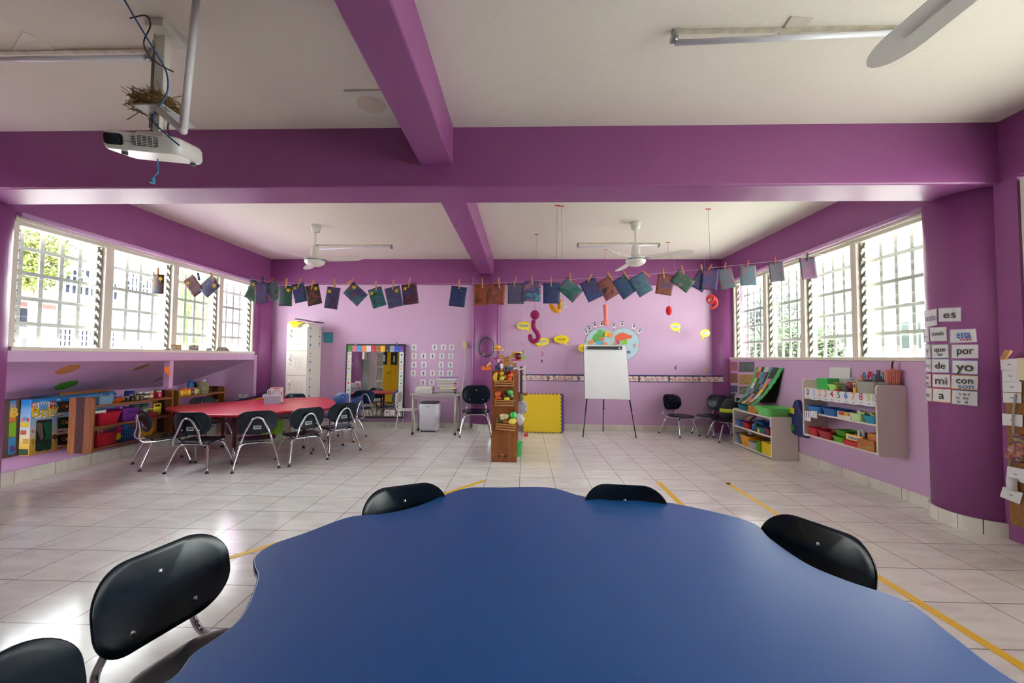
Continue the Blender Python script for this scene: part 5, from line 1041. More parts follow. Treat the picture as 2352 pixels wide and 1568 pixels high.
def bin_(name, lab, x, y, z, dx, dy, h, c, group=None, taper=.82, rim=True, m=None, cat='bin', rz=0, t=.006):
    o = MB(); m = m or mat('plastic_%d_%d_%d' % c, c, .35); r = min(dx, dy)*.15; n = 4
    def ring(s, zz, inset=0): return [(p[0], p[1], zz) for p in rrect(dx*s-2*inset, dy*s-2*inset, r, n)]
    R = [ring(taper, 0), ring(1, h), ring(1, h, -.006 if rim else 0), ring(1, h+.006, -.006 if rim else 0), ring(1, h+.006, t), ring(taper, .008, t)]
    k = len(R[0]); vs = [p for q in R for p in q]; fs = [(i*k+j, i*k+(j+1) % k, (i+1)*k+(j+1) % k, (i+1)*k+j) for i in range(len(R)-1) for j in range(k)]
    o.add(vs, fs, m, False); o.add(R[0], [tuple(range(k))[::-1]], m); o.add(R[-1], [tuple(range(k))], m)
    q = o.build(name); q.location = (x, y, z); q.rotation_euler.z = rz; tag(q, lab, cat, group); return q
RB_ = 'open bins on the near wooden shelf'
xm = XF-.14
def yA(u, v=960): return atX(u, v, XF+.0).y
bin_('storage_bin', 'large red bin on the middle board of the near wooden shelf', xm+.01, (yA(226)+yA(282))/2+.02, b1+.001, .24, yA(282)-yA(226)-.02, .13, (190, 26, 50), RB_)
bin_('storage_bin', 'large red bin on the bottom board of the near wooden shelf', xm+.01, (yA(224)+yA(277))/2+.02, b2+.001, .24, yA(277)-yA(224)-.02, .135, (176, 24, 44), RB_)
q = MB().box((0, 0, 0), (.07, .16, .025), WHITE).box((.02, .07, .0), (.05, .03, .03), WHITE).build('white_handle_toy'); q.location = (xm+.02, yA(240), b1+.145); tag(q, 'white plastic piece lying in the middle red bin', 'toy')
pb_ = bin_('storage_basket', 'purple basket with a slot handle on the middle board of the near shelf', xm, (yA(290)+yA(325))/2, b1+.001, .23, yA(325)-yA(288), .145, (112, 34, 140), RB_, .88)
yy = (yA(290)+yA(325))/2; MB().rbox((.112, .0, .105), (.012, .1, .02), .009, axis='X').build('handle_slot', C(50, 16, 66), pb_)
q = MB().lathe([(0, -.07), (.045, -.055), (.07, 0), (.045, .055), (0, .07)], (0, 0, 0), None, 18).build('toy_ball', C(60, 140, 200)); 
yb0, yb1 = yA(294), yA(322); bk = thing('wire_basket', 'blue plastic crate with open lattice sides on the bottom board', 'basket', (xm, (yb0+yb1)/2, b2+.001), group=RB_); L_ = yb1-yb0; g = MB(); bc = C(36, 90, 170)
for z in (.006, .05, .09, .13): 
    for s in (-1, 1): g.box((s*.115, 0, z), (.006, L_, .008)); g.box((0, s*L_/2, z), (.23, .006, .008))
for k in range(7):
    for s in (-1, 1): g.box((s*.115, -L_/2+L_*k/6, .068), (.006, .008, .13)); g.box((-.115+.23*k/6, s*L_/2, .068), (.008, .006, .13))
g.box((0, 0, .003), (.23, L_, .006)); g.build('lattice', bc, bk)
for lab, dy, dz, r_, c_ in (('yellow ball in the blue lattice crate', -.09, .05, .045, (226, 206, 40)), ('sky blue ball in the blue lattice crate', .06, .07, .05, (50, 130, 190)), ('pink toy in the blue lattice crate', -.07, .125, .035, (200, 40, 120))):
    q2 = MB().ball((0, 0, 0), r_, None, 16, 12).build('toy_ball', C(*c_)); q2.location = (xm+.03, (yb0+yb1)/2+dy, b2+dz+.012); tag(q2, lab, 'ball')
q.location = (xm-.03, (yb0+yb1)/2+.07, b2+.15); q.scale = (.6, .6, .6); tag(q, 'blue toy at the rear of the lattice crate', 'ball')
bin_('storage_bin', 'yellow bin behind the chair on the bottom board of the near shelf', xm, yA(345), b2+.001, .22, .24, .1, (230, 180, 40), RB_)
bin_('storage_box', 'frosted clear tub resting on the yellow bin', xm, yA(346), b2+.112, .19, .21, .08, (190, 186, 190), RB_, .85, m=thin_glass('frosted_plastic', opaque=.55, oc=(190, 186, 190)))
bin_('storage_bin', 'small red tub on the middle board near the metal jars', xm+.04, yA(357), b1+.001, .16, .15, .05, (190, 60, 60), RB_)
jarm = mat('jar_steel', (170, 172, 172), .3, .7)
for k, (u, dx) in enumerate(((338, -.02), (350, .02))):
    t = thing('jar', 'metal jar with dark green lid on the middle board, the %s of two' % ['left', 'right'][k], 'jar', (xm+dx, yA(u), b1+.001), group='green lidded jars on the near wooden shelf'); MB().cyl((0, 0, .065), .045, .13).build('body', jarm, t); MB().cyl((0, 0, .15), .048, .035).build('lid', C(24, 80, 50), t); MB().cyl((0, 0, .07), .0465, .03).build('band', C(24, 80, 50), t)
yl_ = thing('yellow_rack', 'yellow plastic rack on the middle board at the far end of the near shelf', 'rack', (xm+.06, yA(374), b1+.001)); yc = C(230, 220, 40)
for a, b_ in (((-.0, -.05, .02), (.01, -.05, .15)), ((0, .05, .02), (0, .05, .15)), ((0, -.05, .02), (0, .05, .02)), ((0, -.05, .15), (0, .05, .15)), ((0, -.05, .1), (0, -.17, .1)), ((0, -.05, .03), (0, -.17, .03))): MB().tube([a, b_], .007, None, 6).build('bar', yc, yl_)
MB().box((0, 0, .07), (.01, .09, .09)).build('plate', yc, yl_)
# on the top board
yt = lambda u: atX(u, 925, XF-.02).y
bin_('storage_box', 'pale blue translucent tub at the near end of the top board', xm+.02, (yt(226)+yt(265))/2, b0+.001, .22, yt(265)-yt(224)-.03, .085, (120, 160, 190), RB_, .9, m=thin_glass('blue_tint_plastic', (.8, .9, 1), opaque=.7, oc=(140, 176, 204)))
MB_ = MB().lathe([(.05, 0), (.075, .045), (.078, .047), (.07, .046), (.045, .006)], (0, 0, 0), None, 20).build('orange_bowl', C(236, 110, 30)); MB_.location = (xm+.05, yt(278), b0+.001); tag(MB_, 'orange bowl of crayons on the top board of the near shelf', 'bowl')
rn = random.Random(5)
for k in range(9):
    c_ = rn.choice([(200, 50, 60), (60, 90, 180), (230, 180, 60), (90, 60, 50), (220, 120, 140)]); a_ = rn.uniform(0, 6.28); q = MB().tube([(0, 0, 0), (math.cos(a_)*.05, math.sin(a_)*.05, .02)], .005, None, 6).build('crayon', C(*c_)); q.location = (xm+.05+rn.uniform(-.03, .02), yt(278)+rn.uniform(-.03, .03), b0+.04+rn.uniform(0, .012)); tag(q, 'crayon in the orange bowl', 'crayon', 'crayons in the orange bowl')
def jar(u, lab, r_, h, body, lid, dx=0, zb=None, lidh=.02, label=None, group='paint jars on the top board of the near shelf', name='paint_jar', yfun=yt):
    t = thing(name, lab, 'jar', (xm+dx, yfun(u), zb if zb is not None else b0+.001), group=group); MB().lathe([(r_*.94, 0), (r_, .006), (r_, h-.008), (r_*.8, h)], (0, 0, 0), None, 18).build('body', C(*body, .3), t); MB().cyl((0, 0, h+lidh/2), r_*.86, lidh, None, 18).build('lid', C(*lid), t)
    if label: MB().cyl((0, 0, h*.45), r_*1.015, h*.4, None, 18).build('paper_label', C(*label), t)
    return t
small = [(292, (70, 40, 30)), (297, (120, 70, 40)), (302, (50, 46, 44)), (307, (150, 110, 70)), (312, (40, 40, 44)), (318, (60, 60, 66)), (323, (100, 100, 50)), (328, (40, 46, 50)), (333, (90, 80, 70)), (339, (40, 44, 56))]
for k, (u, c_) in enumerate(small): jar(u, 'tiny craft bottle, %s from the left, on the top board of the near shelf' % ['first', 'second', 'third', 'fourth', 'fifth', 'sixth', 'seventh', 'eighth', 'ninth', 'tenth'][k], .02, .045, c_, [(200, 190, 60), (60, 50, 50), (190, 180, 170)][k % 3], .07-.03*(k % 2), lidh=.012, label=(200, 200, 60) if k % 2 else None, group='tiny craft bottles on the near shelf', name='craft_bottle')
jar(328, 'dark blue wide jar behind the tiny bottles on the near shelf', .048, .115, (26, 40, 110), (196, 204, 216), -.05, lidh=.012)
for u, c_, l_, w_, dx in ((341, (70, 60, 90), (222, 222, 224), 'violet', .0), (347, (60, 70, 66), (226, 226, 226), 'grey', .05), (352, (214, 200, 190), (226, 226, 226), 'cream', -.04), (357, (220, 80, 90), (226, 226, 226), 'coral', .05), (365, (40, 90, 60), (226, 226, 226), 'green', .0), (371, (230, 110, 90), (230, 230, 230), 'salmon', -.03), (376, (214, 50, 100), (230, 230, 230), 'bright pink', .05)):
    jar(u, w_+' paint jar with white lid on the top board of the near shelf', .031, .07, c_, l_, dx, label=(230, 226, 200) if w_ in ('grey', 'coral') else None)
# far shelf contents
yt2 = lambda u: atX(u, 905, XF-.06).y
for u, c_, l_, w_ in ((421, (222, 210, 40), (226, 90, 110), 'yellow'), (430, (236, 150, 40), (240, 140, 60), 'orange'), (438, (230, 190, 60), (230, 80, 110), 'gold'), (446, (80, 50, 70), (150, 90, 60), 'brown'), (452, (214, 200, 90), (220, 120, 80), 'pale yellow'), (457, (150, 160, 60), (120, 100, 150), 'olive')):
    jar(u, w_+' tub of modelling dough on the top board of the far shelf', .033, .075, c_, l_, .04, B0+.001, .018, None, 'dough tubs on the far wooden shelf', 'dough_tub', yt2)
for u, h, c_, w_, dx in ((456, .19, (36, 110, 160), 'blue', -.08), (465, .17, (30, 50, 120), 'dark blue', -.09), (482, .19, (226, 226, 230), 'white', -.06)):
    t = thing('bottle', w_+' tall bottle behind the bag of pebbles on the far shelf', 'bottle', (xm+dx, yt2(u)+.05, B0+.001), group='tall bottles on the far wooden shelf'); MB().lathe([(.036, 0), (.038, .01), (.038, h*.72), (.026, h*.84)], (0, 0, 0), None, 18).build('body', C(*c_), t); MB().cyl((0, 0, h*.92), .026, h*.16, None, 16).build('cap', C(*c_), t)
rn = random.Random(9); o = MB(); N = 14; vs = []; fs = []
for i in range(N+1):
    for j in range(N): a_ = 2*PI*j/N; tt = i/N; r_ = (.075 if tt < .75 else .075-.02*(tt-.75)*4)*(1+rn.uniform(-.08, .08)); vs.append((r_*math.cos(a_)*.8, r_*math.sin(a_)*1.15, tt*.165))
for i in range(N):
    for j in range(N): fs.append((i*N+j, i*N+(j+1) % N, (i+1)*N+(j+1) % N, (i+1)*N+j))
pebm = mat('pebble_bag', (120, 116, 90), .5, vary=.45, vscale=45); o.add(vs, fs, pebm, False); o.add(vs[-N:], [tuple(range(N))], pebm); o.add(vs[:N], [tuple(range(N))[::-1]], pebm); q = o.build('pebble_bag'); q.location = (xm+.03, yt2(473), B0+.001); tag(q, 'clear bag of green and brown pebbles on the far wooden shelf', 'bag')
rbx_ = bin_('storage_box', 'clear box with red lid on the middle board of the far shelf', xm, atX(497, 925, XF).y-.05, B1+.001, .2, .3, .10, (150, 130, 130), None, .92, m=thin_glass('frosted_plastic', opaque=.55)); MB().rbox((0, 0, .116), (.215, .315, .016), .03).build('lid', C(150, 30, 50), rbx_)
bin_('storage_bin', 'red bin on the bottom board of the far wooden shelf', xm+.02, atX(487, 960, XF).y-.05, B2+.001, .2, .3, .12, (200, 30, 44), None)
# toy boxes
XBX = -5.10
def facey(u, v, X=XBX): p = atX(u, v, X); return p.y, p.z
def toybox(name, lab, x0, x1, y0, y1, z1):
    t = thing(name, lab, 'box', ((x0+x1)/2, y0, PT), group='large toy brick boxes in the alcove'); t['_o'] = 0; del t['_o']; return t
bz1 = atX(65, 918, XBX).z; by0 = atZ(65, 1047, PT).y; by1 = atX(268, 901, XBX).y; bx0 = XBX-.11
def grad(key, stops, axis='Z', z0=0, z1=1):
    m = bpy.data.materials.new(key); m.use_nodes = True; nt = m.node_tree; b = nt.nodes['Principled BSDF']; b.inputs['Roughness'].default_value = .35; co = nt.nodes.new('ShaderNodeTexCoord'); sp_ = nt.nodes.new('ShaderNodeSeparateXYZ'); mr_ = nt.nodes.new('ShaderNodeMapRange'); mr_.inputs[1].default_value = z0; mr_.inputs[2].default_value = z1; r = nt.nodes.new('ShaderNodeValToRGB')
    nt.links.new(co.outputs['Object'], sp_.inputs[0]); nt.links.new(sp_.outputs[axis], mr_.inputs[0]); nt.links.new(mr_.outputs[0], r.inputs[0]); nt.links.new(r.outputs[0], b.inputs['Base Color']); el = r.color_ramp.elements
    while len(el) < len(stops): el.new(.5)
    for i, (p, c) in enumerate(stops): el[i].position = p; el[i].color = lin(c)
    return m
SKYP = grad('printed_sky_and_meadow', [(0, (206, 160, 40)), (.22, (216, 190, 90)), (.34, (206, 204, 170)), (.55, (160, 190, 214)), (.85, (90, 160, 210)), (.93, (30, 130, 200))], 'Z', 0, bz1-PT)
tb = thing('toy_brick_box', 'large blue and yellow toy brick box with a window, behind the near wooden shelf', 'box', (XBX-.055, by0, PT), group='large toy brick boxes in the alcove'); bo = Vector(tb.location)
MB().box2((-.055, 0, 0), (.055, by1-by0, bz1-PT)).build('carton', SKYP, tb, bevel=.003)
def onface(pxs, c_, lay, nm, par=tb, X=XBX, th=.001):
    pp = [atX(u, v, X)-Vector(par.location) for u, v in pxs]; lx = X-par.location.x+lay*.0012; o = MB(); o.quadslab([(lx, p.y, p.z) for p in pp], (1, 0, 0), th); return o.build(nm, C(*c_) if isinstance(c_, tuple) else c_, par)
FX = Matrix(((0, 0, 1, 0), (1, 0, 0, 0), (0, 1, 0, 0), (0, 0, 0, 1)))
def txt(s, u, v, size, c_, lay, par=tb, X=XBX, rot=0, sq=1, nm='lettering'):
    p = atX(u, v, X)-Vector(par.location); M = Matrix.Translation((X-par.location.x+lay*.0012, p.y, p.z)) @ Matrix.Rotation(math.radians(rot), 4, 'X') @ FX; return text(s, size, C(*c_), par, M, nm, squash=sq)
def ell(cx, cy, rx, ry, n=18): return [(cx+rx*math.cos(2*PI*k/n), cy+ry*math.sin(2*PI*k/n)) for k in range(n)]
onface([(71, 941), (75, 930), (88, 924), (100, 920), (112, 922), (124, 926), (129, 930), (128, 938), (126, 955), (118, 957), (82, 961), (76, 955)], (232, 232, 236), .4, 'logo_ground')
for cx, cy, w, h, c_ in ((80, 934, 6.5, 10, (226, 120, 70)), (100, 931, 10, 12, (90, 160, 220)), (121, 930, 7, 9.5, (196, 50, 56))):
    onface([(cx-w, cy+h), (cx-w, cy-h*.6), (cx-w*.5, cy-h), (cx+w*.5, cy-h), (cx+w, cy-h*.6), (cx+w, cy+h)], c_, 1, 'brick_print')
    for s in (-1, 1): onface(ell(cx+s*w*.42, cy-h*.35, w*.36, h*.32), (236, 236, 240), 2, 'eye_print'); onface(ell(cx+s*w*.40, cy-h*.3, w*.16, h*.16), (30, 50, 120), 3, 'pupil_print')
for dx, dz, c_, lay in ((.8, .8, (40, 36, 50), 4), (0, 0, (240, 206, 40), 5)):
    txt('B', 80+dx, 947+dz, .135, c_, lay, rot=4, sq=1.1); txt('uddy', 111+dx, 940.5+dz, .095, c_, lay, rot=4, sq=1.05); txt('rikz', 109.5+dx, 952+dz, .085, c_, lay, rot=4, sq=1.05)
onface([(83, 968), (86, 965), (117, 962), (120, 964), (117.5, 1031), (114, 1034), (84, 1037), (81, 1034)], (38, 34, 32), 0, 'box_window'); onface([(97, 972), (119, 965), (117, 1008), (101, 1010), (99, 995)], (20, 96, 66), 1, 'green_lining'); onface([(83, 970), (98, 972), (104, 1000), (94, 1012), (90, 1000), (83, 985)], (110, 96, 82), 1, 'cardboard_lining'); onface([(82, 1018), (117, 1010), (116, 1031), (82, 1035)], (16, 62, 36), 1, 'green_floor')
for v0, v1, c_ in ((921, 947, (60, 54, 44)), (957, 984, (20, 76, 44)), (996, 1022, (22, 24, 30))):
    onface([(132, v0+2), (164, v0-1), (163, v1-2), (132, v1)], c_, 0, 'small_window'); onface(ell(146.5, (v0+v1)/2-1, 5, 5), (220, 130, 60), 1, 'ring_print'); onface(ell(146.5, (v0+v1)/2-1, 3.4, 3.4), c_, 2, 'ring_centre'); onface(ell(153, (v0+v1)/2-1, 2.6, 3.4), (230, 170, 40), 2, 'bee_print')
for v in (953, 990, 1027): onface(ell(139, v, 9, 3.6), (206, 190, 190), 1, 'oval_label'); onface([(133, v+.8), (145, v-1.2), (145, v+1), (133, v+3)], (150, 50, 50), 2, 'small_print')
txt('96 PIECES', 97, 1038.5, .046, (216, 170, 150), 1, rot=8, sq=1.1); onface(rectpx(70, 987, 78, 993), (200, 60, 60), 1, 'age_label'); txt('2+', 74, 990, .03, (230, 220, 220), 3)
for cx, cy, r1_, c_ in ((75.5, 1013, 6, (196, 160, 40)), (125.5, 1003, 6.5, (120, 60, 34))): onface(ell(cx, cy, r1_, r1_*.9), c_, 1, 'tree_print'); onface(rectpx(cx-.5, cy, cx+.5, cy+11), (80, 50, 30), 2, 'tree_stem')
for cx, cy in ((134, 918), (205, 911), (232, 908), (256, 906)): onface([(cx-7, cy+2), (cx-3, cy-1), (cx, cy-3), (cx+3, cy-1.4), (cx+7, cy+1.2)], (226, 230, 236), 1, 'cloud_print')
# end face of the box (towards the camera)
def onend(par, y, x0, x1, shapes):
    for (x, z, w, h, c_, nm) in shapes: MB().box((x, -.0012, z), (w, .0022, h)).build(nm, C(*c_), par)
onend(tb, 0, 0, 0, [(0, .32, .09, .05, (206, 180, 60), 'logo_print'), (-.03, .37, .025, .035, (206, 120, 90), 'brick_print'), (0, .38, .03, .04, (90, 140, 190), 'brick_print'), (.032, .37, .025, .035, (190, 60, 60), 'brick_print'), (-.01, .24, .06, .045, (170, 80, 60), 'car_print'), (.02, .15, .06, .05, (180, 150, 60), 'toy_print'), (0, .04, .1, .06, (40, 70, 50), 'meadow_print')])
t2 = thing('toy_brick_box', 'second toy brick box with plain cardboard side, at the left edge of the photo', 'box', (-5.30, by0-.13, PT), group='large toy brick boxes in the alcove'); X2 = -5.225
MB().box2((-.075, 0, 0), (.075, .36, bz1-PT-.0)).build('carton', mat('cardboard', (96, 78, 66), .8), t2, bevel=.003)
onface([(23, 920), (37, 919), (37, 969), (21, 970)], grad('printed_orange_sky', [(0, (190, 80, 30)), (.5, (226, 170, 50)), (1, (40, 130, 190))], 'Z', .33, .57), 0, 'front_print', t2, X2); onface([(21, 971), (37, 969), (36, 1002), (20, 1004)], (120, 186, 30), 0, 'green_print', t2, X2); onface([(19, 1006), (36, 1003), (35, 1041), (18, 1044)], (50, 140, 200), 0, 'blue_print', t2, X2); onface(ell(28, 1030, 6, 8), (90, 70, 140), 1, 'toy_print', t2, X2); txt('B', 32, 948, .13, (236, 200, 50), 2, t2, X2)
t3 = thing('toy_brick_box', 'third toy brick box lying behind the front one, only its top edge showing', 'box', (-5.34, by0+.26, PT), group='large toy brick boxes in the alcove'); MB().box2((-.1, 0, 0), (.09, .75, bz1-PT+.005)).build('carton', C(60, 110, 150), t3, bevel=.003)
q = MB().box((0, 0, 0), (.02, .55, .03)).build('wooden_batten', W2); q.location = (-5.25, atX(205, 899, -5.2).y+.0, bz1+.022); tag(q, 'wooden batten lying on top of the toy brick boxes', 'batten')
# stickers on the sloping underside
p0_ = Vector((XL-.03, 0, ZL0+.01)); sd = Vector((-5.6, 0, .69))-p0_; sn = Vector((sd.z, 0, -sd.x)).normalized(); sn = -sn if sn.z > 0 else sn
def atS(u, v, off=.001): d = ray(u, v); return CAM + d*((p0_+sn*off-CAM).dot(sn)/d.dot(sn))
def sticker(name, lab, px, c_, th=.004, grp=None):
    q_ = [atS(u, v) for u, v in px]; c = sum(q_, Vector())/len(q_); o = MB().quadslab([p-c for p in q_], sn, th).build(name, C(*c_)); o.location = c; tag(o, lab, 'cutout', grp or 'cutouts stuck under the window ledge'); return o
sticker('paper_oval', 'tan oval cutout under the window ledge', [(125, 856), (128, 852), (143, 843), (165, 837.5), (182, 837), (185, 839), (180, 846), (165, 853), (145, 858), (130, 859)], (206, 142, 78))
sticker('paper_leaf', 'green leaf shaped cutout under the window ledge', [(124, 888), (140, 879), (160, 874.5), (178, 873.5), (181, 877), (172, 884), (150, 892), (129, 895)], (70, 150, 40))
sticker('paper_strip', 'long olive cutout right of the tan oval', [(303, 850), (318, 842), (344, 834.5), (338, 840), (322, 847)], (130, 126, 60))
sticker('paper_strip', 'small olive cutout left of the slim post', [(350, 877), (361, 870), (372, 865), (372, 870), (358, 875)], (110, 120, 96))
for lab, px in (('small white cutout by the tan oval', [(246, 856), (256, 848), (264, 845), (258, 850), (252, 857)]), ('small white label with dark print', [(303, 861), (314, 858.5), (315, 866), (303, 868)]), ('small white cutout just right of the post', [(404, 845), (409, 840), (424, 840), (420, 844)]), ('small white cutout farthest right', [(479, 842), (486, 840.5), (491, 842), (482, 846)]), ('small white cutout low beside the post', [(413, 860), (418, 862), (424, 859), (420, 866), (415, 867)])): sticker('paper_scrap', lab+' under the ledge', px, (196, 186, 190), .003)
q = wallcard('orange_sign', 'orange handwritten paper sign on the slim post', 'sign', [(376.5, 842), (389, 841), (390, 852), (391.5, 865), (386, 862), (383, 857), (377, 856)], 'x', -4.355, C(240, 130, 50), None, .002)
# prints standing on the ledge
def ledgecard(name, lab, px, m, x=-4.335, g='art postcards standing on the window ledge'):
    q_ = [atX(u, v, x) for u, v in px]; zb = min(p.z for p in q_); dz = (ZL1+.002)-zb; c = sum(q_, Vector())/len(q_); c.z += dz*0; o = MB().quadslab([p-c for p in q_], (1, 0, .12), .002).build(name, m); o.location = c; tag(o, lab, 'postcard', g); return o
XK = XL-.02
ledgecard('postcard', 'long postcard of a green and yellow landscape, leftmost on the ledge', [(362, 804), (391, 800), (393, 816), (363, 816)], paint(101, ((60, 110, 80), (150, 150, 60), (40, 60, 60)), 14)); ledgecard('postcard', 'dark postcard with a red star at the left end of the ledge', [(352, 802), (363, 803), (363, 816), (352, 816)], C(40, 34, 40)); ledgecard('postcard_print', 'small cream square with a red star on the dark postcard', [(354.5, 804.5), (362, 805), (362, 814), (354.5, 814)], C(216, 196, 170), -4.33)
ledgecard('postcard', 'postcard with blue, yellow and red swirls on the ledge', [(392, 791), (416, 792), (418, 814), (394, 814)], paint(102, ((40, 80, 150), (230, 220, 200), (220, 180, 50), (180, 50, 50)), 22)); ledgecard('postcard', 'white postcard of black lines with red and yellow shapes', [(434, 792), (456, 793), (454, 815), (431, 815)], paint(103, ((230, 228, 224), (230, 228, 224), (30, 30, 40), (200, 40, 40)), 26)); ledgecard('postcard', 'grey and white patterned postcard, second from the right on the ledge', [(474, 799), (486, 799), (487, 815.5), (471, 815)], paint(104, ((60, 60, 80), (206, 204, 214), (120, 120, 140)), 30))
q = ledgecard('curled_print', 'curled brown and cream striped print at the right end of the ledge', [(500, 797), (520, 797), (527, 804), (528, 815), (505, 815.5), (489, 817)], paint(105, ((60, 48, 40), (190, 180, 150), (110, 96, 80)), 18))
# corner heap of mats and plastic
for k, (c_, dz, dx) in enumerate((((40, 60, 130), .06, 0), ((190, 40, 50), .03, .02), ((232, 180, 50), .02, .04), ((200, 60, 50), 0, .05))):
    q = MB().rbox((0, 0, 0), (.62, .34, .018), .04).build('floor_cushion', C(*c_)); q.location = (-4.12+dx, 6.22, .50+dz*.9); q.rotation_euler = (0, math.radians(-13), .1); tag(q, ['blue', 'red', 'yellow', 'orange red'][k]+' pad in the heap in the left back corner', 'pad', 'pads heaped in the left back corner')
q = MB().box((0, 0, .235), (.5, .34, .47)).build('storage_chest', C(120, 90, 130)); q.location = (-4.22, 6.22, 0); tag(q, 'low mauve chest under the heap of pads in the corner', 'chest')
rn = random.Random(2); o = MB(); vs = []; fs = []; N = 12
for i in range(N+1):
    for j in range(N): tt = PI*i/N; a_ = 2*PI*j/N; r_ = .085*(1+rn.uniform(-.2, .2)); vs.append((r_*math.sin(tt)*math.cos(a_), r_*math.sin(tt)*math.sin(a_), -r_*.8*math.cos(tt)))
for i in range(N):
    for j in range(N): fs.append((i*N+j, i*N+(j+1) % N, (i+1)*N+(j+1) % N, (i+1)*N+j))
o.add(vs, fs, None, False); q = o.build('plastic_bag', thin_glass('crumpled_plastic', opaque=.4, oc=(200, 200, 204))); q.location = atY(558, 915, 6.2); tag(q, 'crumpled clear plastic on the heap in the left back corner', 'bag')
q = bin_('washing_basin', 'lime green basin on the floor behind the red table', -3.86, 6.2, 0, .26, .28, .17, (150, 200, 40), None, .8)
# ---------------- book box on the red table
bc_ = atZ(621, 926, TZ); cb_ = thing('book_box', 'clear plastic box of picture books on the red table', 'box', (bc_.x, bc_.y+.06, TZ+.0005), math.radians(26)); PLC = thin_glass('clear_box_plastic', (.9, .94, 1), opaque=.45, oc=(200, 206, 226))
bw, bd, bh = .19, .26, .115; o = MB()
for a, b_ in (((-bw/2, -bd/2, 0), (bw/2, bd/2, .004)), ((-bw/2, -bd/2, 0), (bw/2, -bd/2+.004, bh)), ((-bw/2, bd/2-.004, 0), (bw/2, bd/2, bh)), ((-bw/2, -bd/2, 0), (-bw/2+.004, bd/2, bh)), ((bw/2-.004, -bd/2, 0), (bw/2, bd/2, bh))): o.box2(a, b_)
o.build('tub', PLC, cb_); o = MB()
for a, b_ in (((-bw/2-.008, -bd/2-.008, bh-.012), (bw/2+.008, -bd/2+.004, bh)), ((-bw/2-.008, bd/2-.004, bh-.012), (bw/2+.008, bd/2+.008, bh)), ((-bw/2-.008, -bd/2, bh-.012), (-bw/2+.004, bd/2, bh)), ((bw/2-.004, -bd/2, bh-.012), (bw/2+.008, bd/2, bh))): o.box2(a, b_)
o.build('rim', C(214, 218, 234), cb_); MB().box((-bw/2-.014, 0, bh-.02), (.02, .09, .035)).build('latch', C(206, 214, 236), cb_)
Mb = Matrix.Translation(cb_.location) @ Matrix.Rotation(math.radians(26), 4, 'Z')
bks = [('teal', (60, 140, 150), -.06, .02, 0), ('green', (90, 140, 110), -.045, .0, .3), ('dark', (50, 50, 70), -.03, .01, .1), ('aqua', (110, 180, 190), -.012, -.005, .25), ('cream', (214, 206, 190), .004, 0, .15), ('white', (222, 222, 226), .02, .005, .2)]
for k, (n_, c_, x, y_, tt) in enumerate(bks):
    q = MB().box((0, 0, .085), (.011, .20, .165), C(*c_)).box((0, .0, .0865), (.007, .203, .165), PAPER).build('picture_book'); q.matrix_world = Mb @ Matrix.Translation((x, y_+.0, .008)) @ Matrix.Rotation(.04*k, 4, 'Y'); tag(q, n_+' picture book standing in the clear box', 'book', 'picture books in the clear box')
q = MB().box((0, -.0, .105), (.155, .012, .20), C(222, 196, 200)).build('picture_book', bevel=.002); q.matrix_world = Mb @ Matrix.Translation((.048, -bd/2+.03, .008)) @ Matrix.Rotation(-.10, 4, 'X'); tag(q, 'pink picture book with two drawn children facing the camera', 'book', 'picture books in the clear box')
text('Abre y', .026, C(70, 60, 80), q, Matrix.Translation((0, -.0066, .168)) @ FB); text('cierra', .026, C(70, 60, 80), q, Matrix.Translation((0, -.0066, .148)) @ FB); o = MB(); o.box((0, -.0068, .19), (.08, .001, .008), C(200, 50, 60)).box((.055, -.0068, .12), (.012, .001, .05), C(60, 80, 160))
for x, z, r_, c_ in ((-.03, .085, .018, (70, 50, 44)), (.02, .09, .02, (226, 170, 110)), (-.03, .055, .02, (90, 150, 130)), (.02, .055, .022, (110, 120, 190))): o.ball((x, -.007, z), r_, C(*c_), 12, 8, (1, .06, 1))
o.build('cover_print', None, q)
# ================================================================ right wall
CRM = mat('cream_shelf', (222, 214, 202), .42)
def ledz(v, u, x): return atX(u, v, x).z
def cream_shelf(name, lab, x0, x1, y0, y1, z0, z1, boards, cat='shelf'):
    t = thing(name, lab, cat, ((x0+x1)/2, (y0+y1)/2, z0)); hx, hy = (x1-x0)/2, (y1-y0)/2
    for s in (-1, 1): MB().rbox((0, s*(hy-.009), (z1-z0)/2), (2*hx, .018, z1-z0), .03, None, None, 4, 'Y').build('side_panel', CRM, t, bevel=.003)
    for z in boards: MB().box((.003, 0, z-z0-.009), (2*hx-.012, 2*hy-.036, .018)).build('shelf_board', CRM, t, bevel=.002)
    return t
LX = 2.93; ly0, ly1 = 4.945, 5.84
lz = [(ledz(958.5, 1770, LX)+ledz(938.6, 1684, LX))/2, (ledz(1002, 1770, LX)+ledz(976, 1684, LX))/2, (ledz(1048, 1770, LX)+ledz(1015, 1684, LX))/2]
cream_shelf('low_shelf', 'low cream shelf unit on the floor under the right windows', LX, XR-.012, ly0, ly1, 0, .505, lz)
HX = 3.0; hy0, hy1 = 3.57, 4.50; hz0, hz1 = .368, .975
hz = [(ledz(893.5, 1848, HX)+ledz(903, 2011, HX))/2, (ledz(945, 1848, HX)+ledz(973, 2011, HX))/2, (ledz(997, 1848, HX)+ledz(1037, 2011, HX))/2]
cream_shelf('wall_shelf', 'cream wall mounted shelf unit with number cards along its top board', HX, XR-.001, hy0, hy1, hz0, hz1, hz)
GL = 'bins on the low cream shelf'; GH = 'bins and boxes on the cream wall shelf'
def yL(u, v=960, x=LX+.03): return atX(u, v, x).y
xl = (LX+XR)/2-.02; xh = (HX+XR)/2-.02
def tb_(c, op=.6): return thin_glass('tint_%d_%d_%d' % c, (.9, .9, .9), opaque=op, oc=c)
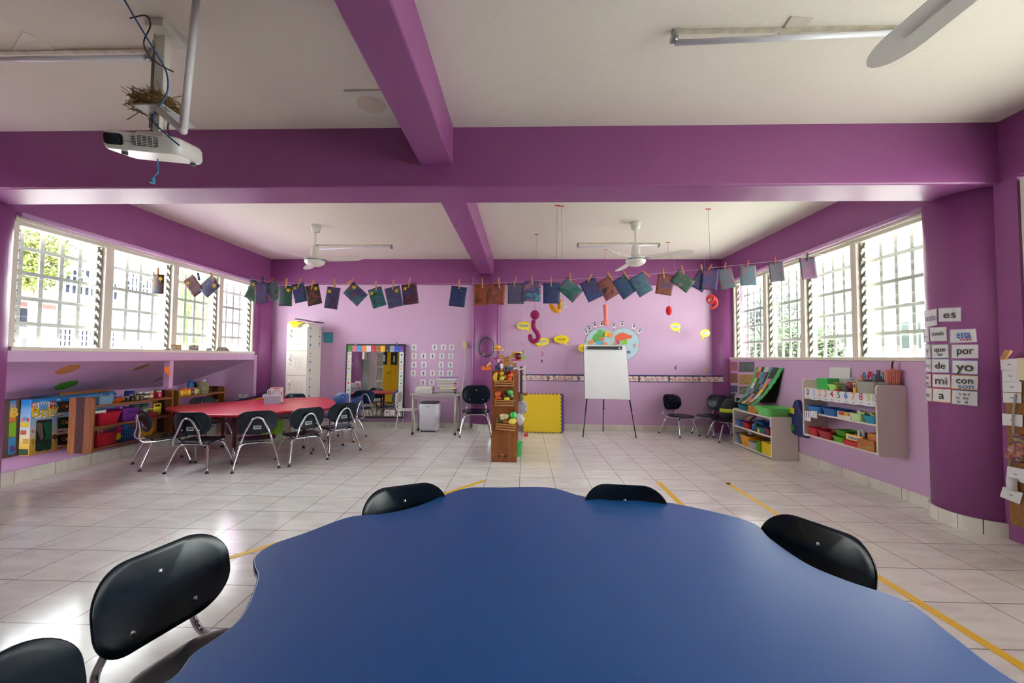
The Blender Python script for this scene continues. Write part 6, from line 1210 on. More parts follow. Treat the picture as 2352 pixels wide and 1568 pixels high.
# low shelf contents
bin_('storage_basket', 'teal basket at the far end of the low shelf top', xl, 5.70, lz[0]+.001, .2, .2, .06, (30, 120, 140), GL)
q = MB().box((0, 0, .04), (.2, .2, .08)).build('cardboard_box', C(200, 130, 40)); q.location = (xl, 5.42, lz[0]+.001); tag(q, 'mustard box between the basket and the green basin', 'box')
bin_('washing_basin', 'light green basin on the near end of the low shelf top', xl-.01, 5.13, lz[0]+.001, .30, .34, .10, (110, 206, 110), None, .75)
for lab, y, dy, h, c in (('blue bin at the far end of the low shelf middle board', 5.72, .13, .07, (40, 100, 180)), ('red bin on the low shelf middle board', 5.55, .16, .07, (170, 30, 44)), ('teal bin on the low shelf middle board', 5.20, .14, .06, (30, 120, 150)), ('dark red bin at the near end of the low shelf middle board', 5.06, .1, .07, (130, 36, 44))): bin_('storage_bin', lab, xl-.03, y, lz[1]+.001, .2, dy, h, c, GL)
bin_('storage_basket', 'blue basket at the back of the low shelf middle board', xl+.02, 5.36, lz[1]+.001, .18, .18, .12, (40, 90, 150), GL)
q = MB().box((0, 0, 0), (.12, .09, .02), C(150, 90, 100)).box((-.01, 0, .011), (.07, .05, .002), C(200, 200, 150)).build('small_book'); q.location = (xl-.02, 5.62, lz[1]+.125); q.rotation_euler = (0, -.5, .3); tag(q, 'small mauve book lying on the bins of the low shelf', 'book')
for lab, y, c in (('blue pot on the low shelf middle board', 5.38, (60, 110, 170)), ('dark green pot on the low shelf middle board', 5.31, (30, 90, 70))): q = MB().lathe([(.03, 0), (.036, .07), (.03, .075), (.012, .095)], (0, 0, 0), None, 16).build('glue_pot', C(*c)); q.location = (LX+.05, y, lz[1]+.001); tag(q, lab, 'pot')
yb_ = thing('toy_block', 'bright yellow block on the front of the low shelf middle board', 'toy', (LX+.035, 5.24, lz[1]+.001)); MB().box((0, 0, .025), (.04, .045, .05)).build('block', C(240, 200, 30), yb_); MB().cyl((0, 0, .058), .008, .018).build('stud', C(240, 200, 30), yb_)
q = MB().box((0, 0, .04), (.1, .1, .08)).build('white_box', C(206, 196, 190)); q.location = (xl, 5.08, lz[1]+.09); q.rotation_euler = (0, .1, .2); tag(q, 'off-white box on the dark red bin of the low shelf', 'box')
bin_('storage_bin', 'amber bin on the low shelf bottom board', xl-.02, (yL(1699, 1010)+yL(1724, 1010))/2, lz[2]+.001, .22, .22, .135, (236, 160, 40), GL)
bin_('storage_box', 'clear tub with papers on the low shelf bottom board', xl-.07, (yL(1722, 1020)+yL(1742, 1020))/2, lz[2]+.001, .14, .19, .085, (200, 200, 190), GL, .9, m=tb_((200, 204, 196), .5))
q = MB().box((0, 0, .07), (.2, .2, .14), C(232, 200, 20)).box((-.02, .14, .06), (.2, .08, .12), C(90, 150, 20)).build('yellow_crate'); q.location = (xl-.02, 5.08, lz[2]+.001); tag(q, 'yellow crate at the near end of the low shelf bottom board', 'crate')
bin_('storage_basket', 'smoky blue basket at the far end of the low shelf bottom board', xl-.02, 5.73, lz[2]+.001, .2, .14, .13, (90, 120, 140), GL, m=tb_((90, 124, 140), .7))
q = MB().lathe([(.035, 0), (.045, .09)], (0, 0, 0), None, 16).build('paper_cup', C(206, 196, 190)); q.location = (xl-.02, 5.60, lz[2]+.14); tag(q, 'pale cup standing in the amber bin', 'cup')
# wall shelf contents: top board
zt = hz[0]+.001
def yH(u, x=HX+.06): return atX(u, 900, x).y
q = MB().box((0, 0, .055), (.13, .13, .11)).build('green_box', C(50, 180, 80)); q.location = (xh, 4.27, zt); q.rotation_euler.z = .15; tag(q, 'bright green box on top of the wall shelf', 'box')
bin_('storage_basket', 'lime basket of toy vegetables on top of the wall shelf', xh-.04, 4.09, zt, .12, .11, .05, (160, 226, 110), GH)
rn = random.Random(14)
for k in range(6): q = MB().ball((0, 0, 0), .016, None, 10, 8).build('toy_vegetable', C(*[(190, 60, 50), (90, 150, 50), (150, 190, 70)][k % 3])); q.location = (xh-.04+rn.uniform(-.03, .03), 4.07+rn.uniform(-.035, .035), zt+.055+rn.uniform(0, .014)); tag(q, 'tiny toy vegetable heaped in the lime basket', 'toy', 'toy vegetables in the lime basket')
def lumpbag(name, lab, x, y, z, s, sc, m, seed=1, cat='bag'):
    rn = random.Random(seed); o = MB(); vs = []; fs = []; N = 12
    for i in range(N+1):
        for j in range(N): tt = PI*i/N; a_ = 2*PI*j/N; r_ = s*(1+rn.uniform(-.16, .16)); vs.append((r_*math.sin(tt)*math.cos(a_)*sc[0], r_*math.sin(tt)*math.sin(a_)*sc[1], (1-math.cos(tt))*r_*sc[2]))
    for i in range(N):
        for j in range(N): fs.append((i*N+j, i*N+(j+1) % N, (i+1)*N+(j+1) % N, (i+1)*N+j))
    o.add(vs, fs, m, False); q = o.build(name); q.location = (x, y, z); tag(q, lab, cat); return q
lumpbag('plastic_bag', 'crumpled bag of dark red pieces on top of the wall shelf', xh-.02, 3.93, zt, .06, (1, 1.4, .75), C(120, 20, 36), 3); lumpbag('plastic_bag', 'small silver and black bag on top of the wall shelf', xh-.075, 3.95, zt, .04, (.7, 1.2, .7), C(90, 90, 92, .25), 4); lumpbag('plastic_bag', 'clear crumpled bag above the red one on the wall shelf', xh+.03, 3.98, zt+.06, .05, (1, 1.7, .6), tb_((190, 186, 186), .45), 5)
q = MB().box((0, 0, .006), (.05, .05, .012)).build('red_block', C(226, 70, 66)); q.location = (HX+.03, 4.03, zt); tag(q, 'small red block at the front of the wall shelf top', 'block')
bin_('storage_box', 'clear box of shells with white rim on top of the wall shelf', xh-.03, 3.70, zt, .15, .19, .10, (206, 206, 200), GH, .92, m=tb_((206, 206, 200), .4))
rn = random.Random(6)
for k in range(14): q = MB().ball((0, 0, 0), rn.uniform(.014, .024), None, 8, 6, (1, .8, .6)).build('shell', C(*rn.choice([(206, 190, 150), (180, 170, 150), (80, 84, 70), (214, 206, 190)]))); q.location = (xh-.03+rn.uniform(-.04, .04), 3.70+rn.uniform(-.055, .055), zt+.024+rn.uniform(0, .05)); tag(q, 'small shell in the clear box on the wall shelf', 'shell', 'shells in the clear box')
q = MB().box((0, 0, .045), (.02, .03, .09), C(232, 190, 70)).box((-.0105, 0, .06), (.001, .02, .03), C(60, 70, 140)).build('yellow_packet'); q.location = (HX+.03, 3.83, zt); tag(q, 'yellow and blue packet beside the clear shell box', 'packet')
# pots of scissors and tools at the back of the top board
def pot(lab, y, x, c, r_=.04, h=.1): q = MB().lathe([(r_*.85, 0), (r_, h), (r_*.92, h), (r_*.8, .006)], (0, 0, 0), None, 18).build('tool_pot', C(*c)); q.location = (x, y, zt); tag(q, lab, 'pot'); return q
pot('pot of scissors on the wall shelf', 3.86, XR-.07, (90, 90, 96), .05, .12); pot('pot of brushes and tubes on the wall shelf', 3.74, XR-.065, (70, 74, 80), .045, .13)
for k, (u, v, c, ro) in enumerate(((1977, 874, (240, 190, 50), -.5), (1982, 868, (236, 110, 40), -.35), (1986, 861, (40, 140, 210), -.35), (1996, 860, (190, 30, 50), .25), (2003, 861, (190, 30, 50), -.3), (2009, 866, (50, 120, 200), .4), (2013, 875, (230, 110, 40), .9), (2004, 872, (90, 170, 170), .6))):
    p = atX(u, v, XR-.075); o = MB(); R = Matrix.Rotation(ro, 4, 'X'); o.tube([(0, .010*math.cos(t), .028*math.sin(t)) for t in [2*PI*i/14 for i in range(14)]], .005, None, 6, R, closed=True); o.tube([(0, 0, -.028), (0, 0, -.10)], .004, None, 6, R); q = o.build('scissors', C(*c)); q.location = p; tag(q, '%s handled scissors in the pot on the wall shelf' % ['yellow', 'orange', 'blue', 'crimson', 'tilted crimson', 'deep blue', 'low orange', 'aqua'][k], 'scissors', 'scissors in the pot')
for k, (u, v, h, c, w) in enumerate(((2017, 857, .16, (110, 104, 110), .018), (2022, 872, .12, (60, 50, 74), .016), (2028, 862, .14, (90, 190, 190), .006), (2034, 862, .13, (190, 180, 210), .014), (2043, 862, .14, (160, 60, 70), .01), (2048, 862, .15, (60, 60, 64), .012))):
    p = atX(u, v, XR-.065); q = MB().box((0, 0, -h/2+.03), (.012, w*1.6, h), None, Matrix.Rotation(.12*(k-2.5)*-.6, 4, 'X')).build('craft_tool', C(*c)); q.location = p; tag(q, '%s tool or tube standing in the rear pots of the wall shelf' % ['grey flat', 'dark violet', 'thin aqua', 'lilac', 'red', 'black'][k], 'tool', 'tools in the rear pots')
p = Vector((XR-.055, 3.64, zt)); cup = thing('straw_cup', 'orange cup lined with pink straws at the near end of the wall shelf', 'cup', (XR-.055, p.y, zt)); ztop_ = .215; zm = .12
MB().lathe([(.038, 0), (.044, zm)], (0, 0, 0), None, 24).build('cup', C(240, 116, 44), cup); o = MB()
for k in range(22): a_ = 2*PI*k/22; o.tube([(.043*math.cos(a_), .043*math.sin(a_), zm*.6), (.05*math.cos(a_), .05*math.sin(a_), ztop_)], .0055, None, 6)
o.build('straws', mat('pink_straw', (226, 140, 124), .5), cup); MB().lathe([(0, ztop_-.01), (.043, ztop_-.01)], (0, 0, 0), None, 20).build('filling', C(190, 150, 140), cup)
for k, (dy, h, c, ro) in enumerate(((.012, .10, (196, 150, 110), -.3), (.0, .085, (226, 150, 130), -.1), (-.02, .075, (230, 150, 140), .3))): q = MB().box((0, 0, h/2), (.006, .014, h), None, Matrix.Rotation(ro*-1, 4, 'X')).build('wooden_stick', C(*c)); q.location = (XR-.055, p.y+dy, zt+ztop_-.012); tag(q, 'craft stick sticking out of the straw cup, %s of three' % ['far', 'middle', 'near'][k], 'stick', 'craft sticks in the straw cup')
wallcard('printed_sheet', 'white printed sheet on the wall above the wall shelf', 'paper', [(1907.5, 843), (1954.5, 844), (1953, 884), (1903.5, 881)], 'x', XR-.004, PAPER)
# second and third boards
z2 = hz[1]+.001; z3 = hz[2]+.001
for lab, y, dy, h, c in (('blue tray at the far end of the wall shelf middle board', 4.33, .2, .06, (30, 110, 180)), ('second blue tray on the wall shelf middle board', 4.12, .19, .065, (30, 96, 160))): bin_('storage_tray', lab, xh-.03, y, z2, .17, dy, h, c, GH)
q = MB().box((0, 0, .03), (.03, .16, .06), C(222, 214, 210)).box((-.016, 0, .042), (.002, .13, .03), C(190, 60, 50)).box((-.0165, -.03, .042), (.002, .05, .028), C(220, 180, 40)).build('word_box'); q.location = (HX+.025, 3.945, z2); tag(q, 'white box with red and black print on the middle board of the wall shelf', 'box')
bin_('storage_tray', 'pale green tray on the wall shelf middle board', xh-.04, 3.80, z2, .15, .13, .06, (190, 226, 160), GH); bin_('storage_tray', 'turquoise tray at the near end of the wall shelf middle board', xh-.04, 3.655, z2, .15, .12, .06, (40, 150, 180), GH)
rn = random.Random(19)
for k in range(14): q = MB().box((0, 0, 0), (.03, .03, .02)).build('plastic_piece', C(*rn.choice([(200, 190, 160), (150, 70, 60), (190, 200, 210), (160, 190, 60), (110, 80, 70)]))); q.location = (xh-.04+rn.uniform(-.05, .05), rn.uniform(3.62, 3.86), z2+.062+rn.uniform(0, .02)); q.rotation_euler = (rn.random(), rn.random(), rn.random()); tag(q, 'small mixed piece heaped in the trays of the wall shelf middle board', 'toy piece', 'mixed pieces in the middle trays')
for lab, y, dy, h, c in (('red tray at the far end of the wall shelf bottom board', 4.36, .14, .075, (190, 30, 50)), ('dark red tray on the wall shelf bottom board', 4.20, .17, .07, (160, 30, 40)), ('green tray on the wall shelf bottom board', 4.02, .13, .05, (90, 170, 30))): bin_('storage_tray', lab, xh-.03, y, z3, .16, dy, h, c, GH)
bin_('storage_tray', 'darker green tray stacked on the green one', xh+.0, 4.03, z3+.058, .16, .13, .05, (70, 160, 40), GH)
q = MB().box((0, 0, .022), (.14, .17, .044), C(190, 40, 50)).build('ruled_box'); q.location = (xh-.04, 3.85, z3); tag(q, 'red and white ruled strip box under the word card', 'box')
q = MB().box((0, 0, .03), (.006, .19, .055), C(240, 180, 60)).box((-.004, 0, .03), (.002, .17, .037), C(222, 216, 200)).build('word_strip'); q.location = (HX+.022, 3.845, z3+.044); tag(q, 'word strip with black letters in a yellow border on the wall shelf', 'card')
FXn = Matrix(((0, 0, -1, 0), (-1, 0, 0, 0), (0, 1, 0, 0), (0, 0, 0, 1)))   # text plane facing -x, reading towards the camera
text('decer', .045, C(40, 36, 36), q, Matrix.Translation((-.0056, .0, .03)) @ FXn, squash=1.2)
q = MB().box((0, 0, .045), (.17, .17, .09), wood('box_wood', (160, 96, 46), (190, 124, 66), 'Y')).cyl((-.086, -.035, .03), .01, .002, C(90, 220, 110), 14, None, 'X').build('wooden_box'); q.location = (xh-.03, 3.685, z3); tag(q, 'light wooden box with a green dot on the wall shelf bottom board', 'box')
bin_('wooden_crate', 'small open crate on top of the wooden box', xh-.02, 3.66, z3+.091, .12, .11, .05, (190, 130, 70), GH, 1, False); lumpbag('plastic_bag', 'olive plastic bag behind the word strip', xh+.01, 3.88, z3+.046, .05, (1, 1.5, .8), C(110, 100, 30, .3), 7); q = MB().tube([(0, -.01, 0), (0, 0, .06), (0, .02, .07)], [.012, .012, .009], None, 8).box((0, .03, .03), (.03, .02, .06)).build('hole_punch', C(200, 200, 204)); q.location = (HX+.04, 3.77, z3+.091); tag(q, 'small silver and black gadget on the wooden box', 'gadget')
# number cards along the top board
nums = [('0', 1848, 1864, (90, 40, 120), 'purple'), ('1', 1864, 1876.5, (70, 150, 220), 'sky blue'), ('2', 1876.5, 1889, (236, 150, 50), 'orange'), ('3', 1889, 1903.5, (220, 110, 130), 'pink'), ('4', 1903.5, 1918, (200, 40, 60), 'red'), ('5', 1918, 1935.5, (60, 150, 50), 'green'), ('6', 1935.5, 1951, (40, 90, 180), 'blue'), ('7', 1951, 1969, (236, 140, 60), 'orange'), ('8', 1969, 1986.5, (200, 30, 80), 'crimson'), ('9', 1986.5, 2004.5, (170, 200, 50), 'lime'), ('10', 2004.5, 2012, (150, 140, 130), 'grey')]
for i, (s_, u0, u1, c_, cn) in enumerate(nums):
    f0 = lambda u: 893+(u-1848)*.073; f1 = lambda u: 914.5+(u-1848)*.118+(1.2 if i % 2 else 0)
    x_ = HX-.004-.001*(i % 2); q = wallcard('number_card', cn+' number %s card on the wall shelf edge' % s_, 'card', [(u0, f0(u0)), (u1+.5, f0(u1)), (u1+.5, f1(u1)), (u0, f1(u0))], 'x', x_, PAPER, 'number cards on the wall shelf', .0012, 0)
    w = abs(atX(u0, 900, x_).y-atX(u1, 900, x_).y); text(s_, .088, C(*c_), q, Matrix.Translation((-.0018, .0, .018)) @ FXn, squash=.95 if s_ != '10' else .5); MB().box((-.0018, 0, -.035), (.0006, w*.35, .005)).build('word_print', C(110, 110, 120), q)
q = wallcard('number_card', 'purple number 11 card at the far end of the wall shelf', 'card', [(1850, 943), (1862, 945), (1862, 967.5), (1847, 965)], 'x', HX-.004, PAPER, 'number cards on the wall shelf', .0012, 0); text('11', .075, C(80, 50, 130), q, Matrix.Translation((-.0018, 0, .012)) @ FXn)
q = wallcard('dot_card', 'small card of pale dots beside the number 11 card', 'card', [(1863, 943), (1877, 944.5), (1877, 961), (1863, 957.5)], 'x', HX-.004, PAPER, 'number cards on the wall shelf', .0012, 0); o = MB()
for a in range(4):
    for b_ in range(3): o.box((-.0017, -.03+a*.02, -.015+b_*.015), (.0006, .01, .007))
o.build('dot_print', C(150, 190, 180), q)
# blue, yellow and green bag behind the wall shelf
bg_ = thing('cloth_bag', 'navy cloth bag with yellow and green patches hanging between the two shelves', 'bag', atX(1836, 958, XR-.05)); o = MB(); o.prism([(.04, .20), (.13, .05), (.12, -.04), (.14, -.19), (.0, -.22), (-.14, -.215), (-.10, 0), (-.03, .12), (.0, .2)], -.03, .035, None, Matrix(((0, 0, 1, 0), (1, 0, 0, 0), (0, 1, 0, 0), (0, 0, 0, 1)))); o.build('bag_body', C(30, 44, 100), bg_, bevel=.022, seg=4); MB().box((-.037, .07, .07), (.004, .08, .07)).build('patch', C(214, 206, 50), bg_); MB().box((-.037, .07, -.13), (.004, .08, .07)).build('patch', C(40, 140, 60), bg_)
# posters at the far end
po = [((1664, 831, 1694, 852), (170, 90, 110), 'mauve pink'), ((1698, 831, 1732, 854), (90, 100, 96), 'grey green'), ((1664, 857, 1694, 879), (130, 76, 60), 'rust brown'), ((1698, 860, 1731, 883), (170, 130, 70), 'ochre'), ((1664, 885, 1694, 901), (80, 70, 110), 'slate violet'), ((1698, 887, 1722, 905), (96, 104, 90), 'olive grey'), ((1664, 903, 1690, 934), (60, 56, 66), 'charcoal')]
for k, (r_, c_, n_) in enumerate(po): wallcard('painted_sheet', n_+' painted sheet on the wall beside the right back corner', 'painting', rectpx(*r_), 'x', XR-.004, paint(120+k, (c_, tuple(min(255, int(q*1.35)) for q in c_), tuple(int(q*.7) for q in c_)), 16), 'painted sheets on the right wall')
# green mat board with paper strips
lf = [(1740, 843, XR-.02), (1731, 868, XR-.06), (1721, 892, XR-.14), (1708, 911, XR-.22), (1695, 924, XR-.29)]; rg = [(1799, 846, XR-.02), (1784, 872, XR-.06), (1766, 898, XR-.14), (1747, 919, XR-.22), (1727, 932, XR-.29)]
Lp = smooth_path([atX(*p) for p in lf], 4); Rp_ = smooth_path([atX(*p) for p in rg], 4); gb = thing('green_foam_board', 'green foam mat with paper strip chains sagging from the wall onto the low shelf', 'board', Lp[-1]); go_ = Vector(gb.location)
def sheet(s0, s1, off, th, m, nm, i0=0, i1=None, zz=False):
    n_ = len(Lp) if i1 is None else i1; vs = []
    for side in (0, 1):
        for i in range(i0, n_):
            for s in (s0, s1):
                if zz and s in (0, 1): s = s+(.03 if i % 2 else 0)*(1 if s else -1)
                p = Lp[i]+(Rp_[i]-Lp[i])*s; vs.append(p-go_+Vector((-off-(0 if side else th), 0, (off+(0 if side else th))*.6)))
    k = n_-i0; o = MB(); fs = []
    for i in range(k-1): a = 2*i; fs += [(a, a+1, a+3, a+2), (2*k+a, 2*k+a+2, 2*k+a+3, 2*k+a+1)]
    fs += [(2*i, 2*i+2, 2*k+2*i+2, 2*k+2*i) for i in range(k-1)] + [(2*i+1, 2*k+2*i+1, 2*k+2*i+3, 2*i+3) for i in range(k-1)] + [(0, 2*k, 2*k+1, 1), (2*k-2, 2*k-1, 4*k-1, 4*k-2)]
    o.add(vs, fs, m, False); return o.build(nm, None, gb)
sheet(0, 1, 0, .01, C(70, 176, 90), 'foam_mat', zz=True)
SC = [(226, 150, 120), (90, 130, 170), (230, 190, 60), (200, 200, 210), (210, 120, 150), (190, 60, 50), (60, 60, 60), (206, 206, 190), (110, 90, 150), (226, 130, 80), (160, 200, 90), (60, 50, 60)]
for k, s in enumerate((.1, .38, .66)):
    for j, i in enumerate(range(0, len(Lp)-2, 2)): sheet(s+.01, s+.15, .012, .003, C(*SC[(j*5+k*3) % 12]), 'paper_strip', i, i+3); sheet(s+.13, s+.22, .0115, .002, C(*[(50, 46, 50), (120, 160, 190), (40, 40, 44)][(j+k) % 3]), 'paper_strip', i, i+3)
q = MB(); a = atX(1798, 846, XR-.015); b_ = atX(1786, 905, XR-.015); c_ = atX(1745, 925, XR-.03); d_ = atX(1770, 880, XR-.03); pts_ = [a, b_, atX(1779, 925, XR-.015), c_, atX(1742, 845, XR-.012)]; cc_ = sum(pts_, Vector())/5; q = MB().quadslab([p-cc_ for p in pts_], (1, 0, 0), .008).build('black_foam_board', C(28, 28, 28)); q.location = cc_; tag(q, 'black foam board against the wall behind the green one', 'board')
q = MB().tube(smooth_path([atX(1690, 922, XR-.3), atX(1690, 908, XR-.28), atX(1704, 898, XR-.2), atX(1722, 892, XR-.12)], 5), .012, None, 8).build('plastic_roll', tb_((180, 180, 176), .6)); tag(q, 'clear rolled plastic curling at the left of the green board', 'plastic')
# dark bag on the chair
bp_ = thing('backpack', 'charcoal backpack with a lime stripe sitting on the chair beside the low shelf', 'bag', (3.0, 6.07, .315)); o = MB(); pf_ = [(0, 0), (.10, .0), (.125, .03), (.13, .12), (.115, .2), (.085, .26), (.04, .295), (0, .30)]; o.lathe(pf_, (0, 0, 0), None, 24, None, True, 'Z', 1, .68); o.build('bag_body', mat('charcoal_cloth', (40, 42, 50), .8, bump=.4, bscale=25), bp_); MB().lathe([(.126, .095), (.134, .10), (.133, .145), (.124, .15)], (0, 0, 0), None, 24, None, True, 'Z', 1, .69).build('lime_stripe', C(190, 200, 40), bp_); MB().tube(smooth_path([(-.03, 0, .29), (-.02, 0, .33), (.02, 0, .33), (.03, 0, .29)], 4), .007, None, 6).build('handle', C(30, 30, 34), bp_)

# ---------------- word cards round the right column
CX, CY, CR = 3.35, 3.12, .262
def atC(u, v, off=.0):
    d = ray(u, v); a = d.x**2+d.y**2; b = -2*(d.x*CX+d.y*CY); c = CX**2+CY**2-(CR+off)**2; D = b*b-4*a*c
    if D < 0: t = -b/(2*a)
    else: t = (-b-math.sqrt(D))/(2*a)
    return CAM+d*t
def wordcard(px, words, edge, lab, wc=(50, 46, 50), sz=None):
    (x0, y0), (x1, y1), (x2, y2), (x3, y3) = px; n = 6; vs = []; cen = atC((x0+x2)/2, (y0+y2)/2, .004)
    for layer, off in ((0, .0035), (1, .002)):
        for i in range(n+1):
            t = i/n
            for (ax, ay), (bx, by) in (((x0, y0), (x1, y1)), ((x3, y3), (x2, y2))): vs.append(atC(ax+(bx-ax)*t, ay+(by-ay)*t, off)-cen)
    k = 2*(n+1); fs = []
    for i in range(n): a = 2*i; fs += [(a, a+1, a+3, a+2), (k+a, k+a+2, k+a+3, k+a+1), (a, a+2, k+a+2, k+a), (a+1, k+a+1, k+a+3, a+3)]
    fs += [(0, k, k+1, 1), (2*n, 2*n+1, k+2*n+1, k+2*n)]
    o = MB(); o.add(vs, fs, C(*edge)); q = o.build('word_card'); q.location = cen; tag(q, lab, 'card', 'handwritten word cards round the right column')
    m_ = 1.6; o = MB(); vs = []
    for i in range(n+1):
        t = i/n; 
        for (ax, ay), (bx, by), dy in (((x0+m_, y0+m_), (x1-m_, y1+m_), 0), ((x3+m_, y3-m_), (x2-m_, y2-m_), 0)): vs.append(atC(ax+(bx-ax)*t, ay+(by-ay)*t, .0042)-cen)
    o.add(vs, [(2*i, 2*i+1, 2*i+3, 2*i+2) for i in range(n)], PAPER); o.build('card_face', None, q)
    nrm = Vector((cen.x-CX, cen.y-CY, 0)).normalized(); tan = Vector((0, 0, 1)).cross(nrm); W_ = (atC(x1, y1)-atC(x0, y0)).length; Hh = (atC(x0, y0)-atC(x3, y3)).length
    for k, (s_, c_, dz, hh, dx) in enumerate(words):
        M = frame(nrm*.0035+Vector((0, 0, dz*Hh))+tan*(dx*W_), tan, (0, 0, 1)); vsz = Hh*hh; b_ = MB(); 
        text(s_, vsz, C(*c_), q, M, squash=min(1.15, W_*.8/(len(s_)*vsz*.6)))
    return q
K_ = (50, 46, 50); BL_ = (50, 100, 180)
wordcard([(2155, 707), (2208, 705), (2208, 738), (2155.5, 739)], [('es', K_, 0, .75, 0)], (196, 180, 200), 'word card reading es, topmost on the right column')
wordcard([(2122, 714), (2152, 708), (2153, 747), (2124, 752)], [('estaba', (140, 136, 170), 0, .5, 0)], (190, 184, 196), 'faint word card reading estaba at the top left of the column')
wordcard([(2135, 752), (2174, 750), (2175, 783), (2137, 784)], [('puedo', K_, .05, .42, 0)], (206, 202, 210), 'word card reading puedo')
wordcard([(2121, 757), (2133, 756), (2135, 786), (2122, 787)], [('~~~', BL_, -.05, .5, 0)], (200, 196, 206), 'narrow card with blue letters left of the puedo card')
wordcard([(2181, 756), (2242, 754), (2245, 786), (2181.6, 788)], [('esta', BL_, .08, .8, 0), ('vvvv', (190, 30, 90), -.26, .3, .08)], (190, 150, 190), 'word card reading esta in blue with red zigzags')
wordcard([(2139, 791), (2179, 790), (2180, 822), (2140, 823)], [('que', K_, .12, .45, 0), ('tu', K_, -.22, .35, 0)], (150, 190, 160), 'word card reading que and tu with a green edge')
wordcard([(2124, 790), (2137, 790), (2138, 822), (2125, 822)], [('y', (120, 116, 130), 0, .6, 0)], (200, 190, 206), 'narrow card with a single y left of the que card')
wordcard([(2185.5, 791), (2247.6, 790.5), (2247.6, 823), (2185.5, 823)], [('por', K_, .05, .75, 0)], (200, 160, 190), 'word card reading por with dotted pink border')
wordcard([(2140, 824), (2180, 824.5), (2180, 856), (2140, 855)], [('de', K_, 0, .65, 0)], (190, 196, 220), 'word card reading de')
wordcard([(2124, 824), (2139, 824), (2139, 854), (2125, 854)], [('soy', (110, 106, 116), 0, .45, 0)], (200, 180, 196), 'narrow card reading soy')
wordcard([(2186, 826), (2247, 827), (2247, 861), (2186, 857.5)], [('yo', K_, 0, .9, 0)], (110, 120, 200), 'word card reading yo with a blue dotted border')
wordcard([(2140.6, 858), (2183, 859), (2184, 891), (2140.6, 889)], [('mi', (90, 86, 92), 0, .8, 0)], (200, 120, 150), 'word card reading mi')
wordcard([(2124, 857.5), (2139, 858), (2139, 888), (2125, 887)], [('no', K_, .2, .4, 0), ('na', K_, -.2, .4, 0)], (200, 150, 170), 'narrow card reading no and na')
wordcard([(2185.5, 861), (2247, 863), (2246, 896), (2184.6, 892)], [('con', K_, .14, .68, 0), ('son', (90, 110, 170), -.28, .5, .04)], (230, 196, 90), 'word card reading con and son with a yellow edge')
wordcard([(2142, 891), (2184, 893), (2184, 925.5), (2141.5, 922)], [('a', K_, 0, .8, 0)], (236, 140, 90), 'word card reading a with orange squiggled border')
wordcard([(2125, 890), (2140.6, 890.5), (2140.6, 922), (2126, 920)], [('uso', K_, 0, .42, 0)], (206, 190, 200), 'narrow card with dark letters at the bottom left of the column cards')
wordcard([(2186, 895), (2246, 899), (2245.6, 933), (2185.4, 927)], [('la  las  al', K_, .28, .3, 0), ('lo  los', K_, 0, .3, -.08), ('le   el', K_, -.28, .3, -.08)], (160, 190, 206), 'word card listing la, las, al, lo, los, le and el')
# ---------------- cork board at the right edge
XCK = 3.19
q = MB().box2((-.012, -.6, 0), (.012, .6, 1.04), mat('cork', (140, 98, 52), .8, vary=.2, vscale=60)).build('cork_board'); cy_ = atX(2308, 900, XCK).y; q.location = (XCK+.014, cy_-.6, .125); tag(q, 'brown cork board hanging at the right edge of the photo', 'board')
MB().box2((-.016, -.6, 1.035), (.016, .6, 1.05)).build('wooden_edge', WC, q)
cl_ = [((2298, 824), (2339, 823), (2340, 850), (2300, 850)), ((2302, 851), (2341, 850), (2342, 876), (2303, 876)), ((2303, 877), (2347, 876), (2347, 901), (2304, 900)), ((2304, 901), (2346, 903), (2347, 926), (2305, 924)), ((2302, 949), (2349, 953), (2349, 980), (2303, 976)), ((2314, 1070), (2356, 1078), (2354, 1110), (2312, 1098)), ((2304, 1117), (2350, 1132), (2343, 1158), (2297, 1140))]
for k, px in enumerate(cl_):
    q = wallcard('blank_card', 'white card with a tiny printed word on the cork board, %s from the top' % ['first', 'second', 'third', 'fourth', 'fifth', 'sixth', 'seventh'][k], 'card', list(px), 'x', XCK-.005-.002*(k % 2), PAPER, 'white cards on the cork board', .002, 0); MB().box((-.0024, 0, 0), (.0006, .02, .006)).build('word_print', C(120, 116, 122), q)
wallcard('cream_note', 'cream note overlapping the top cards of the cork board', 'note', [(2338, 822), (2362, 822), (2362, 874), (2336, 872)], 'x', XCK-.012, C(222, 212, 180), None, .002, 0)
for k in range(2):
    p = atX(2306+9*k, 815, XCK-.02); q = MB().box((0, 0, 0), (.012, .012, .065), None, Matrix.Rotation(.5+.1*k, 4, 'X')).build('clothes_peg', wood('peg_wood', (190, 132, 80), (214, 160, 106), 'Z')); q.location = p; tag(q, 'wooden peg clipped on the top edge of the cork board, %s of two' % ['left', 'right'][k], 'peg', 'pegs on the cork board')
p = atX(2341, 1030, XCK-.03); q = MB().rbox((0, 0, 0), (.03, .085, .18), .02, paint(140, ((206, 190, 190), (220, 120, 50), (90, 50, 120), (226, 196, 60)), 14), Matrix.Rotation(.35, 4, 'X'), axis='X').build('snack_bag'); q.location = p; tag(q, 'colourful printed bag hanging on the cork board', 'bag')
p = atX(2324, 1112, XCK-.03); q = MB().cyl((0, 0, 0), .024, .08, None, 16).build('paper_roll', PAPER); q.location = p; tag(q, 'short white paper roll between the two lowest cork board cards', 'paper')
P = [atX(2333, 905, XCK-.015), atX(2326, 960, XCK-.018), atX(2328, 1000, XCK-.018), atX(2319, 1070, XCK-.015)]; tag(MB().tube(smooth_path(P, 5), .006, None, 6).build('clear_strip', tb_((190, 180, 176), .5)), 'clear plastic strip hanging down the cork board', 'strip')

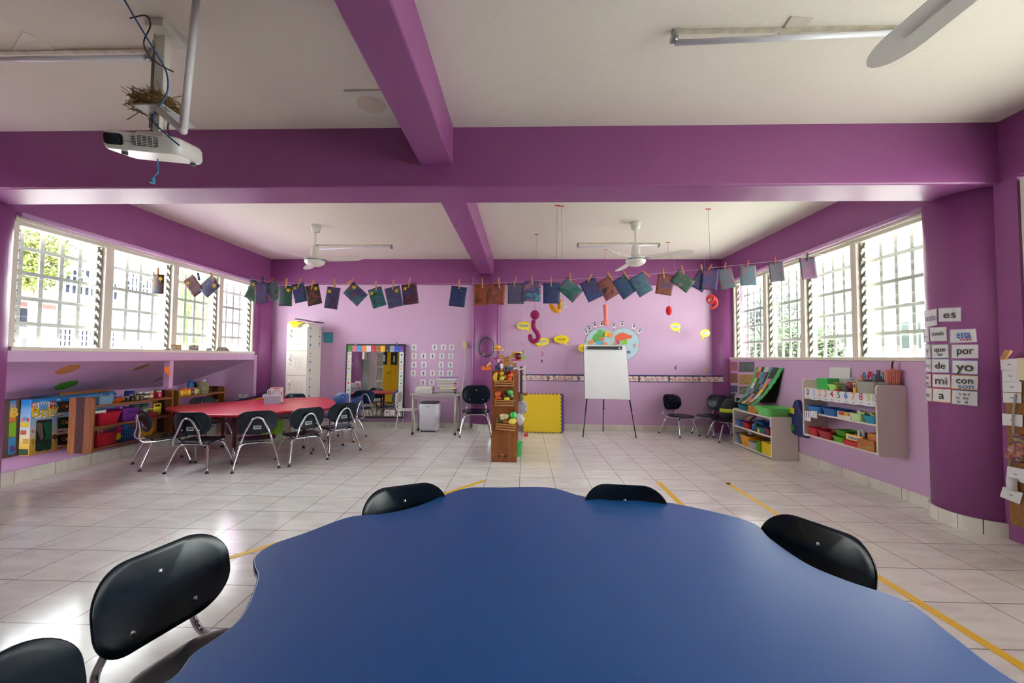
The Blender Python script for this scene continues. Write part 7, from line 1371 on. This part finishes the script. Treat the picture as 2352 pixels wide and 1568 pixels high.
# ---------------- tape on the floor
TAPE = mat('yellow_tape', (236, 192, 34), .4)
def tape(u0, v0, u1, v1, w, lab, m=TAPE):
    a, b_ = atZ(u0, v0, 0), atZ(u1, v1, 0); d = (b_-a).normalized(); n = Vector((-d.y, d.x, 0))*w/2; c = (a+b_)/2; q = MB().quadslab([a-n-c, a+n-c, b_+n-c, b_-n-c], (0, 0, 1), .0008).build('floor_tape', m); q.location = (c.x, c.y, .0008); tag(q, lab, 'tape', 'tape lines on the floor'); return q
tape(1668, 1107.5, 2440, 1588, .048, 'long yellow tape running toward the camera on the right of the blue table'); tape(1512, 1107, 1590, 1183, .05, 'short yellow tape ahead of the blue table, right of centre')
tape(1112, 1103.5, 985, 1146, .045, 'short yellow tape behind the far left chair of the blue table'); tape(700, 1229, 470, 1298, .045, 'yellow tape crossing the floor left of the blue table')
FT = mat('faint_tape', (206, 170, 110), .4)
tape(690, 1003, 886, 1004, .035, 'faint ochre tape line nearer the mirror', FT); tape(690, 1013, 868, 1014, .035, 'faint ochre tape line nearer the red table', FT)
q = MB().ball((0, 0, 0), .014, None, 10, 8, (1.5, 1, .6)).build('pebble', C(110, 80, 60)); q.location = atZ(1673, 1110, .009); tag(q, 'small brown lump on the far end of the long yellow tape', 'pebble')
# dark fittings across the room reflected in the mirror
# ================================================================ outside
EXTW = mat('white_render', (186, 178, 186), .8)
PAVE = mat('pale_paving', (190, 184, 174), .8)
LATT = mat('white_lattice', (225, 225, 228), .6)
DARKG = mat('dark_window_glass', (16, 22, 38), .7, spec=.1)
GREYG = mat('grey_green_window', (36, 46, 43), .3)
structure(MB().box2((-40, -25, -.4), (-5.8, 60, -.3)).build('ground_left', PAVE), 'pale paving outside the left windows')
structure(MB().box2((3.6, -25, -.4), (40, 60, -.3)).build('ground_right', PAVE), 'pale paving outside the right windows')
structure(MB().box2((-5.0, -3, 2.75), (XL-.25, 7.2, 2.9)).build('trim_23', EXTW), 'white overhang added unseen outside the left windows')  # unseen overhang added against direct sun, kept short to let in sky light
structure(MB().box2((XR+.25, -3, 2.62), (5.0, 7.2, 2.8)).build('trim_24', EXTW), 'white roof overhang outside the right windows')
XA = -16.0
def span(px0, px1, py0, py1, X):
    a = atX(px0, py0, X); b = atX(px1, py1, X); m_ = (px0+px1)/2; return a.y, b.y, atX(m_, py1, X).z, atX(m_, py0, X).z      # y0, y1, z0 (low), z1 (high)
def gridwin(parent, X, px0, px1, py0, py1, nx, ny, arch=False, glass=DARKG, out=1):
    y0, y1, z0, z1 = span(px0, px1, py0, py1, X); y0, y1 = sorted((y0, y1)); w = y1-y0; h = z1-z0
    n = 14; top = []
    if arch: top = [(y0+w*(1-math.cos(PI*i/n))/2, z0+h*.5+h*.5*math.sin(PI*i/n)) for i in range(n+1)]
    else: top = [(y0, z1), (y1, z1)]
    poly = [(y1, z0), (y0, z0)] + top
    o = MB(); o.quadslab([(X+.02*out, a, b) for a, b in poly], (out, 0, 0), .04); f = o.build('window_pane', glass, parent)
    g = MB(); t = .035
    def ztop(y):
        if not arch: return z1
        c = 1-2*(y-y0)/w; return z0+h*.5+h*.5*math.sqrt(max(0, 1-c*c))
    for i in range(nx+1):
        y = y0+w*i/nx; g.box2((X+.05*out, y-t/2, z0), (X+.12*out, y+t/2, ztop(min(max(y, y0), y1))+.02))
    for j in range(ny+1):
        z = z0+h*j/ny
        if arch and z > z0+h*.5: c = math.sqrt(max(0, 1-((z-z0-h*.5)/(h*.5))**2)); a, b = y0+w*(1-c)/2, y1-w*(1-c)/2
        else: a, b = y0, y1
        if b-a > .1: g.box2((X+.05*out, a, z-t/2), (X+.12*out, b, z+t/2))
    if arch:
        g.tube([(X+.1*out, a, b) for a, b in top], .06, None, 6)
        for s in (.5, .25, .75): g.tube([(X+.12*out, y0+w*.5, z0+h*.5), (X+.12*out, y0+w*s, ztop(y0+w*s))], .06, None, 4)
    g.build('window_lattice', LATT, f)
# large white building on the left
b1 = thing('school_building', 'large white school building with arched lattice windows seen through the left windows', 'building', (XA, 13.5, -.3))
def W(o, par): o.matrix_world = o.matrix_world; o.parent = par; o.matrix_parent_inverse = par.matrix_world.inverted(); return o
bpy.context.view_layer.update()
class _P: pass
def fix(par):                       # children were built in world coordinates
    for c in par.children: c.location = tuple(-q for q in par.location)
y0 = atX(104, 700, XA).y
MB().box2((XA-4, y0, -.3), (XA, 48, 6.9)).build('wall', EXTW, b1)
gridwin(b1, XA, 128, 266, 618, 680, 10, 3, True); gridwin(b1, XA, 288, 352, 622, 680, 8, 3, True); gridwin(b1, XA, 372, 410, 640, 690, 9, 4, True); gridwin(b1, XA, 430, 470, 645, 698, 9, 4, True); gridwin(b1, XA, 530, 556, 655, 702, 9, 4, True)
gridwin(b1, XA, 118, 258, 758, 796, 15, 3); gridwin(b1, XA, 400, 440, 768, 800, 10, 4); gridwin(b1, XA, 455, 510, 770, 802, 12, 4); gridwin(b1, XA, 525, 583, 771, 806, 14, 4)
yy0, yy1, z0, z1 = span(288, 330, 768, 800, XA); MB().box2((XA, yy0, z0), (XA+.08, yy1, z1)).build('doorway', mat('pinkish_door', (170, 150, 150), .6), b1)
for k, (c, a) in enumerate((((60, 150, 90), .1), ((60, 130, 190), .62), ((90, 170, 90), .72))):
    w_ = yy1-yy0; MB().box2((XA+.09, yy0+w_*a, z0+.1), (XA+.11, yy0+w_*(a+.16), z1-.55)).build('poster', C(*c), b1)
fix(b1)
# small tiled building left of it
XB = -13.0
b2 = thing('tiled_house', 'small white house with red tiled roof seen through the leftmost window', 'building', (XB, 9, -.3))
ya = atX(-60, 700, XB).y; yb = atX(98, 700, XB).y
zr = atX(60, 706, XB).z; zt = atX(60, 655, XB).z
MB().box2((XB-3, ya, -.3), (XB, yb, zr)).build('wall', EXTW, b2)
r = MB(); r.quadslab([(XB+.6, ya, zr-.05), (XB+.6, yb-.1, zr-.05), (XB-2.6, yb-.1, zt+.9), (XB-2.6, ya, zt+.9)], (0, 0, 1), .12); r.build('tiled_roof', mat('red_roof_tiles', (70, 26, 18), .7, vary=.2, vscale=9, bump=.6, bscale=12), b2)
for a, b in ((46, 62), (75, 90)):
    q0, q1, z0, z1 = span(a, b, 708, 750, XB); f = MB().box2((XB+.01, q0, z0), (XB+.05, q1, z1)).build('window_pane', DARKG, b2)
q0, q1, z0, z1 = span(64, 92, 776, 796, XB+.3); MB().box2((XB+.3, q0, z0), (XB+.34, q1, z1)).build('gate', C(130, 100, 10), b2)
g = MB(); q0, q1, z0, z1 = span(46, 64, 776, 796, XB+.3)
for i in range(12): y = q0+(q1-q0)*i/11; g.box2((XB+.3, y-.015, z0-.3), (XB+.33, y+.015, z1))
g.build('railing', LATT, b2); fix(b2)
# right: white building, far pale building, awning
XC = 12.0
b3 = thing('white_annex', 'white building with grey green windows seen through the nearest right window', 'building', (XC, 7, -.3))
ya = atX(2200, 700, XC).y; yb = atX(1905, 700, XC).y
MB().box2((XC, ya-3, -.3), (XC+4, yb, 5.5)).build('wall', EXTW, b3)
for a, b, c, d in ((1968, 1991, 748, 813), (2065, 2095, 740, 800), (2105, 2122, 738, 800)):
    q0, q1, z0, z1 = span(a, b, c, d, XC); q0, q1 = sorted((q0, q1)); f = MB().box2((XC-.04, q0, z0), (XC-.01, q1, z1)).build('window_pane', GREYG, b3)
    g = MB(); g.box2((XC-.08, q0-.1, z0-.12), (XC-.02, q1+.1, z0)); g.box2((XC-.07, q0-.06, z0), (XC-.02, q0, z1)); g.box2((XC-.07, q1, z0), (XC-.02, q1+.06, z1)); g.box2((XC-.07, q0, z1), (XC-.02, q1, z1+.05)); g.build('window_surround', LATT, f)
q0, q1, z0, z1 = span(2027, 2039, 768, 784, XC); f = MB().box2((XC-.04, min(q0, q1), z0), (XC-.01, max(q0, q1), z1)).build('vent_window', C(90, 120, 160), b3); fix(b3)
XD = 17.0
b4 = thing('pale_block', 'pale building rising behind the trees beyond the right windows', 'building', (XD, 25, -.3))
MB().box2((XD, 16, 3.2), (XD+5, 60, 8)).build('upper_wall', mat('pale_blue_white', (196, 200, 214), .8), b4)
MB().box2((XD+1.5, 16, -.3), (XD+5, 60, 3.2)).build('lower_wall', EXTW, b4); fix(b4)
q = [atX(1838, 738, 14), atX(1906, 738, 14), atX(1906, 753, 13.2), atX(1838, 754, 13.2)]
aw = MB(); aw.quadslab(q, (0, 0, 1), .05)
m = bpy.data.materials.new('striped_awning'); m.use_nodes = True; nt = m.node_tree; co = nt.nodes.new('ShaderNodeTexCoord'); wv = nt.nodes.new('ShaderNodeTexWave'); wv.bands_direction = 'Y'; wv.inputs['Scale'].default_value = 1.6
rp = nt.nodes.new('ShaderNodeValToRGB'); rp.color_ramp.interpolation = 'CONSTANT'; rp.color_ramp.elements[1].position = .5; rp.color_ramp.elements[0].color = lin((70, 84, 100)); rp.color_ramp.elements[1].color = lin((225, 225, 225))
nt.links.new(co.outputs['Object'], wv.inputs['Vector']); nt.links.new(wv.outputs['Fac'], rp.inputs[0]); nt.links.new(rp.outputs[0], nt.nodes['Principled BSDF'].inputs['Base Color'])
a_ = aw.build('awning', m); tag(a_, 'grey and white striped awning above shrubs beyond the right windows', 'awning')
tag(MB().cyl((9.5, 16.3, 1.6), .07, 3.8).build('post', C(110, 130, 170)), 'blue grey post standing among trees beyond the right windows', 'post')
p = atX(1702, 810, 7.5); o = MB().rbox((p.x, p.y, .9), (.4, .5, 2.2), .08, C(80, 10, 16)); tag(o.build('drinks_fridge', C(80, 10, 16)), 'red cabinet standing outside the farthest right window', 'cabinet')
# plants
def leafy(name, label, X, blobs, c, n, size, trunk=None, group=None, longf=1.6):
    rnd = random.Random(len(name)*7+int(X*10)+n); c0 = Vector((sum(b[0] for b in blobs)/len(blobs), sum(b[1] for b in blobs)/len(blobs), 0))
    t = thing(name, label, 'tree' if 'tree' in name else 'plant', (X, c0.x, -.3), group=group)
    m = MB(); m1 = mat('leaf_%d_%d_%d' % c, c, .55); m2 = mat('leafd_%d_%d_%d' % c, tuple(int(q*.6) for q in c), .6)
    for k in range(n):
        by, bz, r = rnd.choice(blobs)[:3]; d = Vector((rnd.gauss(0, 1), rnd.gauss(0, 1), rnd.gauss(0, 1))).normalized()*r*rnd.uniform(.5, 1)
        p = Vector((X, by, bz))+d-Vector(t.location); a = Vector((rnd.gauss(0, 1), rnd.gauss(0, 1), rnd.gauss(0, 1))).normalized(); b = a.orthogonal().normalized()
        L = size*rnd.uniform(.6, 1.3)*longf; w = size*rnd.uniform(.25, .5)
        m.add([p, p+a*L*.5+b*w, p+a*L, p+a*L*.5-b*w], [(0, 1, 2, 3)], rnd.choice((m1, m1, m2)))
    m.build('foliage', None, t)
    if trunk is not False:
        tb = MB()
        for by, bz, r in [b[:3] for b in blobs]: tb.tube([(0, 0, 0), (0, (by-c0.x)*.3, (bz+.3)*.5), (0, by-c0.x, bz+.3)], [.12, .08, .03], None, 7)
        tb.build('trunk', C(120, 104, 84), t)
    return t
def blob(px, py, X, r): p = atX(px, py, X); return (p.y, p.z, r)
leafy('broad_leaved_tree', 'dark green tree top at the upper left corner of the leftmost window', -14.6, [blob(40, 530, -14.6, 1.0), blob(75, 545, -14.6, .9), blob(30, 590, -14.6, .8)], (22, 38, 18), 4200, .10)
leafy('feathery_tree', 'sunny yellow green tree beside the white wall in the leftmost window', -12.0, [blob(92, 556, -12, .5), blob(85, 610, -12, .6), blob(100, 585, -12, .45), blob(70, 625, -12, .4)], (84, 92, 14), 5200, .07)
# bamboo clump
bb = thing('bamboo_clump', 'bamboo clump with green canes in the third left window', 'plant', (-9, 11, -.3))
cm = MB(); lm = MB(); rnd = random.Random(5); cg = C(52, 68, 20); lg = C(42, 62, 14); lg2 = C(64, 82, 20)
for k in range(9):
    a = atX(405+rnd.uniform(-4, 50), 800, -9); b = atX(400+k*13, 590+rnd.uniform(-20, 40), -9); x = -9+rnd.uniform(-.5, .5)
    path = smooth_path([(x+9, a.y-11, 0), (x+9, (a.y+b.y)/2-11+rnd.uniform(-.1, .1), 1.8), (x+9, b.y-11, b.z+.3)], 5); cm.tube(path, [.045]*len(path), None, 7)
    for q in range(60):
        p = path[rnd.randrange(4, len(path))]+Vector((rnd.uniform(-.5, .5), rnd.uniform(-.6, .6), rnd.uniform(-.4, .3))); d = Vector((rnd.uniform(-.6, .6), rnd.uniform(-1, 1), rnd.uniform(-.9, .15))).normalized(); s = d.orthogonal().normalized()*.02; L = rnd.uniform(.18, .32)
        lm.add([p, p+d*L*.4+s, p+d*L, p+d*L*.4-s], [(0, 1, 2, 3)], rnd.choice((lg, lg2)))
cm.build('canes', cg, bb); lm.build('leaves', None, bb)
pl = thing('palm', 'drooping palm fronds in the farthest left window', 'plant', (-8.5, 13.2, -.3)); fm = MB(); st = MB()
for k in range(9):
    ang = -1.3+k*.33; base = Vector((0, 0, 2.0)); tip = Vector((rnd.uniform(-.6, .6), math.sin(ang)*1.1, 2.0+math.cos(ang)*.9))
    path = smooth_path([base, (base+tip)/2+Vector((0, 0, .35)), tip], 9); st.tube(path, .012, None, 5)
    for i, p in enumerate(path[3:]):
        for s in (-1, 1):
            d = Vector((.25*s, s*.35, -.8)).normalized(); L = .35; w = Vector((0, .02, .012)); fm.add([p, p+d*L*.5+w, p+d*L, p+d*L*.5-w], [(0, 1, 2, 3)], rnd.choice((lg, lg2)))
st.tube([(0, 0, 0), (0, .05, 1), (0, 0, 2)], .07, None, 8); st.build('stem', C(140, 130, 90), pl); fm.build('fronds', None, pl)
for k, (px, py, X, r, c, n, lab) in enumerate((
    (1790, 700, 13.5, 1.5, (28, 42, 20), 1800, 'tree seen through the second window from the back corner'),
    (1712, 740, 12.5, 1.5, (26, 40, 20), 1700, 'tree filling the farthest right window'),
    (1800, 780, 9.5, 1.1, (44, 66, 16), 1500, 'bright green shrub low in the second window from the back corner'),
    (1870, 785, 10.0, .95, (42, 64, 18), 1500, 'bright green shrub below the striped awning'),
    (1730, 800, 9.5, 1.1, (34, 52, 18), 1300, 'leafy shrub low in the farthest right window'))):
    leafy('garden_tree' if k < 2 else 'garden_shrub', lab, X, [blob(px, py, X, r), blob(px+12, py+22, X, r*.8), blob(px-12, py+12, X, r*.8)], c, n*2, .11, group='trees and shrubs beyond the right windows')
